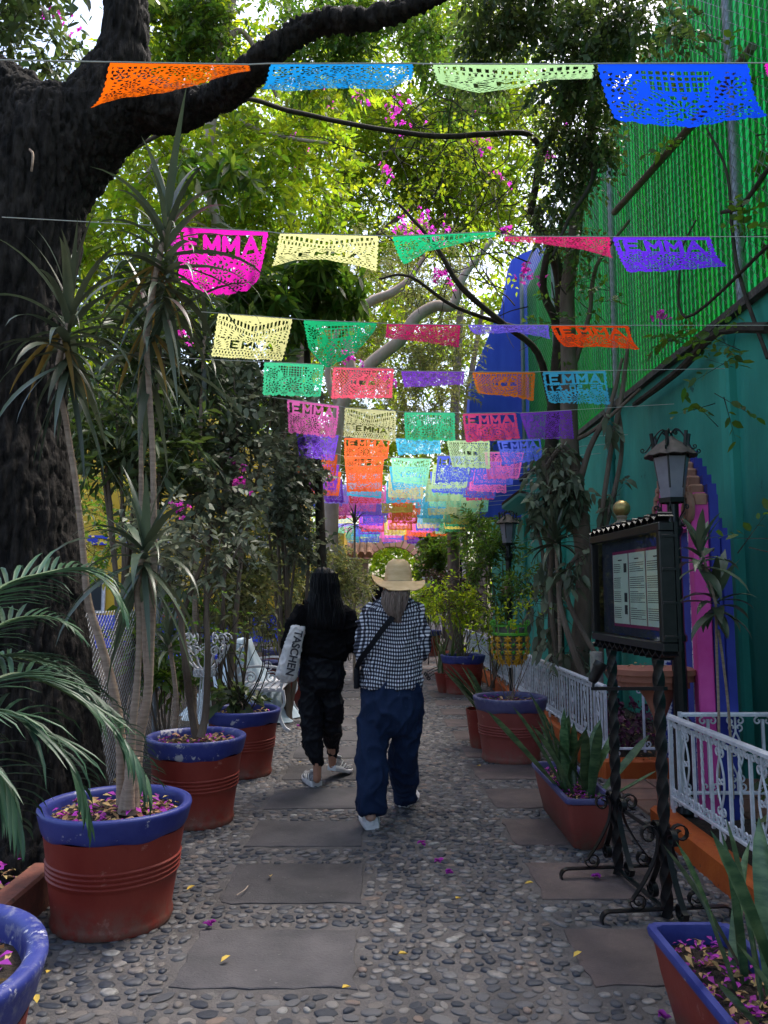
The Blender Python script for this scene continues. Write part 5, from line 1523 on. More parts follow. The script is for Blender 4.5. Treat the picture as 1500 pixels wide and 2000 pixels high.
m_hair_blk = M('black_hair', (0.002, 0.002, 0.003), (0.006, 0.006, 0.008), 60, .5, bump=.8, bscale=110, bdist=.004, stretch=(1, 1, .05), spec=.18)
m_hair_gry = M('greying_brown_hair', (0.085, 0.058, 0.045), (0.24, 0.18, 0.15), 70, .5, bump=.9, bscale=80, bdist=.008, stretch=(1, 1, .08), spec=.4)
m_straw = M('straw_hat', (0.62, 0.43, 0.22), (0.72, 0.53, 0.30), 30, .8, bump=.5, bscale=120, bdist=.003, stretch=(.5, .5, 2), trans=.15)
m_white_shoe = M('white_shoe', (0.68, 0.66, 0.66), (0.58, 0.56, 0.56), 18, .6, bump=.2, bscale=70)
m_grey_shoe = M('charcoal_shoe', (0.03, 0.03, 0.035), (0.34, 0.34, 0.35), 38, .6, bump=.3, bscale=160)
def gingham():
    m = bpy.data.materials.new('gingham_cloth'); m.use_nodes = True; nt = m.node_tree; N = nt.nodes; L = nt.links; b = N['Principled BSDF']
    b.inputs['Roughness'].default_value = .85; b.inputs['Specular IOR Level'].default_value = .2
    uv = N.new('ShaderNodeUVMap'); sp = N.new('ShaderNodeSeparateXYZ'); L.new(uv.outputs[0], sp.inputs[0]); outs = []
    for k in (0, 1):
        mu = N.new('ShaderNodeMath'); mu.operation = 'MULTIPLY'; mu.inputs[1].default_value = 1 / .0235; L.new(sp.outputs[k], mu.inputs[0])
        f = N.new('ShaderNodeMath'); f.operation = 'FRACT'; L.new(mu.outputs[0], f.inputs[0])
        g = N.new('ShaderNodeMath'); g.operation = 'GREATER_THAN'; g.inputs[1].default_value = .5; L.new(f.outputs[0], g.inputs[0]); outs.append(g)
    a = N.new('ShaderNodeMath'); a.operation = 'ADD'; L.new(outs[0].outputs[0], a.inputs[0]); L.new(outs[1].outputs[0], a.inputs[1])
    cr = N.new('ShaderNodeValToRGB'); cr.color_ramp.interpolation = 'CONSTANT'; e = cr.color_ramp
    e.elements[0].position = 0; e.elements[0].color = (.62, .63, .70, 1); e.elements[1].position = .34; e.elements[1].color = (.075, .08, .11, 1)
    q = e.elements.new(.84); q.color = (.006, .007, .012, 1)
    hf = N.new('ShaderNodeMath'); hf.operation = 'MULTIPLY'; hf.inputs[1].default_value = .45; L.new(a.outputs[0], hf.inputs[0]); L.new(hf.outputs[0], cr.inputs[0]); L.new(cr.outputs[0], b.inputs['Base Color'])
    return m
m_gingham = gingham()

# ---- person with the straw hat ---------------------------------------------------------------
DB = 5.0
pB = thing('person', 'person in straw hat, checked shirt and wide navy trousers walking away', 'person', (P(762, 1600, DB).x, DB, 0))
def Q(px, py, dy=0.0): return P(px, py, DB + dy)
sc_ = DB / 1500
mb = MB()   # body: head, neck, trunk, legs, arms in one continuous surface
hc = Q(776, 1132, .05); mb.sphere(hc, (.075, .095, .112), 18, 14); mb.sphere(hc + Vector((0, .095, -.012)), (.014, .02, .02), 8, 6)
mb.sphere(hc + Vector((-.077, .0, -.01)), (.012, .02, .03), 8, 6); mb.sphere(hc + Vector((.077, .0, -.01)), (.012, .02, .03), 8, 6)
mb.tube([hc + Vector((0, -.01, -.05)), Q(774, 1185, .02)], [.052, .06], 14)
mb.loft([(Q(772, y_), rx * sc_, ry) for y_, rx, ry in ((1172, 18, .06), (1185, 42, .08), (1215, 50, .10), (1290, 46, .10), (1350, 44, .09), (1395, 40, .08))], 20)
limb(mb, [Q(735, 1380), Q(728, 1480, .0), Q(724, 1592, -.06)], [.07, .055, .04]); limb(mb, [Q(788, 1380), Q(791, 1470, .15), Q(788, 1560, .42)], [.07, .055, .04])
limb(mb, [Q(724, 1196), Q(714, 1275, .02), Q(745, 1270, .24)], [.04, .036, .03]); limb(mb, [Q(810, 1196), Q(818, 1268, .02), Q(790, 1260, .25)], [.04, .036, .03])
hand(mb, Q(745, 1270, .24), (1, .2, .1), (0, 1, 0), 1); hand(mb, Q(790, 1260, .25), (-1, .2, .1), (0, 1, 0), -1)
remeshed(mb, 'body', m_skin2, pB, .0075, 2)
# shirt
mb = MB()
mb.loft([(Q(cx_, y_), rx * sc_, ry) for y_, cx_, rx, ry in ((1163, 774, 20, .065), (1170, 772, 34, .085), (1182, 770, 48, .105), (1200, 768, 55, .122), (1235, 767, 57, .13), (1280, 766, 56, .135), (1315, 765, 58, .142), (1341, 764, 62, .150))], 28)
limb(mb, [Q(724, 1196), Q(716, 1235, -.01), Q(713, 1282, .0), Q(740, 1275, .22)], [.066, .066, .060, .048])
limb(mb, [Q(810, 1196), Q(818, 1235, -.01), Q(821, 1272, .0), Q(795, 1266, .22)], [.066, .066, .060, .048])
shirt = remeshed(mb, 'shirt', m_gingham, pB, .009, 3, post=folds(.015, 6.5, 3.3, 1.0, .5))
me = shirt.data; n = len(me.vertices); co = np.empty(n * 3, np.float32); me.vertices.foreach_get('co', co); co = co.reshape(-1, 3)
cx0 = Q(767, 1250).x - ORG[pB].x; x = co[:, 0] - cx0; yv = co[:, 1]
ang = np.arctan2(x, -(yv)); wp = .008 * np.sin(co[:, 2] * 16 + x * 9)
U_ = np.where(np.abs(ang) < 2.6, np.clip(ang, -1.25, 1.25) * .165 + x * .35, 0) + wp; V_ = co[:, 2] + .010 * np.sin(x * 17 + 1) - .18 * np.abs(x) ** 1.2 * (co[:, 2] > 1.35)
li = np.empty(len(me.loops), np.int32); me.loops.foreach_get('vertex_index', li)
uvl = me.uv_layers.new(name='UVMap'); uvl.data.foreach_set('uv', np.stack([U_, V_], 1)[li].astype(np.float32).ravel())
# cuff on the left, trousers
mb = MB()
mb.loft([(Q(cx_, y_), rx * sc_, ry) for y_, cx_, rx, ry in ((1325, 764, 56, .13), (1345, 764, 59, .14), (1375, 763, 60, .150), (1400, 762, 58, .140), (1425, 761, 46, .105), (1440, 760, 20, .05))], 28)
limb(mb, [Q(733, 1385), Q(730, 1440, -.01), Q(727, 1500, -.02), Q(726, 1550, -.05), Q(725, 1586, -.06)], [.100, .100, .094, .084, .080], hem=True)
limb(mb, [Q(791, 1385), Q(791, 1440, .08), Q(789, 1490, .18), Q(791, 1530, .34), Q(791, 1556, .42)], [.094, .092, .094, .084, .078], hem=True)
remeshed(mb, 'trousers', m_navy, pB, .010, 3, post=folds(.022, 5.0, 8.1, .6, .5))
shoe('shoe', G(727, 1621), .14, 0.0, pB, (m_white_shoe, m_white_shoe, m_white_shoe), .28, .112, .10, dark=False)
shoe('shoe', G(784, 1577), -.36, 0.0, pB, (m_white_shoe, m_white_shoe, m_white_shoe), .28, .112, .10, dark=False)
# hair: low ponytail
mb = MB()
mb.sphere(hc + Vector((0, -.012, -.03)), (.084, .094, .085), 18, 12)
mb.loft([(Q(x_, y_, d_), w_, t_) for y_, x_, d_, w_, t_ in ((1146, 775, -.065, .062, .04), (1158, 773, -.115, .082, .05), (1175, 771, -.13, .072, .045), (1190, 770, -.135, .055, .04), (1202, 772, -.135, .034, .028), (1212, 776, -.135, .012, .01))], 22)
def strands(amp, fx, seed):
    def f(co, no):
        out = co.copy()
        for i in range(len(co)):
            x, y, z = co[i]; a = math.sin(x * fx + 3 * noise.noise(Vector((x * 5, z * 4, seed)))) * .6 + noise.noise(Vector((x * fx * .6, y * 30, z * 5 + seed)))
            out[i] += no[i] * amp * a
        return out
    return f
remeshed(mb, 'hair', m_hair_gry, pB, .006, 2, post=strands(.007, 150, 1.0))
def hair_strands(parent, mat, secs, n, r0, seed, wave=.004, name='hair_strands'):
    r = random.Random(seed); mb = MB()
    for i in range(n):
        a = PI + PI * (i + r.uniform(-.5, .5)) / n; k0 = r.choice([0, 0, 1, 2]); end = len(secs) - r.choice([0, 0, 0, 1]); pts = []; ph = r.uniform(0, 6)
        for j in range(k0, end):
            c, rx, ry = secs[j]; k = 1.02 + r.uniform(-.02, .05)
            pts.append(Vector((c[0] + rx * k * math.cos(a) + wave * math.sin(ph + j * 2.1), c[1] + ry * k * math.sin(a), c[2])))
        if len(pts) < 3: continue
        pts.append(pts[-1] + (pts[-1] - pts[-2]) * r.uniform(.2, .9))
        cp = catmull(pts, 3); mb.tube(cp, [r0 * (1 - .75 * (q / len(cp)) ** 2) for q in range(len(cp))], 4, caps=False)
    mb.build(name, mat, parent)
hair_strands(pB, m_hair_gry, [(Q(x_, y_, d_), w_, t_) for y_, x_, d_, w_, t_ in ((1146, 775, -.065, .062, .04), (1158, 773, -.115, .082, .05), (1175, 771, -.13, .074, .045), (1190, 770, -.135, .058, .04), (1202, 772, -.135, .038, .028), (1210, 776, -.135, .02, .015))], 46, .0045, 5, .006)
# hat
hb = Q(778, 1128, .02); mb = MB()
n = 48; vs = []; rings = [(.0, .144, 0), (.045, .141, 0), (.072, .127, 0), (.091, .098, 0), (.101, .05, 0), (.106, .0, 0), (.114, -.004, .05), (.145, -.004, .42), (.166, .004, .8), (.178, .014, 1), (.176, .009, 1), (.15, -.010, .42), (.108, -.012, 0), (.098, .0, 0), (.094, .06, 0), (.08, .115, 0), (0, .130, 0)]
for r_, z, f in rings:
    for k in range(n):
        a = 2 * PI * k / n; sd = abs(math.cos(a)); lift = f * (.012 * sd ** 3 - .078 * max(0, -math.sin(a)) ** .9 - .012 * max(0, math.sin(a)) - .018 * math.cos(a) * (sd > .5))
        crease = -.012 * math.exp(-((math.cos(a)) / .35) ** 2) if z > .125 and r_ < .05 else 0
        vs.append(hb + Vector((r_ * 1.0 * math.cos(a) * (.98 if f else .86), r_ * 1.05 * math.sin(a), z + lift + crease - .022 + .004 * math.sin(3 * a) * f)))
mb.add(vs, [(j * n + k, j * n + (k + 1) % n, (j + 1) * n + (k + 1) % n, (j + 1) * n + k) for j in range(len(rings) - 1) for k in range(n)])
hat = mb.build('hat', m_straw, pB, ang=60)
# tilt: raise the photo-left, lower right
mb = MB(); mb.tube([hb + Vector((.0885 * math.cos(a), .109 * math.sin(a), -.022)) for a in [2 * PI * q / 40 for q in range(41)]], .006, 5); mb.build('hat_band', M('hat_cord', (.5, .36, .2), (.4, .28, .15), 30, .8), pB)
# shoulder bag on a strap: a thing of its own
bag = thing('crossbody_bag', 'small black bag hanging at the left hip on a strap over the checked shirt', 'bag', tuple(Q(700, 1320, -.02)))
mb = MB()
sp_pts = []
for px, py, dy in ((797, 1170, .03), (797, 1173, -.05), (790, 1183, -.125), (768, 1205, -.158), (743, 1235, -.170), (722, 1265, -.160), (704, 1288, -.12), (696, 1308, -.04)): sp_pts.append(Q(px, py, dy))
mb.strip(catmull(sp_pts, 5), .034, .005, (0.75, 0.0, -.65)); mb.build('strap', m_black_nylon, bag)
mb = MB(); mb.cbox(Q(697, 1322, .0), (.035, .17, .13), .012); mb.build('pouch', m_black_nylon, bag)

# ---- person in black -------------------------------------------------------------------------
DA = 6.0; sa = DA / 1500
pA = thing('person', 'person with long black hair in black sweatshirt and cuffed black trousers', 'person', (P(635, 1520, DA).x, DA, 0))
def Q(px, py, dy=0.0): return P(px, py, DA + dy)
mb = MB()
hc = Q(634, 1138, .03); mb.sphere(hc, (.074, .092, .11), 18, 14); mb.sphere(hc + Vector((0, .09, -.012)), (.013, .018, .018), 8, 6)
mb.tube([hc + Vector((0, -.01, -.05)), Q(632, 1190, .02)], [.048, .052], 14)
mb.loft([(Q(631, y_), rx * sa, ry) for y_, rx, ry in ((1178, 16, .055), (1190, 34, .075), (1215, 40, .09), (1275, 34, .09), (1310, 38, .10), (1335, 36, .10))], 20)
limb(mb, [Q(612, 1325), Q(608, 1390, .0), Q(611, 1440, -.01), Q(619, 1485, -.04), Q(619, 1522, -.05)], [.07, .05, .045, .034, .030]); limb(mb, [Q(648, 1325), Q(650, 1390, .04), Q(648, 1440, .14), Q(650, 1500, .24)], [.07, .05, .040, .030])
limb(mb, [Q(590, 1200), Q(568, 1262, -.01), Q(572, 1275, .20)], [.045, .038, .027]); limb(mb, [Q(676, 1200), Q(686, 1258, .0), Q(670, 1248, .24)], [.045, .038, .027])
hand(mb, Q(572, 1275, .20), (.2, 1, -.1), (-1, 0, 0.2), 1); hand(mb, Q(670, 1248, .24), (-.5, 1, .2), (1, 0, 0), -1)
remeshed(mb, 'body', m_skin, pA, .0075, 2)
mb = MB()
mb.loft([(Q(cx_, y_), rx * sa, ry) for y_, cx_, rx, ry in ((1168, 632, 17, .065), (1176, 631, 33, .085), (1188, 630, 44, .105), (1210, 630, 48, .12), (1245, 632, 46, .125), (1272, 634, 47, .13), (1281, 634, 44, .122), (1288, 634, 40, .11))], 28)
limb(mb, [Q(590, 1198), Q(576, 1228, -.02), Q(567, 1262, .0), Q(574, 1270, .20)], [.073, .072, .064, .042])
limb(mb, [Q(674, 1198), Q(686, 1228, -.01), Q(689, 1258, .0), Q(674, 1250, .22)], [.070, .068, .060, .042])
remeshed(mb, 'sweatshirt', m_black_cloth, pA, .009, 3, post=folds(.018, 6.5, 1.3, 1.2, .45))
mb = MB()
mb.loft([(Q(cx_, y_), rx * sa, ry) for y_, cx_, rx, ry in ((1275, 632, 38, .105), (1295, 630, 41, .12), (1318, 629, 43, .13), (1340, 628, 38, .115), (1358, 628, 18, .06))], 24)
limb(mb, [Q(608, 1320), Q(607, 1375, .0), Q(610, 1425, .0), Q(612, 1460, -.02), Q(618, 1474, -.03)], [.082, .082, .076, .070, .047])
limb(mb, [Q(648, 1320), Q(649, 1375, .02), Q(651, 1390, .04), Q(648, 1430, .12), Q(649, 1456, .19)], [.080, .078, .077, .070, .046])
limb(mb, [Q(618, 1472, -.03), Q(619, 1490, -.04)], [.043, .040]); limb(mb, [Q(649, 1456, .19), Q(649, 1470, .20)], [.042, .039])
remeshed(mb, 'trousers', m_black_nylon, pA, .009, 3, post=folds(.018, 7.0, 5.1, .9, .5))
sm = (m_grey_shoe, m_white_shoe, M('white_trim', (.6, .6, .6), rough=.6))
shoe('shoe', G(619, 1537), .38, 0.0, pA, sm, .28, .105, .095)
h2 = P(652, 1512, DA + .20); shoe('shoe', (h2.x - .02, h2.y, .075), -.50, -.28, pA, sm, .28, .105, .095)
mb = MB()
mb.loft([(Q(cx_, y_, dy), rx * sa, ry) for y_, cx_, rx, ry, dy in ((1108, 633, 6, .03, .0), (1111, 633, 15, .07, .0), (1120, 634, 23, .09, -.0), (1140, 634, 27, .105, -.01), (1160, 634, 29, .10, -.02), (1180, 635, 33, .085, -.05), (1200, 636, 36, .065, -.08), (1216, 637, 35, .05, -.10), (1228, 640, 24, .03, -.11))], 30)
remeshed(mb, 'hair', m_hair_blk, pA, .007, 2, post=strands(.006, 150, 4.0))
hair_strands(pA, m_hair_blk, [(Q(cx_, y_, dy), rx * sa, ry) for y_, cx_, rx, ry, dy in ((1120, 634, 23, .09, -.0), (1140, 634, 27, .105, -.01), (1160, 634, 29, .10, -.02), (1180, 635, 33, .085, -.05), (1200, 636, 36, .065, -.08), (1216, 637, 34, .05, -.10), (1226, 640, 28, .035, -.11))], 90, .0036, 6, .003)
# tote bag under the arm: thing of its own
tb_c = Q(577, 1275, -.10)
tote = thing('tote_bag', 'crumpled white tote bag with black lettering tucked under the arm in black', 'bag', tuple(tb_c))
m_tote = M('white_canvas', (.66, .64, .63), (.56, .54, .54), 9, .85, bump=.5, bscale=26, bdist=.006)
tax = (Q(567, 1328, -.12) - Q(590, 1222, -.12)); TL_ = tax.length; ty = tax.normalized(); tn = Vector((.12, -1, 0)).normalized(); tx = ty.cross(tn).normalized()
if tx.x < 0: tx = -tx
mb = MB()
secs = [(0.0, .052, .020), (.06, .058, .032), (.2, .062, .045), (.5, .066, .055), (.75, .074, .065), (.92, .078, .062), (1.02, .06, .045), (1.07, .03, .02)]
vs = []; n = 20; base0 = Q(588, 1222, -.10)
for t_, wx, wy in secs:
    c = base0 + ty * TL_ * t_ - tx * (.02 + .012 * t_)
    for k in range(n):
        a = 2 * PI * k / n; vs.append(c + tx * wx * math.copysign(abs(math.cos(a)) ** .7, math.cos(a)) + tn * wy * math.copysign(abs(math.sin(a)) ** .7, math.sin(a)))
mb.add(vs, [(i * n + k, i * n + (k + 1) % n, (i + 1) * n + (k + 1) % n, (i + 1) * n + k) for i in range(len(secs) - 1) for k in range(n)] + [tuple(range(n)), tuple((len(secs) - 1) * n + k for k in range(n - 1, -1, -1))])
remeshed(mb, 'bag_body', m_tote, tote, .007, 2, post=folds(.010, 14, 2.2, .6, .5))
mb = MB(); mb.strip(catmull([base0 + tx * .02, Q(596, 1200, -.13), Q(598, 1182, -.12), Q(596, 1172, -.03), Q(594, 1180, .06)], 5), .03, .004, tx); mb.strip(catmull([base0 - tx * .05, Q(584, 1200, -.12), Q(590, 1182, -.10)], 4), .025, .004, tx); mb.build('handle', m_black_cloth, tote)
# lettering
cu = bpy.data.curves.new('txt', 'FONT'); cu.body = 'TASCHEN'; cu.size = .098; cu.extrude = .001; cu.offset = .0028; cu.align_x = 'CENTER'; cu.align_y = 'CENTER'; cu.space_character = 1.0
to = bpy.data.objects.new('txt', cu); COL.objects.link(to)
dg = bpy.context.evaluated_depsgraph_get(); tm = bpy.data.meshes.new_from_object(to.evaluated_get(dg)); bpy.data.objects.remove(to)
lc = base0 + ty * TL_ * .50 - tx * .012 + tn * .078
xs_ = ty; ys_ = tn.cross(ty).normalized()
Mx = Matrix((xs_, ys_, tn)).transposed()
wdt = max(v.co.x for v in tm.vertices) - min(v.co.x for v in tm.vertices); kx = (TL_ * .82) / wdt
for v in tm.vertices:
    p = Vector((v.co.x * kx, v.co.y * .85, v.co.z)); v.co = (lc + Mx @ p) - ORG[tote]
tm.materials.clear(); tm.materials.append(m_ink); link_mesh('lettering', tm, tote)

# ---- distant people near the arch ------------------------------------------------------------
def far_person(px, D, label, hgt, strap, seed):
    x = P(px, 1150, D).x; z0 = .2
    t = thing('person', label, 'person', (x, D, z0)); mb = MB(); k = hgt / 1.72
    V3 = lambda a, b, c: Vector((x + a * k, D + b * k, z0 + c * k))
    mb.sphere(V3(0, 0, 1.60), (.075 * k, .09 * k, .115 * k), 12, 10); mb.sphere(V3(0, .09, 1.59), .015, 6, 5); mb.tube([V3(0, 0, 1.52), V3(0, 0, 1.42)], .05 * k, 10)
    mb.loft([(V3(0, 0, z), a * k, b * k) for z, a, b in ((1.44, .07, .06), (1.40, .17, .09), (1.25, .17, .11), (1.05, .15, .10), (.92, .17, .11), (.82, .16, .11))], 14)
    for sg in (-1, 1):
        limb(mb, [V3(sg * .17, 0, 1.37), V3(sg * .23, -.02, 1.10), V3(sg * .20, .14, .92)], [.045 * k, .036 * k, .026 * k]); hand(mb, V3(sg * .20, .14, .92), (0, .6, -.8), (sg, 0, 0), sg)
        limb(mb, [V3(sg * .08, 0, .84), V3(sg * .09, sg * .06, .48), V3(sg * .09, sg * .12 - .03, .08)], [.078 * k, .055 * k, .035 * k]); mb.sphere(V3(sg * .09, sg * .12 + .04, .04), (.04, .12, .04), 10, 6)
    remeshed(mb, 'body', m_skin, t, .014, 2)
    mb = MB(); mb.loft([(V3(0, 0, z), a * k, b * k) for z, a, b in ((1.46, .08, .07), (1.42, .18, .10), (1.25, .19, .125), (1.05, .175, .12), (.86, .19, .13))], 16)
    for sg in (-1, 1): limb(mb, [V3(sg * .17, 0, 1.37), V3(sg * .215, -.01, 1.20)], [.066 * k, .06 * k])
    remeshed(mb, 'shirt', m_black_cloth, t, .014, 2)
    mb = MB(); mb.loft([(V3(0, 0, z), a * k, b * k) for z, a, b in ((.93, .17, .12), (.80, .18, .125))], 16)
    for sg in (-1, 1): limb(mb, [V3(sg * .085, 0, .84), V3(sg * .09, sg * .06, .48), V3(sg * .09, sg * .12 - .03, .12)], [.092 * k, .07 * k, .055 * k])
    remeshed(mb, 'trousers', m_black_nylon, t, .014, 2)
    mb = MB(); mb.sphere(V3(0, -.015, 1.625), (.083 * k, .095 * k, .105 * k), 14, 10); mb.build('hair', m_hair_blk, t)
    if strap:
        mb = MB(); mb.strip([V3(-.10, .02, 1.47), V3(-.12, -.12, 1.38), V3(-.02, -.15, 1.15), V3(.12, -.13, .95)], .035, .006, (1, 0, 0)); mb.build('strap', m_white_paint, t)
far_person(731, 20.6, 'distant person in black top with a pale strap, left of the straw hat', 1.76, True, 1)
far_person(752, 21.2, 'distant dark haired person in black half hidden by the straw hat', 1.60, False, 2)
# ================================================================== VEGETATION
def unit(a): return a / np.maximum(np.linalg.norm(a, axis=-1, keepdims=True), 1e-9)
def leaf_arrays(C, D, L, W, rng, six=False, droop=.25):
    """C base, D unit direction, L length, W half width -> V, F (triangles)"""
    n = len(C); R = unit(rng.normal(size=(n, 3)) + np.array([0, 0, 1.2])); S = unit(np.cross(D, R)); N = np.cross(S, D)
    L = L[:, None]; W = W[:, None]; dz = np.zeros((n, 3)); dz[:, 2] = -1
    tip = C + D * L + dz * L * droop; mid = C + D * L * .45 + N * L * .05
    if six:
        a = C + D * L * .22 + S * W * .75; b = C + D * L * .62 + S * W * .85 + dz * L * droop * .35
        c = C + D * L * .22 - S * W * .75; d = C + D * L * .62 - S * W * .85 + dz * L * droop * .35
        V = np.stack([C, a, b, tip, d, c, mid - N * L * .10], 1).reshape(-1, 3)
        f = np.array([[0, 1, 6], [1, 2, 6], [2, 3, 6], [3, 4, 6], [4, 5, 6], [5, 0, 6]]); k = 7
    else:
        V = np.stack([C, mid + S * W, tip, mid - S * W], 1).reshape(-1, 3); f = np.array([[0, 1, 2], [0, 2, 3]]); k = 4
    F = (f[None] + (np.arange(n) * k)[:, None, None]).reshape(-1, 3)
    return V, F
def cloud(name, blobs, mat, parent, leaf=.1, ratio=.28, per=8, dens=1.0, seed=0, mode='pinnate', twig=.35, six=False, droop=.25, clump=1.6, thr=-.08, twigs=True, hang=0.0):
    """blobs: (centre Vector, (rx, ry, rz), n_twigs)"""
    rng = np.random.default_rng(seed + 1000); CC = []; TD = []
    for c, r, n in blobs:
        n = int(n * dens); p = unit(rng.normal(size=(n * 2, 3))) * (rng.uniform(0, 1, (n * 2, 1)) ** .45)
        w = np.array(c) + p * np.array(r)
        keep = np.array([noise.noise(Vector(q) * clump + Vector((seed, 0, 0))) > thr for q in w])
        w = w[keep][:n]; p = p[keep][:n]
        CC.append(w); TD.append(unit(p * .7 + rng.normal(size=w.shape) * .6 + np.array([0, 0, .15 - hang])))
    C0 = np.concatenate(CC); T = np.concatenate(TD); n = len(C0)
    if n == 0: return None
    if mode == 'pinnate':
        t = (np.arange(per) + .6) / per
        tl = twig * rng.uniform(.6, 1.2, n)
        base = C0[:, None] + T[:, None] * (tl[:, None] * t[None])[..., None]
        base[..., 2] -= (tl[:, None] * t[None] ** 2) * .25
        R = unit(rng.normal(size=(n, 3)) + np.array([0, 0, 1.0])); S = unit(np.cross(T, R))
        sg = np.where(np.arange(per) % 2 == 0, 1, -1)[None, :, None]
        D = unit(T[:, None] * .75 + S[:, None] * sg * .9 + rng.normal(size=(n, per, 3)) * .22)
    else:
        base = np.repeat(C0[:, None], per, 1) + T[:, None] * .02
        R = unit(rng.normal(size=(n, 3))); S = unit(np.cross(T, R)); Q_ = np.cross(T, S)
        a = 2 * PI * np.arange(per) / per + rng.uniform(0, 6, (n, 1))
        D = unit(S[:, None] * np.cos(a)[..., None] + Q_[:, None] * np.sin(a)[..., None] + T[:, None] * .25 + rng.normal(size=(n, per, 3)) * .1)
    B = base.reshape(-1, 3); D = D.reshape(-1, 3); m = len(B)
    Ls = leaf * rng.uniform(.65, 1.25, m)
    V, F = leaf_arrays(B, D, Ls, Ls * ratio * rng.uniform(.8, 1.2, m), rng, six, droop)
    o = stuff(np_mesh(name, V, F, mat, parent))
    if twigs:
        # thin stalks as 3-sided slivers
        E = C0 + T * twig; E[:, 2] -= twig * .22; S_ = unit(np.cross(T, rng.normal(size=T.shape))) * (.003 + leaf * .01)
        V = np.stack([C0 - T * .12 - S_, C0 - T * .12 + S_, E], 1).reshape(-1, 3); F = np.arange(len(V)).reshape(-1, 3)
        stuff(np_mesh('twigs', V, F, m_twig, parent))
    return o
def B(px, py, D, rx, rz, n, ry=None):
    s = D / 1500
    return (P(px, py, D), (rx * s, (ry if ry else (rx + rz) / 2 * s), rz * s), n)
def tree(name, label, trunk, cat='tree', group=None, bark=None, limbs=(), n=10):
    """trunk: [(world point, radius)...]"""
    bark = bark or m_bark_brown
    p0 = trunk[0][0]; t = thing(name, label, cat, (p0.x, p0.y, p0.z), group)
    mb = MB(); mb.tube(catmull([p for p, r in trunk], 5), interp([r for p, r in trunk], 5), n)
    rough_tube(mb); mb.build('trunk', bark, t, ang=80)
    for L_ in limbs:
        mb = MB(); mb.tube(catmull([p for p, r in L_], 5), interp([r for p, r in L_], 5), max(6, n - 3)); rough_tube(mb); mb.build('limb', bark, t, ang=80)
    return t
def rough_tube(mb, a=.12):
    for i, v in enumerate(mb.v):
        nn = noise.noise(Vector(v) * 9); mb.v[i] = (v[0] + nn * .008, v[1] + noise.noise(Vector(v) * 9 + Vector((5, 0, 0))) * .008, v[2])
def W(px, py, D, rpx): return (P(px, py, D), rpx * D / 1500)
def ground_at(px, D): 
    p = P(px, 1400, D); return Vector((p.x, D, 0.02))

# ---- the big dark tree at the left
bt_ = thing('big_tree', 'huge dark barked tree at the left edge with a branch arching over the path', 'tree', ground_at(40, 4.45))
mb = MB(); DT = 4.45
def chain(mb, L_, k=6, n=18):
    mb.tube(catmull([p for p, r in L_], k), interp([r for p, r in L_], k), n)
    for p, r_ in (L_[0], L_[-1]): mb.sphere(p, r_ * .98, 12, 8)
chain(mb, [W(75, 1690, DT, 165), W(60, 1560, DT, 130), W(48, 1350, DT, 122), W(36, 1100, DT, 108), W(24, 850, DT, 98), W(22, 650, DT, 102), W(40, 500, DT, 106), W(62, 380, DT, 108), W(110, 270, DT, 105)])
chain(mb, [W(90, 340, DT, 95), W(190, 255, DT, 78), W(270, 205, 4.4, 56), W(340, 212, 4.35, 42), W(420, 190, 4.3, 34), W(500, 130, 3.8, 29), W(560, 78, 3.75, 25), W(620, 46, 3.7, 23), W(700, 38, 3.6, 20), W(780, 20, 3.55, 18), W(860, -8, 3.5, 15), W(960, -60, 3.4, 12)])
chain(mb, [W(180, 240, DT, 80), W(225, 150, DT, 58), W(243, 90, DT, 48), W(245, 20, DT, 47), W(238, -60, DT, 52), W(230, -200, DT, 48)])
chain(mb, [W(70, 300, DT, 90), W(30, 215, DT, 72), W(-30, 160, DT, 60), W(-120, 110, DT, 50)])
chain(mb, [W(52, 168, DT, 30), W(60, 230, DT, 60)])
def bark(co, no):
    out = co.copy()
    for i in range(len(co)):
        x, y, z = co[i]; rs2 = 1.0 if x < -.9 else .35
        w_ = noise.noise(Vector((x * 3, y * 3, z * 1.5))) * .6
        f1 = abs(noise.noise(Vector((x * 24 + w_, y * 24 + w_, z * 5)))); f2 = abs(noise.noise(Vector((x * 42, y * 42, z * 10 + 7))))
        big = noise.noise(Vector((x * 2.6, y * 2.6, z * 1.8 + 3)))
        f3 = abs(noise.noise(Vector((x * 9 + w_, y * 9, z * 2.2 + 11))))
        out[i] += no[i] * (.035 * big * rs2 + .022 * min(f1 * 3.5, 1) + .010 * min(f3 * 3, 1) + .010 * min(1, f2 * 3) - .022)
    return out
remeshed(mb, 'trunk', m_bark_dark, bt_, .014, 1, post=bark)
cloud('crown', [B(50, 60, 5.6, 140, 110, 150), B(-60, 220, 5.4, 110, 110, 80), B(120, -40, 5.6, 200, 80, 120), B(20, 420, 4.9, 60, 60, 12)], m_leaf_dark, bt_, leaf=.085, ratio=.26, per=9, seed=1, twig=.3, six=True)
mb = MB(); mb.tube(catmull([P(58, 292, 3.66), P(64, 300, 3.63), P(63, 322, 3.63), P(61, 335, 3.64)], 4), .006, 5); mb.build('hanging_twig', m_cane, bt_)

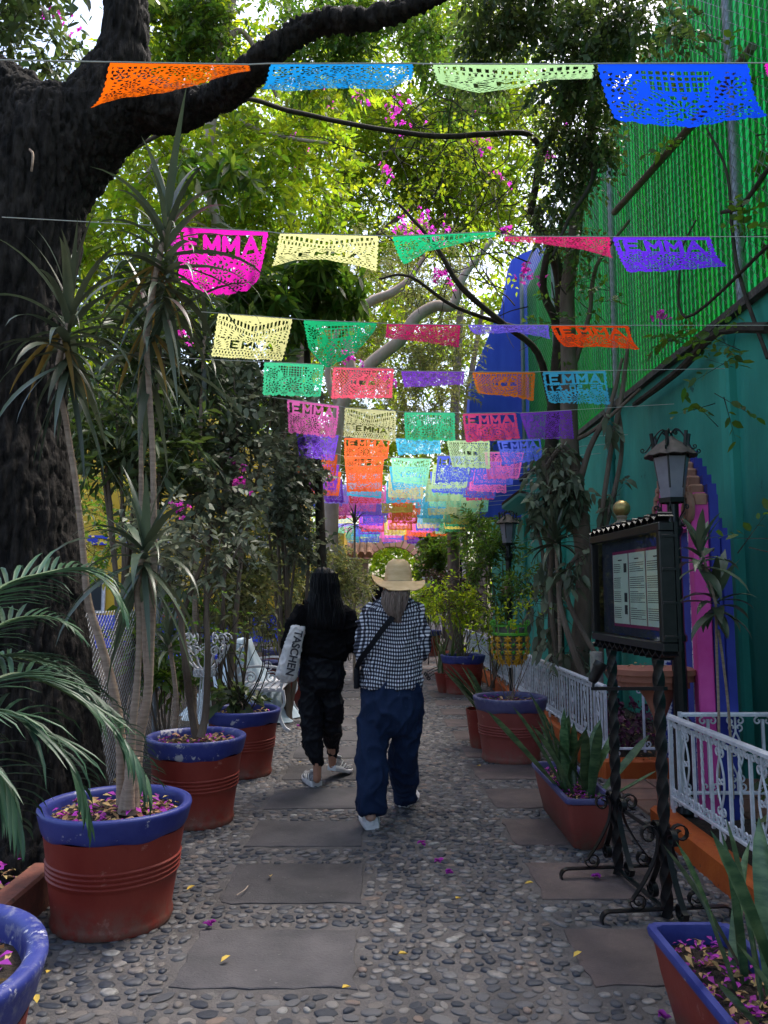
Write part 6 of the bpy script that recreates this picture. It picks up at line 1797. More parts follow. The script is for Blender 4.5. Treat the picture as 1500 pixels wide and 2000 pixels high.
# ---- canopy trees behind
t = tree('canopy_tree', 'slender grey stemmed tree whose lime green leaves fill the sky at centre left', [W(470, 1180, 8.6, 16), W(452, 900, 8.6, 15), W(437, 640, 8.6, 14), W(426, 440, 8.6, 13), W(404, 330, 8.6, 12), W(418, 200, 8.6, 11), W(440, 60, 8.6, 10), W(470, -60, 8.6, 7)],
         limbs=[[W(405, 318, 8.6, 8), W(350, 290, 8.5, 7), W(308, 312, 8.4, 5), W(260, 380, 8.3, 3)], [W(440, 80, 8.6, 8), W(470, 60, 8.6, 6), W(500, 100, 8.7, 5), W(540, 190, 9, 3)], [W(418, 210, 8.6, 8), W(520, 260, 9, 5), W(640, 280, 9.5, 3)]], bark=m_bark_pale)
cloud('crown', [B(280, 330, 8.2, 150, 110, 200), B(230, 470, 8.2, 140, 90, 150), B(470, 330, 9.2, 140, 110, 230), B(470, 470, 9.2, 120, 70, 120), B(590, 380, 10, 130, 110, 180), B(380, 120, 9, 150, 90, 160), B(600, 190, 10, 130, 80, 150)],
      m_leaf_lime, t, leaf=.13, ratio=.2, per=10, seed=2, twig=.42, six=True, thr=-.05)
t = tree('canopy_tree', 'taller tree behind with airy yellow green leaves in the middle of the picture', [(ground_at(560, 27), .14), W(565, 900, 27, 12), W(600, 600, 27, 11), W(660, 380, 27, 9), W(700, 200, 27, 6)],
         limbs=[[W(610, 560, 27, 7), W(760, 440, 27, 5), W(900, 330, 27, 3)], [W(650, 420, 27, 6), W(600, 300, 27, 4), W(520, 200, 27, 3)]])
cloud('crown', [B(690, 300, 27, 170, 120, 480), B(860, 380, 27, 150, 110, 460), B(940, 250, 27, 130, 100, 300), B(820, 300, 26, 120, 90, 240), B(900, 60, 26, 100, 80, 130), B(760, 430, 28, 160, 80, 300), B(600, 500, 27, 150, 80, 240), B(980, 330, 28, 130, 110, 280), B(760, 150, 27, 190, 90, 440), B(930, 450, 27, 100, 70, 160), B(960, 160, 27, 140, 100, 200), B(520, 210, 27, 170, 120, 340), B(330, 200, 26, 160, 120, 280), B(180, 330, 25, 120, 120, 160), B(300, 420, 26, 170, 120, 200), B(180, 560, 25, 140, 120, 140), B(420, 560, 25, 130, 80, 150), B(780, 10, 26, 240, 80, 240)],
      m_leaf_lime, t, leaf=.28, ratio=.2, per=10, seed=3, twig=1.0, thr=-.04, clump=.7)
t = tree('canopy_tree', 'small leaved tree over the top centre of the photo above the arching branch', [(ground_at(560, 11), .10), W(545, 800, 11, 10), W(560, 500, 11, 9), W(600, 250, 11, 7), W(660, 60, 10.5, 5)], bark=m_twig)
cloud('crown', [B(430, 50, 8.5, 150, 80, 260), B(320, 90, 9, 100, 90, 130), B(640, 110, 9, 140, 70, 220), B(780, 90, 9, 120, 70, 200), B(860, 170, 9.5, 130, 70, 120), B(330, 30, 8.5, 90, 80, 90), B(600, -20, 8.5, 260, 60, 240)], m_leaf_mid, t, leaf=.085, ratio=.27, per=10, seed=4, twig=.32, thr=-.02)
t = tree('canopy_tree', 'dark small leaved tree at the upper right in front of the green fence', [(ground_at(1090, 9.6), .1), W(1080, 1000, 9.6, 15), W(1078, 850, 9.4, 14), W(1090, 700, 9.0, 13), W(1095, 560, 8.8, 12), W(1075, 480, 8.6, 11), W(1040, 420, 8.4, 9), W(1045, 370, 8.2, 8), W(1060, 300, 8.0, 8), W(1095, 220, 7.6, 7), W(1115, 120, 7.3, 6), W(1150, 0, 7, 5)],
         limbs=[[W(1060, 300, 8, 7), W(1030, 262, 7.9, 6), W(950, 262, 7.7, 6), W(850, 266, 7.5, 5.5), W(700, 245, 7.2, 5), W(560, 215, 6.8, 5), W(470, 192, 6.4, 5), W(380, 225, 6.1, 5), W(270, 285, 5.9, 4), W(190, 325, 5.7, 3)],
                [W(1078, 800, 9.4, 8), W(1050, 690, 9, 7), W(980, 630, 8.6, 6), W(900, 560, 8.3, 6), W(850, 480, 8.1, 4), W(780, 400, 8, 3)],
                [W(1010, 640, 8.8, 5), W(890, 600, 8.5, 4), W(800, 540, 8.2, 3), W(740, 545, 8, 2)],
                [W(1100, 760, 9.3, 9), W(1088, 640, 8.9, 9), W(1060, 560, 8.7, 8), W(1075, 470, 8.5, 7)],
                [W(1085, 240, 7.8, 6), W(1160, 330, 7.2, 5), W(1110, 430, 7.0, 4), W(1080, 500, 7, 3)]], bark=m_twig)
cloud('crown', [B(1010, 50, 7.0, 120, 90, 260), B(1120, 130, 6.8, 100, 110, 300), B(1110, 270, 7.2, 80, 90, 200), B(1075, 400, 7.6, 45, 60, 60), B(1210, 40, 6.4, 100, 80, 180), B(960, 120, 7.4, 90, 60, 120), B(1060, -50, 6.6, 220, 60, 240), B(1150, 330, 7.4, 50, 70, 50), B(1130, 460, 8, 40, 50, 24), B(1330, 60, 5.6, 60, 50, 24)],
      m_leaf_dark, t, leaf=.062, ratio=.33, per=10, seed=5, twig=.26, hang=.5, thr=-.05)
t = tree('canopy_tree', 'mid green umbrella leaved tree behind the cream paper banner', [(ground_at(640, 9.2), .08), W(620, 900, 9.2, 8), W(600, 700, 9.2, 7), W(610, 560, 9.2, 5)], bark=m_twig)
cloud('crown', [B(610, 530, 8.8, 100, 60, 90), B(650, 590, 9.2, 80, 55, 70), B(510, 590, 8.4, 80, 50, 60), B(420, 350, 7.6, 80, 50, 36), B(560, 640, 9, 60, 50, 40)], m_leaf_mid, t, leaf=.19, ratio=.17, per=8, seed=6, mode='palmate', six=True, twigs=False, thr=-.3)
pt = tree('pale_tree', 'tree with pale bent branches behind the crimson banner of the third row', [(ground_at(640, 12.5), .14), W(648, 950, 12.5, 15), W(665, 800, 12.5, 14), W(715, 720, 12.5, 13), W(780, 665, 12.5, 13), W(812, 620, 12.5, 12), W(850, 598, 12.5, 12), W(885, 596, 12.5, 10), W(905, 540, 12.5, 8), W(960, 470, 12.5, 5)],
          limbs=[[W(690, 745, 12.5, 10), W(680, 640, 12.5, 9), W(720, 592, 12.5, 10), W(765, 572, 12.5, 9), W(800, 545, 12.5, 7), W(830, 500, 12.5, 4)], [W(665, 800, 12.5, 9), W(640, 730, 12.5, 7), W(660, 640, 12.5, 5)]], bark=m_bark_pale)
cloud('crown', [B(800, 520, 14, 170, 70, 260), B(850, 640, 14, 80, 110, 230), B(780, 760, 14.5, 150, 90, 300), B(700, 680, 14, 90, 80, 150), B(850, 800, 15, 70, 80, 150), B(700, 860, 14, 90, 80, 160)], m_leaf_olive, pt, leaf=.10, ratio=.13, per=14, seed=7, twig=.4, thr=-.1)

# ---- tangled climbing vines in front of the lime canopy, with magenta blossom
vine = thing('bougainvillea', 'tangle of bare dark vines with scattered magenta blossom over the path', 'climber', P(900, 500, 8.5))
rv = random.Random(21); mb = MB()
for i in range(90):
    px, py = rv.uniform(720, 1120), rv.uniform(180, 600); D = rv.uniform(7.5, 10.5); a = rv.uniform(0, 2 * PI); pts = []
    q = P(px, py, D); d = Vector((math.cos(a), rv.uniform(-.5, .5), math.sin(a)))
    for k in range(9):
        pts.append(q.copy()); d = (d + Vector((rv.gauss(0, .25), rv.gauss(0, .2), rv.gauss(-.06, .25)))).normalized(); q = q + d * rv.uniform(.09, .2)
    mb.tube(catmull(pts, 2), interp([.008 * (1 - k / 10) + .0015 for k in range(9)], 2), 3, caps=False)
stuff(mb.build('vine_stems', m_twig, vine))
cloud('leaves', [B(900, 380, 9, 200, 180, 130), B(930, 300, 9, 110, 60, 60)], m_leaf_lime, vine, leaf=.07, ratio=.3, per=6, seed=9, twig=.3)
for i, (px, py, D, r_) in enumerate(((630, 195, 11, 16), (775, 215, 12, 18), (905, 180, 10, 10), (930, 270, 9, 8), (860, 535, 9, 9), (820, 420, 12, 14), (840, 460, 12, 18), (790, 440, 12, 12), (1027, 533, 8.4, 11), (1064, 298, 8.2, 5), (90, 20, 6, 17), (560, 300, 12, 8), (750, 330, 12, 6), (970, 340, 11, 7), (1095, 245, 8, 5), (1285, 612, 6.3, 6), (630, 220, 11, 12), (580, 270, 12, 9), (700, 190, 12, 10), (345, 475, 6, 6), (340, 985, 5.6, 6), (455, 905, 7, 8), (355, 655, 6, 5), (470, 940, 6.6, 6), (990, 450, 10, 6), (750, 730, 12, 7), (680, 690, 12, 8))):
    cloud('blossom_cluster', [B(px, py, D, r_ * 1.9, r_ * 1.5, int(4 + r_ * .8)), B(px + 14, py + 16, D, r_ * 3, r_ * 2.4, int(2 + r_ * .3))], m_blossom, vine, leaf=.036 * D / 9 + .008, ratio=.42, per=5, seed=30 + i, mode='palmate', twigs=False, thr=-2)

# ---- tree by the right railing and creeping stems on the teal wall
rt = tree('slender_tree', 'slender brown trunk rising beside the teal wall behind the middle lamp', [(ground_at(1128, 8.3), .10), W(1130, 1300, 8.3, 20), W(1140, 1190, 8.3, 19), W(1142, 1090, 8.3, 19), W(1124, 960, 8.3, 18), W(1112, 860, 8.3, 18), W(1112, 720, 8.3, 17), W(1108, 580, 8.3, 15), W(1124, 450, 8.2, 14), W(1132, 360, 8.1, 12), W(1160, 240, 8, 10), W(1190, 100, 7.9, 8)],
          limbs=[[W(1118, 1000, 8.3, 7), W(1150, 880, 8.1, 6), W(1190, 800, 8, 5), W(1215, 700, 8, 3)], [W(1112, 740, 8.3, 6), W(1150, 620, 8.2, 5), W(1165, 520, 8.1, 4), W(1230, 430, 8, 3)]], n=12)
cloud('crown', [B(1200, 150, 8, 100, 90, 60), B(1180, 560, 8, 50, 60, 14), B(1090, 640, 8.2, 40, 80, 14)], m_leaf_mid, rt, leaf=.08, ratio=.3, per=7, seed=11, twig=.3)
iv = thing('climbing_plant', 'grey green creeper with pointed leaves on the trunk and wall by the middle lamp', 'climber', ground_at(1090, 8.6))
for L_ in ([W(1175, 1300, 8, 5), W(1172, 1060, 8, 5), W(1190, 900, 8, 5), W(1216, 760, 8, 5), W(1230, 640, 8.2, 3)], [W(1180, 1040, 8, 5), W(1200, 960, 8, 5), W(1215, 870, 8, 4), W(1205, 780, 8, 3)], [W(1090, 1300, 8.2, 6), W(1075, 1160, 8.2, 5), W(1080, 1000, 8.2, 4), W(1060, 900, 8.3, 3)], [W(1050, 1280, 8.5, 5), W(1065, 1120, 8.6, 4), W(1040, 1000, 8.6, 3)], [W(1150, 1350, 7.6, 7), W(1110, 1240, 7.7, 6), W(1092, 1150, 7.9, 5), W(1130, 1080, 7.9, 4)], [W(1195, 1330, 7.6, 5), W(1120, 1200, 7.8, 5), W(1098, 1120, 8, 4)], [W(1050, 950, 8.6, 6), W(1090, 880, 8.4, 5), W(1160, 840, 8.1, 4), W(1250, 760, 7.6, 3)]):
    mb = MB(); mb.tube(catmull([p for p, r in L_], 5), interp([r for p, r in L_], 5), 7); mb.build('stem', m_bark_brown, iv)
cloud('leaves', [B(1085, 990, 8.2, 45, 55, 60), B(1075, 910, 8.3, 35, 45, 32), B(1120, 940, 8.1, 28, 50, 22), B(1060, 1070, 8.4, 35, 50, 30), B(1110, 1110, 7.8, 40, 30, 14), B(1060, 1200, 8.4, 45, 60, 22), B(1150, 830, 8, 60, 30, 12), B(1205, 970, 7.9, 18, 30, 6), B(1080, 1290, 8, 50, 40, 16)], m_leaf_grey, iv, leaf=.105, ratio=.36, per=5, seed=12, twig=.2, six=True, droop=.75, hang=.8)
t = thing('climbing_plant', 'leafy creeper hanging over the top of the teal wall at the right edge', 'climber', P(1470, 640, 5.9))
for L_ in ([W(1500, 700, 5.6, 4), W(1440, 520, 5.9, 4), W(1420, 340, 6, 3), W(1380, 250, 6.2, 2)], [W(1500, 640, 5.6, 12), W(1400, 650, 6.2, 10), W(1330, 720, 7, 8), W(1240, 790, 8.3, 6)], [W(1500, 330, 5.5, 5), W(1450, 400, 5.8, 5), W(1410, 415, 6, 4)], [W(1500, 480, 5.5, 4), W(1340, 620, 6.6, 3), W(1330, 500, 6.6, 2), W(1360, 430, 6.5, 2)]):
    mb = MB(); mb.tube(catmull([p for p, r in L_], 6), interp([r for p, r in L_], 6), 7); rough_tube(mb); mb.build('stem', m_twig, t)
cloud('leaves', [B(1465, 480, 5.6, 45, 60, 30), B(1475, 600, 5.5, 40, 60, 50), B(1430, 560, 5.8, 40, 50, 20), B(1440, 690, 5.6, 50, 40, 22), B(1400, 130, 5.9, 40, 60, 14), B(1320, 300, 6.4, 50, 60, 12), B(1480, 260, 5.6, 30, 60, 14), B(1300, 170, 6.5, 60, 60, 14), B(1380, 790, 5.8, 50, 30, 5), B(1480, 1060, 4.4, 30, 30, 3), B(1350, 660, 6.6, 60, 30, 12)], m_leaf_mid, t, leaf=.085, ratio=.3, per=6, seed=13, twig=.28, six=True)

# ---- shrubs at the left, one thing each
def shrub(label, blobs, mat, base, leaf, ratio, per, seed, twig=.3, mode='pinnate', stems=5, six=False, droop=.25, name='shrub', thr=-.08, rs_=.012, stem_mat=None, cat='shrub', group=None):
    t = thing(name, label, cat, base, group); r = random.Random(seed)
    cs = [b[0] for b in blobs]
    for i in range(stems):
        c = cs[i % len(cs)]; e = c + Vector((r.uniform(-.5, .5) * blobs[i % len(cs)][1][0], r.uniform(-.3, .3) * blobs[i % len(cs)][1][1], r.uniform(0, .6) * blobs[i % len(cs)][1][2]))
        b0 = Vector(base) + Vector((r.uniform(-.06, .06), r.uniform(-.06, .06), 0)); m = (b0 + e) / 2 + Vector((r.uniform(-.12, .12), r.uniform(-.1, .1), 0))
        mb = MB(); mb.tube(catmull([b0, m, e], 5), interp([rs_, rs_ * .7, rs_ * .25], 5), 6); mb.build('stem', stem_mat or m_bark_brown, t)
    cloud('foliage', blobs, mat, t, leaf, ratio, per, 1, seed, mode, twig, six, droop, thr=thr)
    return t
shrub('dense dark shrub with long leaves behind the upper dracaena stems', [B(210, 760, 6.6, 110, 120, 110), B(330, 690, 6.8, 100, 110, 90), B(150, 900, 6.4, 60, 100, 50), B(300, 860, 6.6, 80, 80, 70)], m_leaf_dark, ground_at(230, 6.2), .16, .14, 10, 41, .35, stems=9, rs_=.03)
shrub('grey green broad leaved shrub left of the pink banner', [B(420, 780, 7.2, 100, 110, 130), B(470, 900, 7.4, 90, 80, 120), B(400, 960, 6.8, 90, 80, 80), B(530, 760, 7.8, 80, 90, 70)], m_leaf_grey, ground_at(430, 7.2), .085, .34, 9, 42, .3, stems=7, six=True, rs_=.025)
shrub('climber covered column of grey green foliage beside the yellow wall', [B(560, 900, 9, 60, 90, 150), B(520, 990, 8.8, 80, 80, 140), B(590, 960, 9.2, 35, 70, 80), B(580, 1060, 9.2, 60, 40, 80)], m_leaf_grey, ground_at(560, 9), .08, .34, 10, 43, .26, stems=7, rs_=.03)
shrub('tall feathery dark shrub with hanging strap leaves near the big trunk', [B(130, 620, 7.5, 130, 130, 70), B(380, 560, 7.6, 110, 90, 60), B(480, 700, 8.2, 90, 90, 70)], m_leaf_dark, ground_at(200, 7.5), .22, .09, 8, 44, .3, stems=6, rs_=.03)
shrub('olive bush with fine leaves behind the head of the person in black', [B(570, 1110, 10.5, 75, 50, 230), B(650, 1130, 11.5, 55, 45, 150), B(520, 1180, 10, 70, 60, 180), B(600, 1210, 10, 50, 50, 80)], m_leaf_olive, ground_at(580, 10.5), .085, .17, 12, 45, .28, stems=14)
shrub('light green bush between the left shrubs and the wire stand', [B(470, 1080, 8.3, 80, 60, 150), B(440, 1170, 8, 80, 60, 130), B(360, 1060, 7.6, 60, 60, 80)], m_leaf_olive, ground_at(460, 8.3), .08, .22, 10, 46, .28, stems=12)
shrub('low green plants growing under the wire fence', [B(215, 1040, 9, 60, 110, 60), B(330, 1330, 6.6, 60, 40, 60), B(260, 1200, 6.4, 60, 70, 70), B(380, 1200, 7.2, 50, 50, 50)], m_leaf_mid, ground_at(330, 6.6), .10, .24, 8, 47, .22, stems=8)
shrub('yellow leaved shrub in front of the yellow building', [B(210, 960, 13, 60, 70, 60), B(430, 830, 13, 70, 50, 60), B(480, 1010, 13, 60, 50, 60), B(170, 1060, 13, 40, 60, 30)], m_leaf_yellow, ground_at(300, 13), .13, .25, 8, 48, .3, stems=6)
shrub('dark climbing shrub over the right side of the brick arch', [B(860, 1060, 18.5, 42, 34, 150), B(840, 1100, 18.5, 34, 40, 130), B(900, 1040, 17.5, 30, 40, 70)], m_leaf_mid, ground_at(870, 18.5), .12, .28, 9, 49, .3, stems=6)
shrub('yellow green bush low on the right beyond the straw hat', [B(850, 1165, 15.5, 40, 26, 110), B(880, 1190, 14.5, 40, 24, 80)], m_leaf_lime, ground_at(860, 15.5), .09, .25, 9, 50, .26, stems=7)
shrub('bamboo like plant with narrow green leaves against the teal wall', [B(965, 1080, 11.8, 42, 60, 120), B(950, 1160, 11.8, 42, 50, 100), B(930, 1040, 12.5, 40, 40, 60), B(1010, 1150, 11.2, 30, 50, 40)], m_leaf_mid, ground_at(960, 12), .12, .13, 8, 51, .3, stems=9, rs_=.012)
shrub('small bush by the left of the stone arch', [B(690, 1150, 17, 30, 35, 90), B(650, 1080, 16, 34, 26, 60), B(680, 1200, 16, 25, 22, 40)], m_leaf_olive, ground_at(680, 17), .10, .22, 9, 52, .25, stems=6)
shrub('dark ivy mass on the far wall above the arch on the right', [B(905, 960, 16, 50, 60, 110), B(940, 900, 15, 40, 60, 70)], m_leaf_dark, ground_at(920, 16), .1, .3, 9, 53, .3, stems=5)
t = tree('bare_tree', 'straight brown trunk near the arch right of the far paper flags', [(ground_at(886, 17.5), .13), W(886, 1100, 17.5, 12), W(884, 950, 17.5, 11), W(890, 760, 17.5, 9), W(900, 600, 17.5, 7)])
# pots plants
shrub('slim two stemmed shrub growing in the second pot from the front on the left', [B(395, 1080, 5.0, 90, 50, 50), B(340, 1130, 4.9, 60, 40, 14), B(440, 1130, 5.0, 50, 50, 16), B(300, 1030, 5.0, 60, 50, 18)], m_leaf_grey, (-1.169, 5.14, .5), .075, .24, 8, 61, .22, stems=0)
tp = [o for o in COL.objects if o.name.startswith('shrub')][-1]
for L_ in ([W(384, 1440, 5.16, 9), W(372, 1370, 5.12, 8), W(362, 1290, 4.9, 7), W(355, 1210, 4.9, 6), W(375, 1150, 4.9, 5), W(400, 1090, 4.9, 3)], [W(392, 1440, 5.10, 8), W(402, 1390, 5.1, 7), W(406, 1290, 4.9, 6), W(404, 1200, 4.9, 5), W(408, 1150, 4.9, 4), W(430, 1080, 4.95, 3)], [W(355, 1215, 4.9, 4), W(335, 1160, 4.9, 3), W(320, 1090, 4.9, 2)], [W(405, 1170, 4.9, 4), W(440, 1120, 4.9, 3), W(470, 1060, 4.9, 2)]):
    mb = MB(); mb.tube(catmull([p for p, r in L_], 5), interp([r for p, r in L_], 5), 8); mb.build('stem', m_bark_brown, tp, org=ORG[tp])
shrub('twiggy shrub with few leaves growing in the pot beside the bench', [B(480, 1250, 6.2, 75, 60, 26), B(430, 1230, 6.2, 40, 50, 12)], m_leaf_mid, (-1.083, 6.44, .49), .06, .25, 5, 62, .22, stems=16, rs_=.006, stem_mat=m_twig)
shrub('tuft of dull green leaves at the foot of the twiggy potted shrub', [B(460, 1362, 6.4, 40, 12, 16), B(430, 1350, 6.35, 16, 16, 5)], m_leaf_dark, (-1.1, 6.4, .49), .11, .25, 6, 63, .15, stems=3, rs_=.006)
shrub('yellow green shrub growing in the pot right of the checked shirt', [B(895, 1190, 11.2, 50, 40, 70), B(935, 1210, 11.1, 35, 40, 30), B(880, 1150, 11.2, 40, 30, 30)], m_leaf_lime, (1.28, 11.5, .53), .075, .3, 6, 64, .22, stems=10, rs_=.009)
shrub('brownish shrub inside the yellow green one by the far lamp', [B(900, 1150, 12.2, 34, 30, 60), B(860, 1140, 13, 26, 26, 40)], M('leaf_brown', (.10, .06, .04), (.15, .08, .05), 2, .7, trans=.2, rnd=.3), (1.3, 12.3, 0), .06, .3, 8, 65, .2, stems=6, rs_=.008)
shrub('sparse twigs with pale leaves climbing the yellow basket', [B(965, 1240, 7.2, 40, 40, 14), B(1035, 1200, 7.2, 30, 40, 10), B(950, 1180, 7.4, 30, 30, 10)], m_leaf_lime, (1.19, 6.96, .5), .05, .32, 5, 66, .2, stems=9, rs_=.004, stem_mat=m_bark_brown)
shrub('leafy plant in the far pot by the elbow of the checked shirt', [B(838, 1195, 18.4, 16, 22, 40)], m_leaf_mid, (1.22, 18.4, .55), .10, .25, 7, 67, .2, stems=4)
shrub('leafy plant in the far pot between the two people', [B(690, 1165, 20.2, 17, 24, 40)], m_leaf_dark, (-.62, 20.2, .8), .12, .22, 7, 68, .22, stems=4)
shrub('purple leaved ground plants in the bed behind the white scroll panel', [((2.4, 6.9, .28), (.45, .4, .12), 90), ((2.4, 8.6, .25), (.4, 1.4, .12), 110)], M('leaf_purple', (.12, .02, .07), (.07, .015, .05), 3, .6, trans=.2, rnd=.4), (2.4, 6.9, .1), .07, .3, 7, 69, .16, stems=0)
shrub('dark green plants in the bed behind the near railing', [((2.4, 3.6, .30), (.5, .8, .16), 110), ((2.5, 2.6, .35), (.45, .7, .2), 80)], m_leaf_dark, (2.4, 3.4, .1), .10, .25, 7, 70, .2, stems=0)

# ---- far wood
wood = thing('far_wood', 'mass of bright trees far beyond the garden closing every gap', 'wood', (0, 30, 0))
V = []
fw = [(Vector((x, 30 + 2 * math.sin(x), z)), (2.4, 1.6, 1.9), 150) for x in np.arange(-22, 20, 3.4) for z in (2.0, 5.0, 8.2, 11.4)]
fw += [(Vector((x, 33, 14.5)), (2.6, 1.6, 1.8), 110) for x in np.arange(-22, 16, 4.2)]
cloud('crown', fw, m_leaf_lime, wood, leaf=.34, ratio=.24, per=9, seed=80, twig=.8, thr=-.12, clump=.5, twigs=False)
cloud('crown', [(Vector((x, 26.5, z)), (2.0, 1.2, 1.6), 130) for x in np.arange(-19, -2.5, 2.8) for z in (1.5, 4.4, 7.2)] + [(Vector((x, 27, z)), (2.0, 1.0, 1.6), 130) for x in (4.2, 7) for z in (1.5, 4.4, 7.2)], m_leaf_mid, wood, leaf=.24, ratio=.24, per=9, seed=81, twig=.6, thr=-.1, clump=.6, twigs=False)
cloud('crown', [(Vector((x, 27.5, z)), (1.3, .8, 1.1), 130) for x in (-1.2, .6, 2.2) for z in (1.2, 3.2)], m_leaf_lime, wood, leaf=.16, ratio=.24, per=9, seed=82, twig=.4, thr=-.3, twigs=False)
for i, x in enumerate([-20, -17, -14.2, -11.3, -8.4, -5.5, -3, 3.4, 6.3, 9.2]):
    mb = MB(); mb.tube(catmull([Vector((x, 26, 0)), Vector((x + .2, 26, 3)), Vector((x - .3, 26.4, 7)), Vector((x + .5, 27, 12))], 4), interp([.22, .18, .14, .06], 4), 8); mb.build('trunk', m_bark_brown, wood)

# ---- unseen crown and leaf screen added behind and above the camera to block skylight
shade_tree = thing('canopy_tree', 'unseen spreading tree added behind the camera whose crown shades the foreground', 'tree', (-2.2, -4.5, 0))
mb = MB(); mb.tube(catmull([Vector((-2.2, -4.5, 0)), Vector((-2.1, -4.4, 2.5)), Vector((-1.6, -4, 5))], 5), interp([.3, .24, .16], 5), 12); mb.build('trunk', m_bark_dark, shade_tree)
cloud('crown', [(Vector((x, y, z)), (1.9, 1.9, .8), n_) for x, y, z, n_ in ((-3, -3, 6.4, 120), (3, -3, 6.6, 120), (-3.2, -.8, 6.6, 150), (0, -1, 6.8, 150), (2.6, -1, 6.8, 150), (-2.8, 1.6, 6.9, 110), (2.2, 1.5, 7.2, 80), (0, 1.2, 7.2, 90))], m_leaf_mid, shade_tree, leaf=.17, ratio=.28, per=9, seed=95, twig=.45, thr=-.2)
hd_ = thing('shade_hedge', 'unseen leaf screen added behind the camera to cut the light from there', 'shade_hedge', (0, -7, 0))  # out of view, added to dim light arriving from behind
cloud('leaves', [(Vector((x, -7 + (1.5 if abs(x) > 5 else 0), z)), (1.7, .9, 1.3), 130) for x in np.arange(-9, 9.1, 2.6) for z in (1.0,)], m_leaf_mid, hd_, leaf=.2, ratio=.3, per=9, seed=96, twig=.4, thr=-.3)

# ================================================================== STRAP LEAVES: dracaena, yucca, snake plants
def blade_mesh(name, L, w, e0, droop, mat, seg=8, fold=.35, twist=0.0, taper=(0.45, 1.0, .95, .85, .7, .5, .28, .0)):
    """blade starting at origin, heading +X with elevation e0 and bending down by droop over its length"""
    vs = []; p = Vector((0, 0, 0)); e = e0; fs = []
    for i in range(seg + 1):
        t = i / seg; ti = t * (len(taper) - 1); k = int(min(ti, len(taper) - 2)); ww = w * (taper[k] + (taper[k + 1] - taper[k]) * (ti - k))
        up = Vector((-math.sin(e), 0, math.cos(e))); a = twist * t
        sd = Vector((0, 1, 0)) * math.cos(a) + up * math.sin(a); u2 = up * math.cos(a) - Vector((0, 1, 0)) * math.sin(a)
        vs += [p + sd * ww + u2 * ww * fold, p - u2 * ww * .1, p - sd * ww + u2 * ww * fold]
        p = p + Vector((math.cos(e), 0, math.sin(e))) * (L / seg); e -= droop / seg * (0.5 + t)
    for i in range(seg):
        b = i * 3; fs += [(b, b + 3, b + 4, b + 1), (b + 1, b + 4, b + 5, b + 2)]
    mb = MB(); mb.add(vs, fs); return mb.mesh(name, mat, ang=80)
R_ = math.radians
def rosette(parent, c, variants, n, az0, rnd, sc=(.75, 1.15), tilt=.12, name='leaf', hmin=.25):
    """leaves from hanging (low on the stem) to upright (top)"""
    o0 = ORG[parent]
    for i in range(n):
        t = i / (n - 1); me = variants[min(len(variants) - 1, int(t * len(variants) + rnd.uniform(-.5, .5)) if t > 0 else 0)]
        az = az0 + i * 2.399 + rnd.uniform(-.2, .2)
        o = link_mesh(name, me, parent, tuple(Vector(c) + Vector((0, 0, (t - 1) * hmin)) - o0))
        o.rotation_euler = (rnd.uniform(-tilt, tilt), rnd.uniform(-tilt, tilt), az); s = rnd.uniform(*sc); o.scale = (s, s * rnd.uniform(.8, 1.2), s)
drac = [blade_mesh('leaf', L_, w_, R_(e + o_), R_(d + o_), m_strap_leaf, fold=.16, twist=tw) for (e, d, tw) in ((-60, 25, .5), (-35, 50, -.6), (-10, 75, -.4), (10, 95, .3), (25, 100, -.3), (40, 90, .4), (55, 75, -.2), (76, 35, .3)) for L_, w_, o_ in ((.50, .019, 0), (.42, .022, 6), (.56, .017, -5))]
dead = [blade_mesh('dead_leaf', .40, .014, R_(e), R_(d), m_dead_leaf, fold=.5, twist=1.2) for e, d in ((-60, 25), (-40, 40))]
dr = thing('dracaena', 'tall three headed cane dracaena growing from the large front left pot', 'plant', (-1.185, 3.64, .48))
rD = random.Random(5)
canes = [([(238, 1572), (236, 1450), (222, 1350), (195, 1250), (172, 1170), (160, 1050), (146, 930), (128, 820), (113, 740), (118, 690), (132, 640), (136, 600)], 3.70, 10),
         ([(262, 1575), (272, 1440), (288, 1360), (294, 1250), (300, 1120), (300, 980), (297, 860), (290, 740), (287, 660), (300, 560), (318, 470), (325, 425)], 3.65, 10),
         ([(252, 1580), (256, 1450), (268, 1330), (272, 1220), (268, 1150), (282, 1075)], 3.56, 10),
         ([(290, 1340), (280, 1180), (276, 980), (275, 830), (272, 760), (292, 690), (300, 640)], 3.80, 7),
         ([(232, 1580), (230, 1500), (233, 1440), (262, 1400), (283, 1340)], 3.42, 7)]
for pts, D, r_ in canes[:4]:
    n = len(pts); ps = [P(x, y, D) for x, y in pts]
    sm = catmull(ps, 12); mb = MB()
    rads = [(r_ * (.62 + .55 * max(0, 1 - 2.2 * i / len(sm)))) * D / 1500 * (1 + .07 * (i % 2)) * .92 for i in range(len(sm))]
    mb.tube(sm, rads, 10); mb.build('cane', m_cane, dr, ang=80)
mb = MB(); mb.tube(catmull([P(250, 1585, 3.62), P(256, 1540, 3.61), P(262, 1480, 3.61)], 3), [.05, .046, .042, .038, .034, .031, .028], 12); rough_tube(mb); mb.build('cane_base', m_cane, dr, ang=80)
for c, n, D, h in (((136, 600), 54, 3.70, .34), ((325, 425), 60, 3.65, .50), ((282, 1068), 40, 3.56, .10), ((300, 640), 28, 3.80, .26)):
    rosette(dr, P(c[0], c[1], D), drac, n, rD.uniform(0, 6), rD, sc=(.75, 1.18), hmin=h)
for c, D in (((120, 650), 3.7), ((300, 520), 3.65), ((285, 640), 3.7)):
    for i in range(5):
        o = link_mesh('dead_leaf', dead[i % 2], dr, tuple(P(c[0], c[1], D) - ORG[dr])); o.rotation_euler = (0, 0, rD.uniform(0, 6.28))
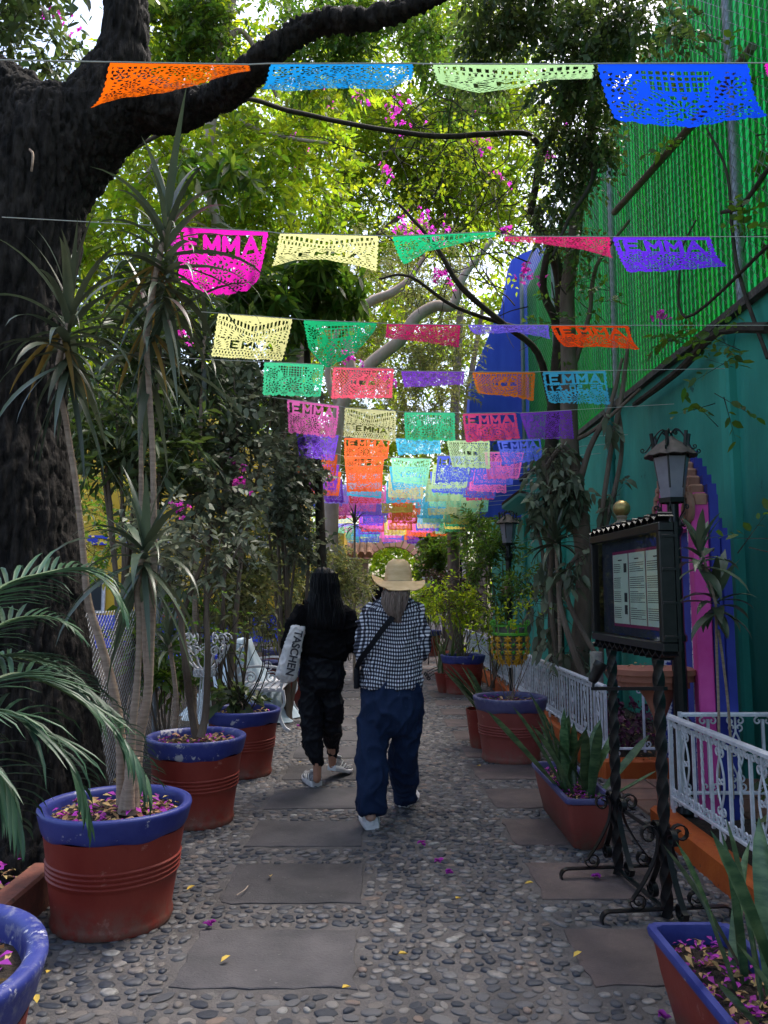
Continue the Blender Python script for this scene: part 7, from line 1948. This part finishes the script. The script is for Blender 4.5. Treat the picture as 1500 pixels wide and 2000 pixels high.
# fountain like plant high on the right wall, and another deep left, each its own thing
bl2 = [blade_mesh('leaf', .42, .022, R_(e), R_(d), m_strap_leaf, seg=6, fold=.3) for e, d in ((0, 85), (25, 100), (50, 80), (75, 30))]
def fountain(label, px, py, D, n, variants, trunk_px=None, sc=(.7, 1.1), h=.1, name='yucca', r=.02):
    c = P(px, py, D); g = Vector((c.x, D, 0.05)); t = thing(name, label, 'plant', g); rn = random.Random(int(px))
    mb = MB(); mb.tube(catmull([g, (g + c) / 2 + Vector((rn.uniform(-.08, .08), 0, 0)), c], 6), interp([r * 1.3, r, r * .8], 6), 8); mb.build('stem', m_cane, t)
    rosette(t, c, variants, n, rn.uniform(0, 6), rn, sc=sc, hmin=h); return t
fountain('fountain of grey green strap leaves against the teal wall above the railing', 1085, 1050, 8.0, 34, bl2, sc=(.9, 1.3))
fountain('small spiky plant in front of the far paper flags', 693, 1020, 12.6, 22, bl2, sc=(.7, 1.0))
fountain('dark strap leaved plant in shade behind the wire fence', 330, 1250, 6.0, 26, bl2, sc=(.6, 1.0))
fountain('dim dracaena among the shrubs left of the cream banner', 400, 640, 6.8, 34, drac, sc=(.9, 1.2), h=.4)
fountain('leafy dracaena behind the tall bright green foliage at the left', 470, 610, 8.4, 30, drac, sc=(1.0, 1.3), h=.4)
# plant with oblong leaves in front of the pink portal
lv = [blade_mesh('leaf', .26, .028, R_(e), R_(d), m_strap_leaf, seg=6, fold=.2, taper=(.2, .8, 1, 1, .9, .7, .4, 0)) for e, d in ((-15, 75), (10, 85), (35, 70), (65, 30))]
pp_ = thing('broad_leaf_plant', 'two stemmed plant with drooping oblong leaves before the pink pillar', 'plant', (2.0, 4.28, .1))
rD = random.Random(77)
for st, hd, D, n in (([(1404, 1560), (1404, 1400), (1400, 1280), (1398, 1170)], (1398, 1160), 4.3, 15), ([(1432, 1560), (1424, 1400), (1412, 1290), (1403, 1230)], (1403, 1150), 4.32, 8), ([(1398, 1180), (1380, 1110), (1370, 1075)], (1368, 1072), 4.2, 17)):
    mb = MB(); mb.tube(catmull([P(x, y, D) for x, y in st], 5), .008, 6); mb.build('stem', m_cane, pp_)
    rosette(pp_, P(hd[0], hd[1], D), lv, n, rD.uniform(0, 6), rD, sc=(.7, 1.2), hmin=.12)

# ---- snake plants: banded sword leaves
ms_ = M('snake_leaf', (0.028, 0.07, 0.025), (0.09, 0.15, 0.06), 26, .38, rnd=.25, hue=.015, stretch=(.4, .4, 1.6), lo=.42, hi=.6, spec=.5)
sword = (.55, .8, .95, 1, 1, .95, .7, .0)
sn = [blade_mesh('leaf', .46, .027, R_(e), R_(d), ms_, seg=7, fold=.35, twist=tw, taper=sword) for e, d, tw in ((84, 6, .5), (74, 12, -.6), (62, 10, .4), (88, -6, -.3), (46, -4, .6), (30, -10, .3))]
def snake(label, spots, base):
    t = thing('snake_plant', label, 'plant', base)
    for x, y, z, k, az, s in spots:
        o = link_mesh('leaf', sn[k], t, (x - base[0], y - base[1], z - base[2])); o.rotation_euler = (0, 0, az); o.scale = (s, 1.0 * max(.8, min(s, 1.25)), s)
    return t
rS = random.Random(3)
sp1 = []
for i in range(19):
    sp1.append((rS.uniform(1.13, 1.29), rS.uniform(4.68, 5.03), .24, rS.choice([0, 0, 1, 1, 2, 3]), rS.uniform(0, 6.28), rS.uniform(.75, 1.15)))
sp1 += [(1.15, 4.77, .24, 2, PI * .95, 1.35), (1.14, 4.83, .24, 4, PI * 1.02, 1.5), (1.3, 4.68, .24, 4, .1, 1.1), (1.28, 4.60, .24, 5, -.5, .9), (1.14, 4.72, .24, 1, PI * 1.05, 1.45)]
snake('snake plant with banded sword leaves in the trough left of the menu board', sp1, (1.21, 4.65, .24))
sp2 = [(1.10, 2.35, .23, 1, PI * .98, 1.05), (1.13, 2.25, .23, 0, PI * .8, 1.2), (1.16, 2.15, .23, 1, 2.6, 1.2), (1.17, 2.05, .23, 0, .3, 1.2), (1.18, 2.45, .23, 2, PI * .9, 1.0), (1.19, 2.3, .23, 1, 1.2, 1.15), (1.13, 1.95, .23, 2, 2.9, .8), (1.19, 1.95, .23, 1, 0, 1.2),
       (1.2, 2.2, .23, 0, 4.0, 1.25), (1.16, 2.5, .23, 1, .6, .9), (1.08, 2.1, .23, 4, PI * 1.1, .55), (1.15, 2.4, .23, 0, 2, 1.0), (1.21, 2.1, .23, 1, 5.5, 1.2), (1.18, 1.85, .23, 0, 1.0, 1.1)]
sp2 = [(x, y + .13, z, k, a, s) for x, y, z, k, a, s in sp2]
snake('dark snake plant with tall leaves in the trough in the bottom right corner', sp2, (1.14, 2.2, .23))
sp3 = [(1.02 + rS.uniform(-.06, .06), 7.4 + rS.uniform(-.1, .1), .1, rS.choice([1, 2, 4, 5, 4]), PI * .95 + rS.uniform(-1.0, .9), rS.uniform(.9, 1.35)) for i in range(11)]
sp3 = [(x, y + .1, .35, k, a, s) for x, y, z, k, a, s in sp3]
snake('low spreading sword leaved plant behind the left side of the big right pot', sp3, (1.02, 7.4, .1))
mb = MB(); mb.lathe([(.12, 0), (.16, .34), (.165, .36), (.15, .36), (.14, .3)], 24, (1.02, 7.5, 0)); mb.lathe([(.145, .33), (.0, .34)], 24, (1.02, 7.5, 0))
tag(mb.build('small_pot', PM['a'][0], None, (1.02, 7.5, 0)), 'small red pot hidden behind the big right pot under sword leaves', 'flower pot')
agv = [blade_mesh('leaf', .55, .02, R_(e), R_(d), m_leaf_dark, seg=5, fold=.3) for e, d in ((80, 15), (60, 30), (70, 10))]
t = thing('iris_clump', 'clump of upright dark blades at the foot of the yellow green potted shrub', 'plant', (1.05, 11.6, 0))
for i in range(26):
    o = link_mesh('leaf', agv[i % 3], t, (rS.uniform(-.14, .14), rS.uniform(-.1, .1), .25)); o.rotation_euler = (0, 0, rS.uniform(0, 6.28)); s = rS.uniform(.9, 1.4); o.scale = (s, s, s)
mb = MB(); mb.lathe([(.13, 0), (.18, .27), (.185, .29), (.16, .29), (.0, .26)], 20, (1.05, 11.6, 0)); mb.build('pot', PM['a'][0], t)

# ---- palm at the lower left: arching fronds with separate leaflets
palm = thing('palm', 'young feather palm arching in from the left edge over the front pot', 'palm', (-1.45, 2.2, .4))
pm_me = [blade_mesh('leaflet', .30, .0085, 0, R_(d), m_palm_leaf, seg=4, fold=.5, taper=(.6, 1, .9, .6, .0)) for d in (30, 60, 85)]
fronds = [([(-260, 1560), (-120, 1250), (0, 1150), (80, 1122), (150, 1112), (205, 1135), (235, 1185)], (2.25, 2.35, 2.6, 2.7, 2.8, 2.85, 2.9), 1, .95),
          ([(-260, 1560), (-130, 1320), (0, 1222), (70, 1205), (120, 1212), (150, 1240)], (2.25, 2.5, 2.8, 2.9, 2.95, 3.0), 1, .75),
          ([(-260, 1560), (-120, 1400), (0, 1325), (60, 1322), (130, 1352), (195, 1400), (250, 1455), (292, 1530)], (2.25, 2.3, 2.5, 2.6, 2.7, 2.8, 2.85, 2.9), 1, 1.0),
          ([(-260, 1560), (-120, 1400), (0, 1392), (60, 1415), (115, 1460), (150, 1520), (165, 1590)], (2.25, 2.3, 2.45, 2.5, 2.6, 2.65, 2.7), 1, .95),
          ([(-260, 1560), (-150, 1450), (-40, 1470), (20, 1540), (40, 1620)], (2.25, 2.3, 2.4, 2.45, 2.5), 0, .9),
          ([(-260, 1560), (-150, 1350), (-40, 1290), (60, 1290), (150, 1330), (230, 1395)], (2.25, 2.5, 2.8, 3.0, 3.1, 3.2), 0, 1.0)]
rP = random.Random(15)
for fi, (pl_, Ds, indiv, ls) in enumerate(fronds):
    cp_ = catmull([P(x, y, d) for (x, y), d in zip(pl_, Ds)], 12); n = len(cp_)
    mb = MB(); mb.tube(cp_, [.009 * (1 - i / n) + .0018 for i in range(n)], 6); fr_o = mb.build('frond', M('rachis', (.08, .13, .05), rough=.5) if fi == 0 else bpy.data.materials['rachis'], palm)
    cum = [0]
    for i in range(1, n): cum.append(cum[-1] + (cp_[i] - cp_[i - 1]).length)
    tot = cum[-1]; s = tot * .30; loose = MB(); side = 1
    while s < tot - .004:
        i = max(1, next((k for k in range(n) if cum[k] >= s), n - 1)); f = (s - cum[i - 1]) / max(1e-6, cum[i] - cum[i - 1])
        p = cp_[i - 1].lerp(cp_[i], f); tdir = (cp_[i] - cp_[i - 1]).normalized()
        q_ = s / tot; upv = Vector((0, -.35, 1)); lat = tdir.cross(upv).normalized(); nrm = lat.cross(tdir).normalized()
        for side in (1, -1):
            d = (tdir * (.45 + .5 * q_) + lat * side * 1.0 + nrm * .25 + Vector((rP.uniform(-.1, .1), rP.uniform(-.1, .1), rP.uniform(-.12, .06)))).normalized()
            sd = d.cross(Vector((0, 0, 1))).normalized() if abs(d.z) < .98 else Vector((1, 0, 0)); up = sd.cross(d).normalized()
            Mx = Matrix((d, -sd, up)).transposed(); sc = ls * (1.05 - .45 * abs(2 * (q_ - .3) / .7 - .6)) * rP.uniform(.88, 1.1)
            me = pm_me[rP.randrange(3)]
            if indiv:
                o = link_mesh('leaflet', me, fr_o, tuple(p - ORG[palm])); o.rotation_euler = Mx.to_euler(); o.scale = (sc, 1, sc)
            else:
                loose.add([p + Mx @ Vector((v.co.x * sc, v.co.y, v.co.z * sc)) for v in me.vertices], [tuple(pg.vertices) for pg in me.polygons])
        s += .026
    if not indiv: stuff(loose.build('leaflets', m_palm_leaf, fr_o, org=ORG[palm], ang=80))
mb = MB(); mb.tube([(-1.5, 2.15, .0), (-1.48, 2.18, .45), (P(-260, 1560, 2.25))], [.07, .06, .03], 10); mb.build('trunk', m_bark_brown, palm)

# ---- loose things on the paving
def small_leaf(px, py, mat, label, name='fallen_leaf', s=.05, n=1, cat='leaf', seed=0, group=None):
    g = G(px, py, .014); r = random.Random(seed + int(px)); mb = MB()
    for k in range(n):
        a = r.uniform(0, 6.28); q = Vector((r.uniform(-.4, .4) * s * (n > 1), r.uniform(-.4, .4) * s * (n > 1), .004 + .012 * r.random()))
        d = Vector((math.cos(a), math.sin(a), .1)); sd = Vector((-math.sin(a), math.cos(a), .1)); c = g + q
        pts = [c - d * s * .5, c - d * s * .2 + sd * s * .26 + Vector((0, 0, .008)), c + d * s * .2 + sd * s * .22 + Vector((0, 0, .010)), c + d * s * .55 + Vector((0, 0, .006)), c + d * s * .2 - sd * s * .24 + Vector((0, 0, .012)), c - d * s * .2 - sd * s * .22 + Vector((0, 0, .008)), c + Vector((0, 0, .001))]
        mb.add(pts, [(i, (i + 1) % 6, 6) for i in range(6)])
    tag(mb.build(name, mat, None, g, ang=80), label, cat, group)
m_yl = M('yellow_leaf', (.65, .40, .04), (.75, .55, .12), 30, .6, trans=.2)
for px, py, lb in ((440, 1878, 'small curled yellow leaf on the nearest left slab'), (528, 1714, 'yellow leaf on the second left slab from the front'), (677, 1935, 'yellow leaf at the right corner below the nearest left slab'), (1128, 1871, 'yellow leaf at the corner of the nearest right slab'), (895, 1760, 'pale yellow leaf among pebbles in the centre'),
                   (372, 1738, 'yellow leaf beside the front pot'), (95, 1905, 'yellow leaf on pebbles next to the corner pot'), (71, 1962, 'yellow leaf lowest at the left near the corner pot'), (972, 1597, 'yellow leaf on the pebbles left of the clay trough'), (1033, 1732, 'lime yellow leaf left of the menu board foot'),
                   (586, 1491, 'yellow leaf near the heel in the patterned sneaker'), (788, 1868, 'small dry leaf left of the pebble centre'), (935, 1498, 'dull leaf by the base of the big right pot'), (80, 1700, 'yellow leaf lying on the red edging board')):
    small_leaf(px, py, m_yl, lb, s=.042 if py > 1550 else .05)
for px, py, lb in ((411, 1809, 'magenta petal cluster on the pebbles between the two front left slabs'), (823, 1652, 'magenta petal cluster on pebbles nearest the walking pair'), (858, 1685, 'magenta petal cluster in the middle of the pebbles'), (878, 1709, 'magenta petal cluster lowest of the three in the centre'), (584, 1420, 'bright magenta blossom beside the leg in black'),
                   (1165, 1716, 'magenta petals under the menu board'), (1300, 1990, 'magenta petals at the bottom beside the corner trough'), (38, 1730, 'magenta blossoms in the bed behind the edging board')):
    small_leaf(px, py, m_petal, lb, name='fallen_blossom', s=.035, n=7, cat='blossom')
g1, g2 = G(462, 1748, .024), G(484, 1730, .024)
mb = MB(); mb.tube(catmull([g1, (g1 + g2) / 2 + Vector((.012, -.004, .004)), g2], 4), .003, 4); tag(mb.build('fallen_twig', m_bark_pale, None, g1), 'thin pale twig on the second left slab', 'twig')
lt = thing('bed_litter', 'dry leaves and purple petals covering the bed at the far left', 'leaf litter', (-2, 3, .06))
scatter_bits('dry_leaves', m_litter, -2.3, 3.6, .09, .65, 2.2, 1300, .05, lt, rect=True, lift=.05, seed=90)
scatter_bits('fallen_petals', m_petal, -2.1, 3.2, .10, .45, 1.6, 260, .045, lt, rect=True, lift=.05, seed=91)
scatter_bits('dry_leaves', m_litter, 2.35, 7.5, .13, .4, 1.3, 260, .04, lt, rect=True, lift=.03, seed=92)
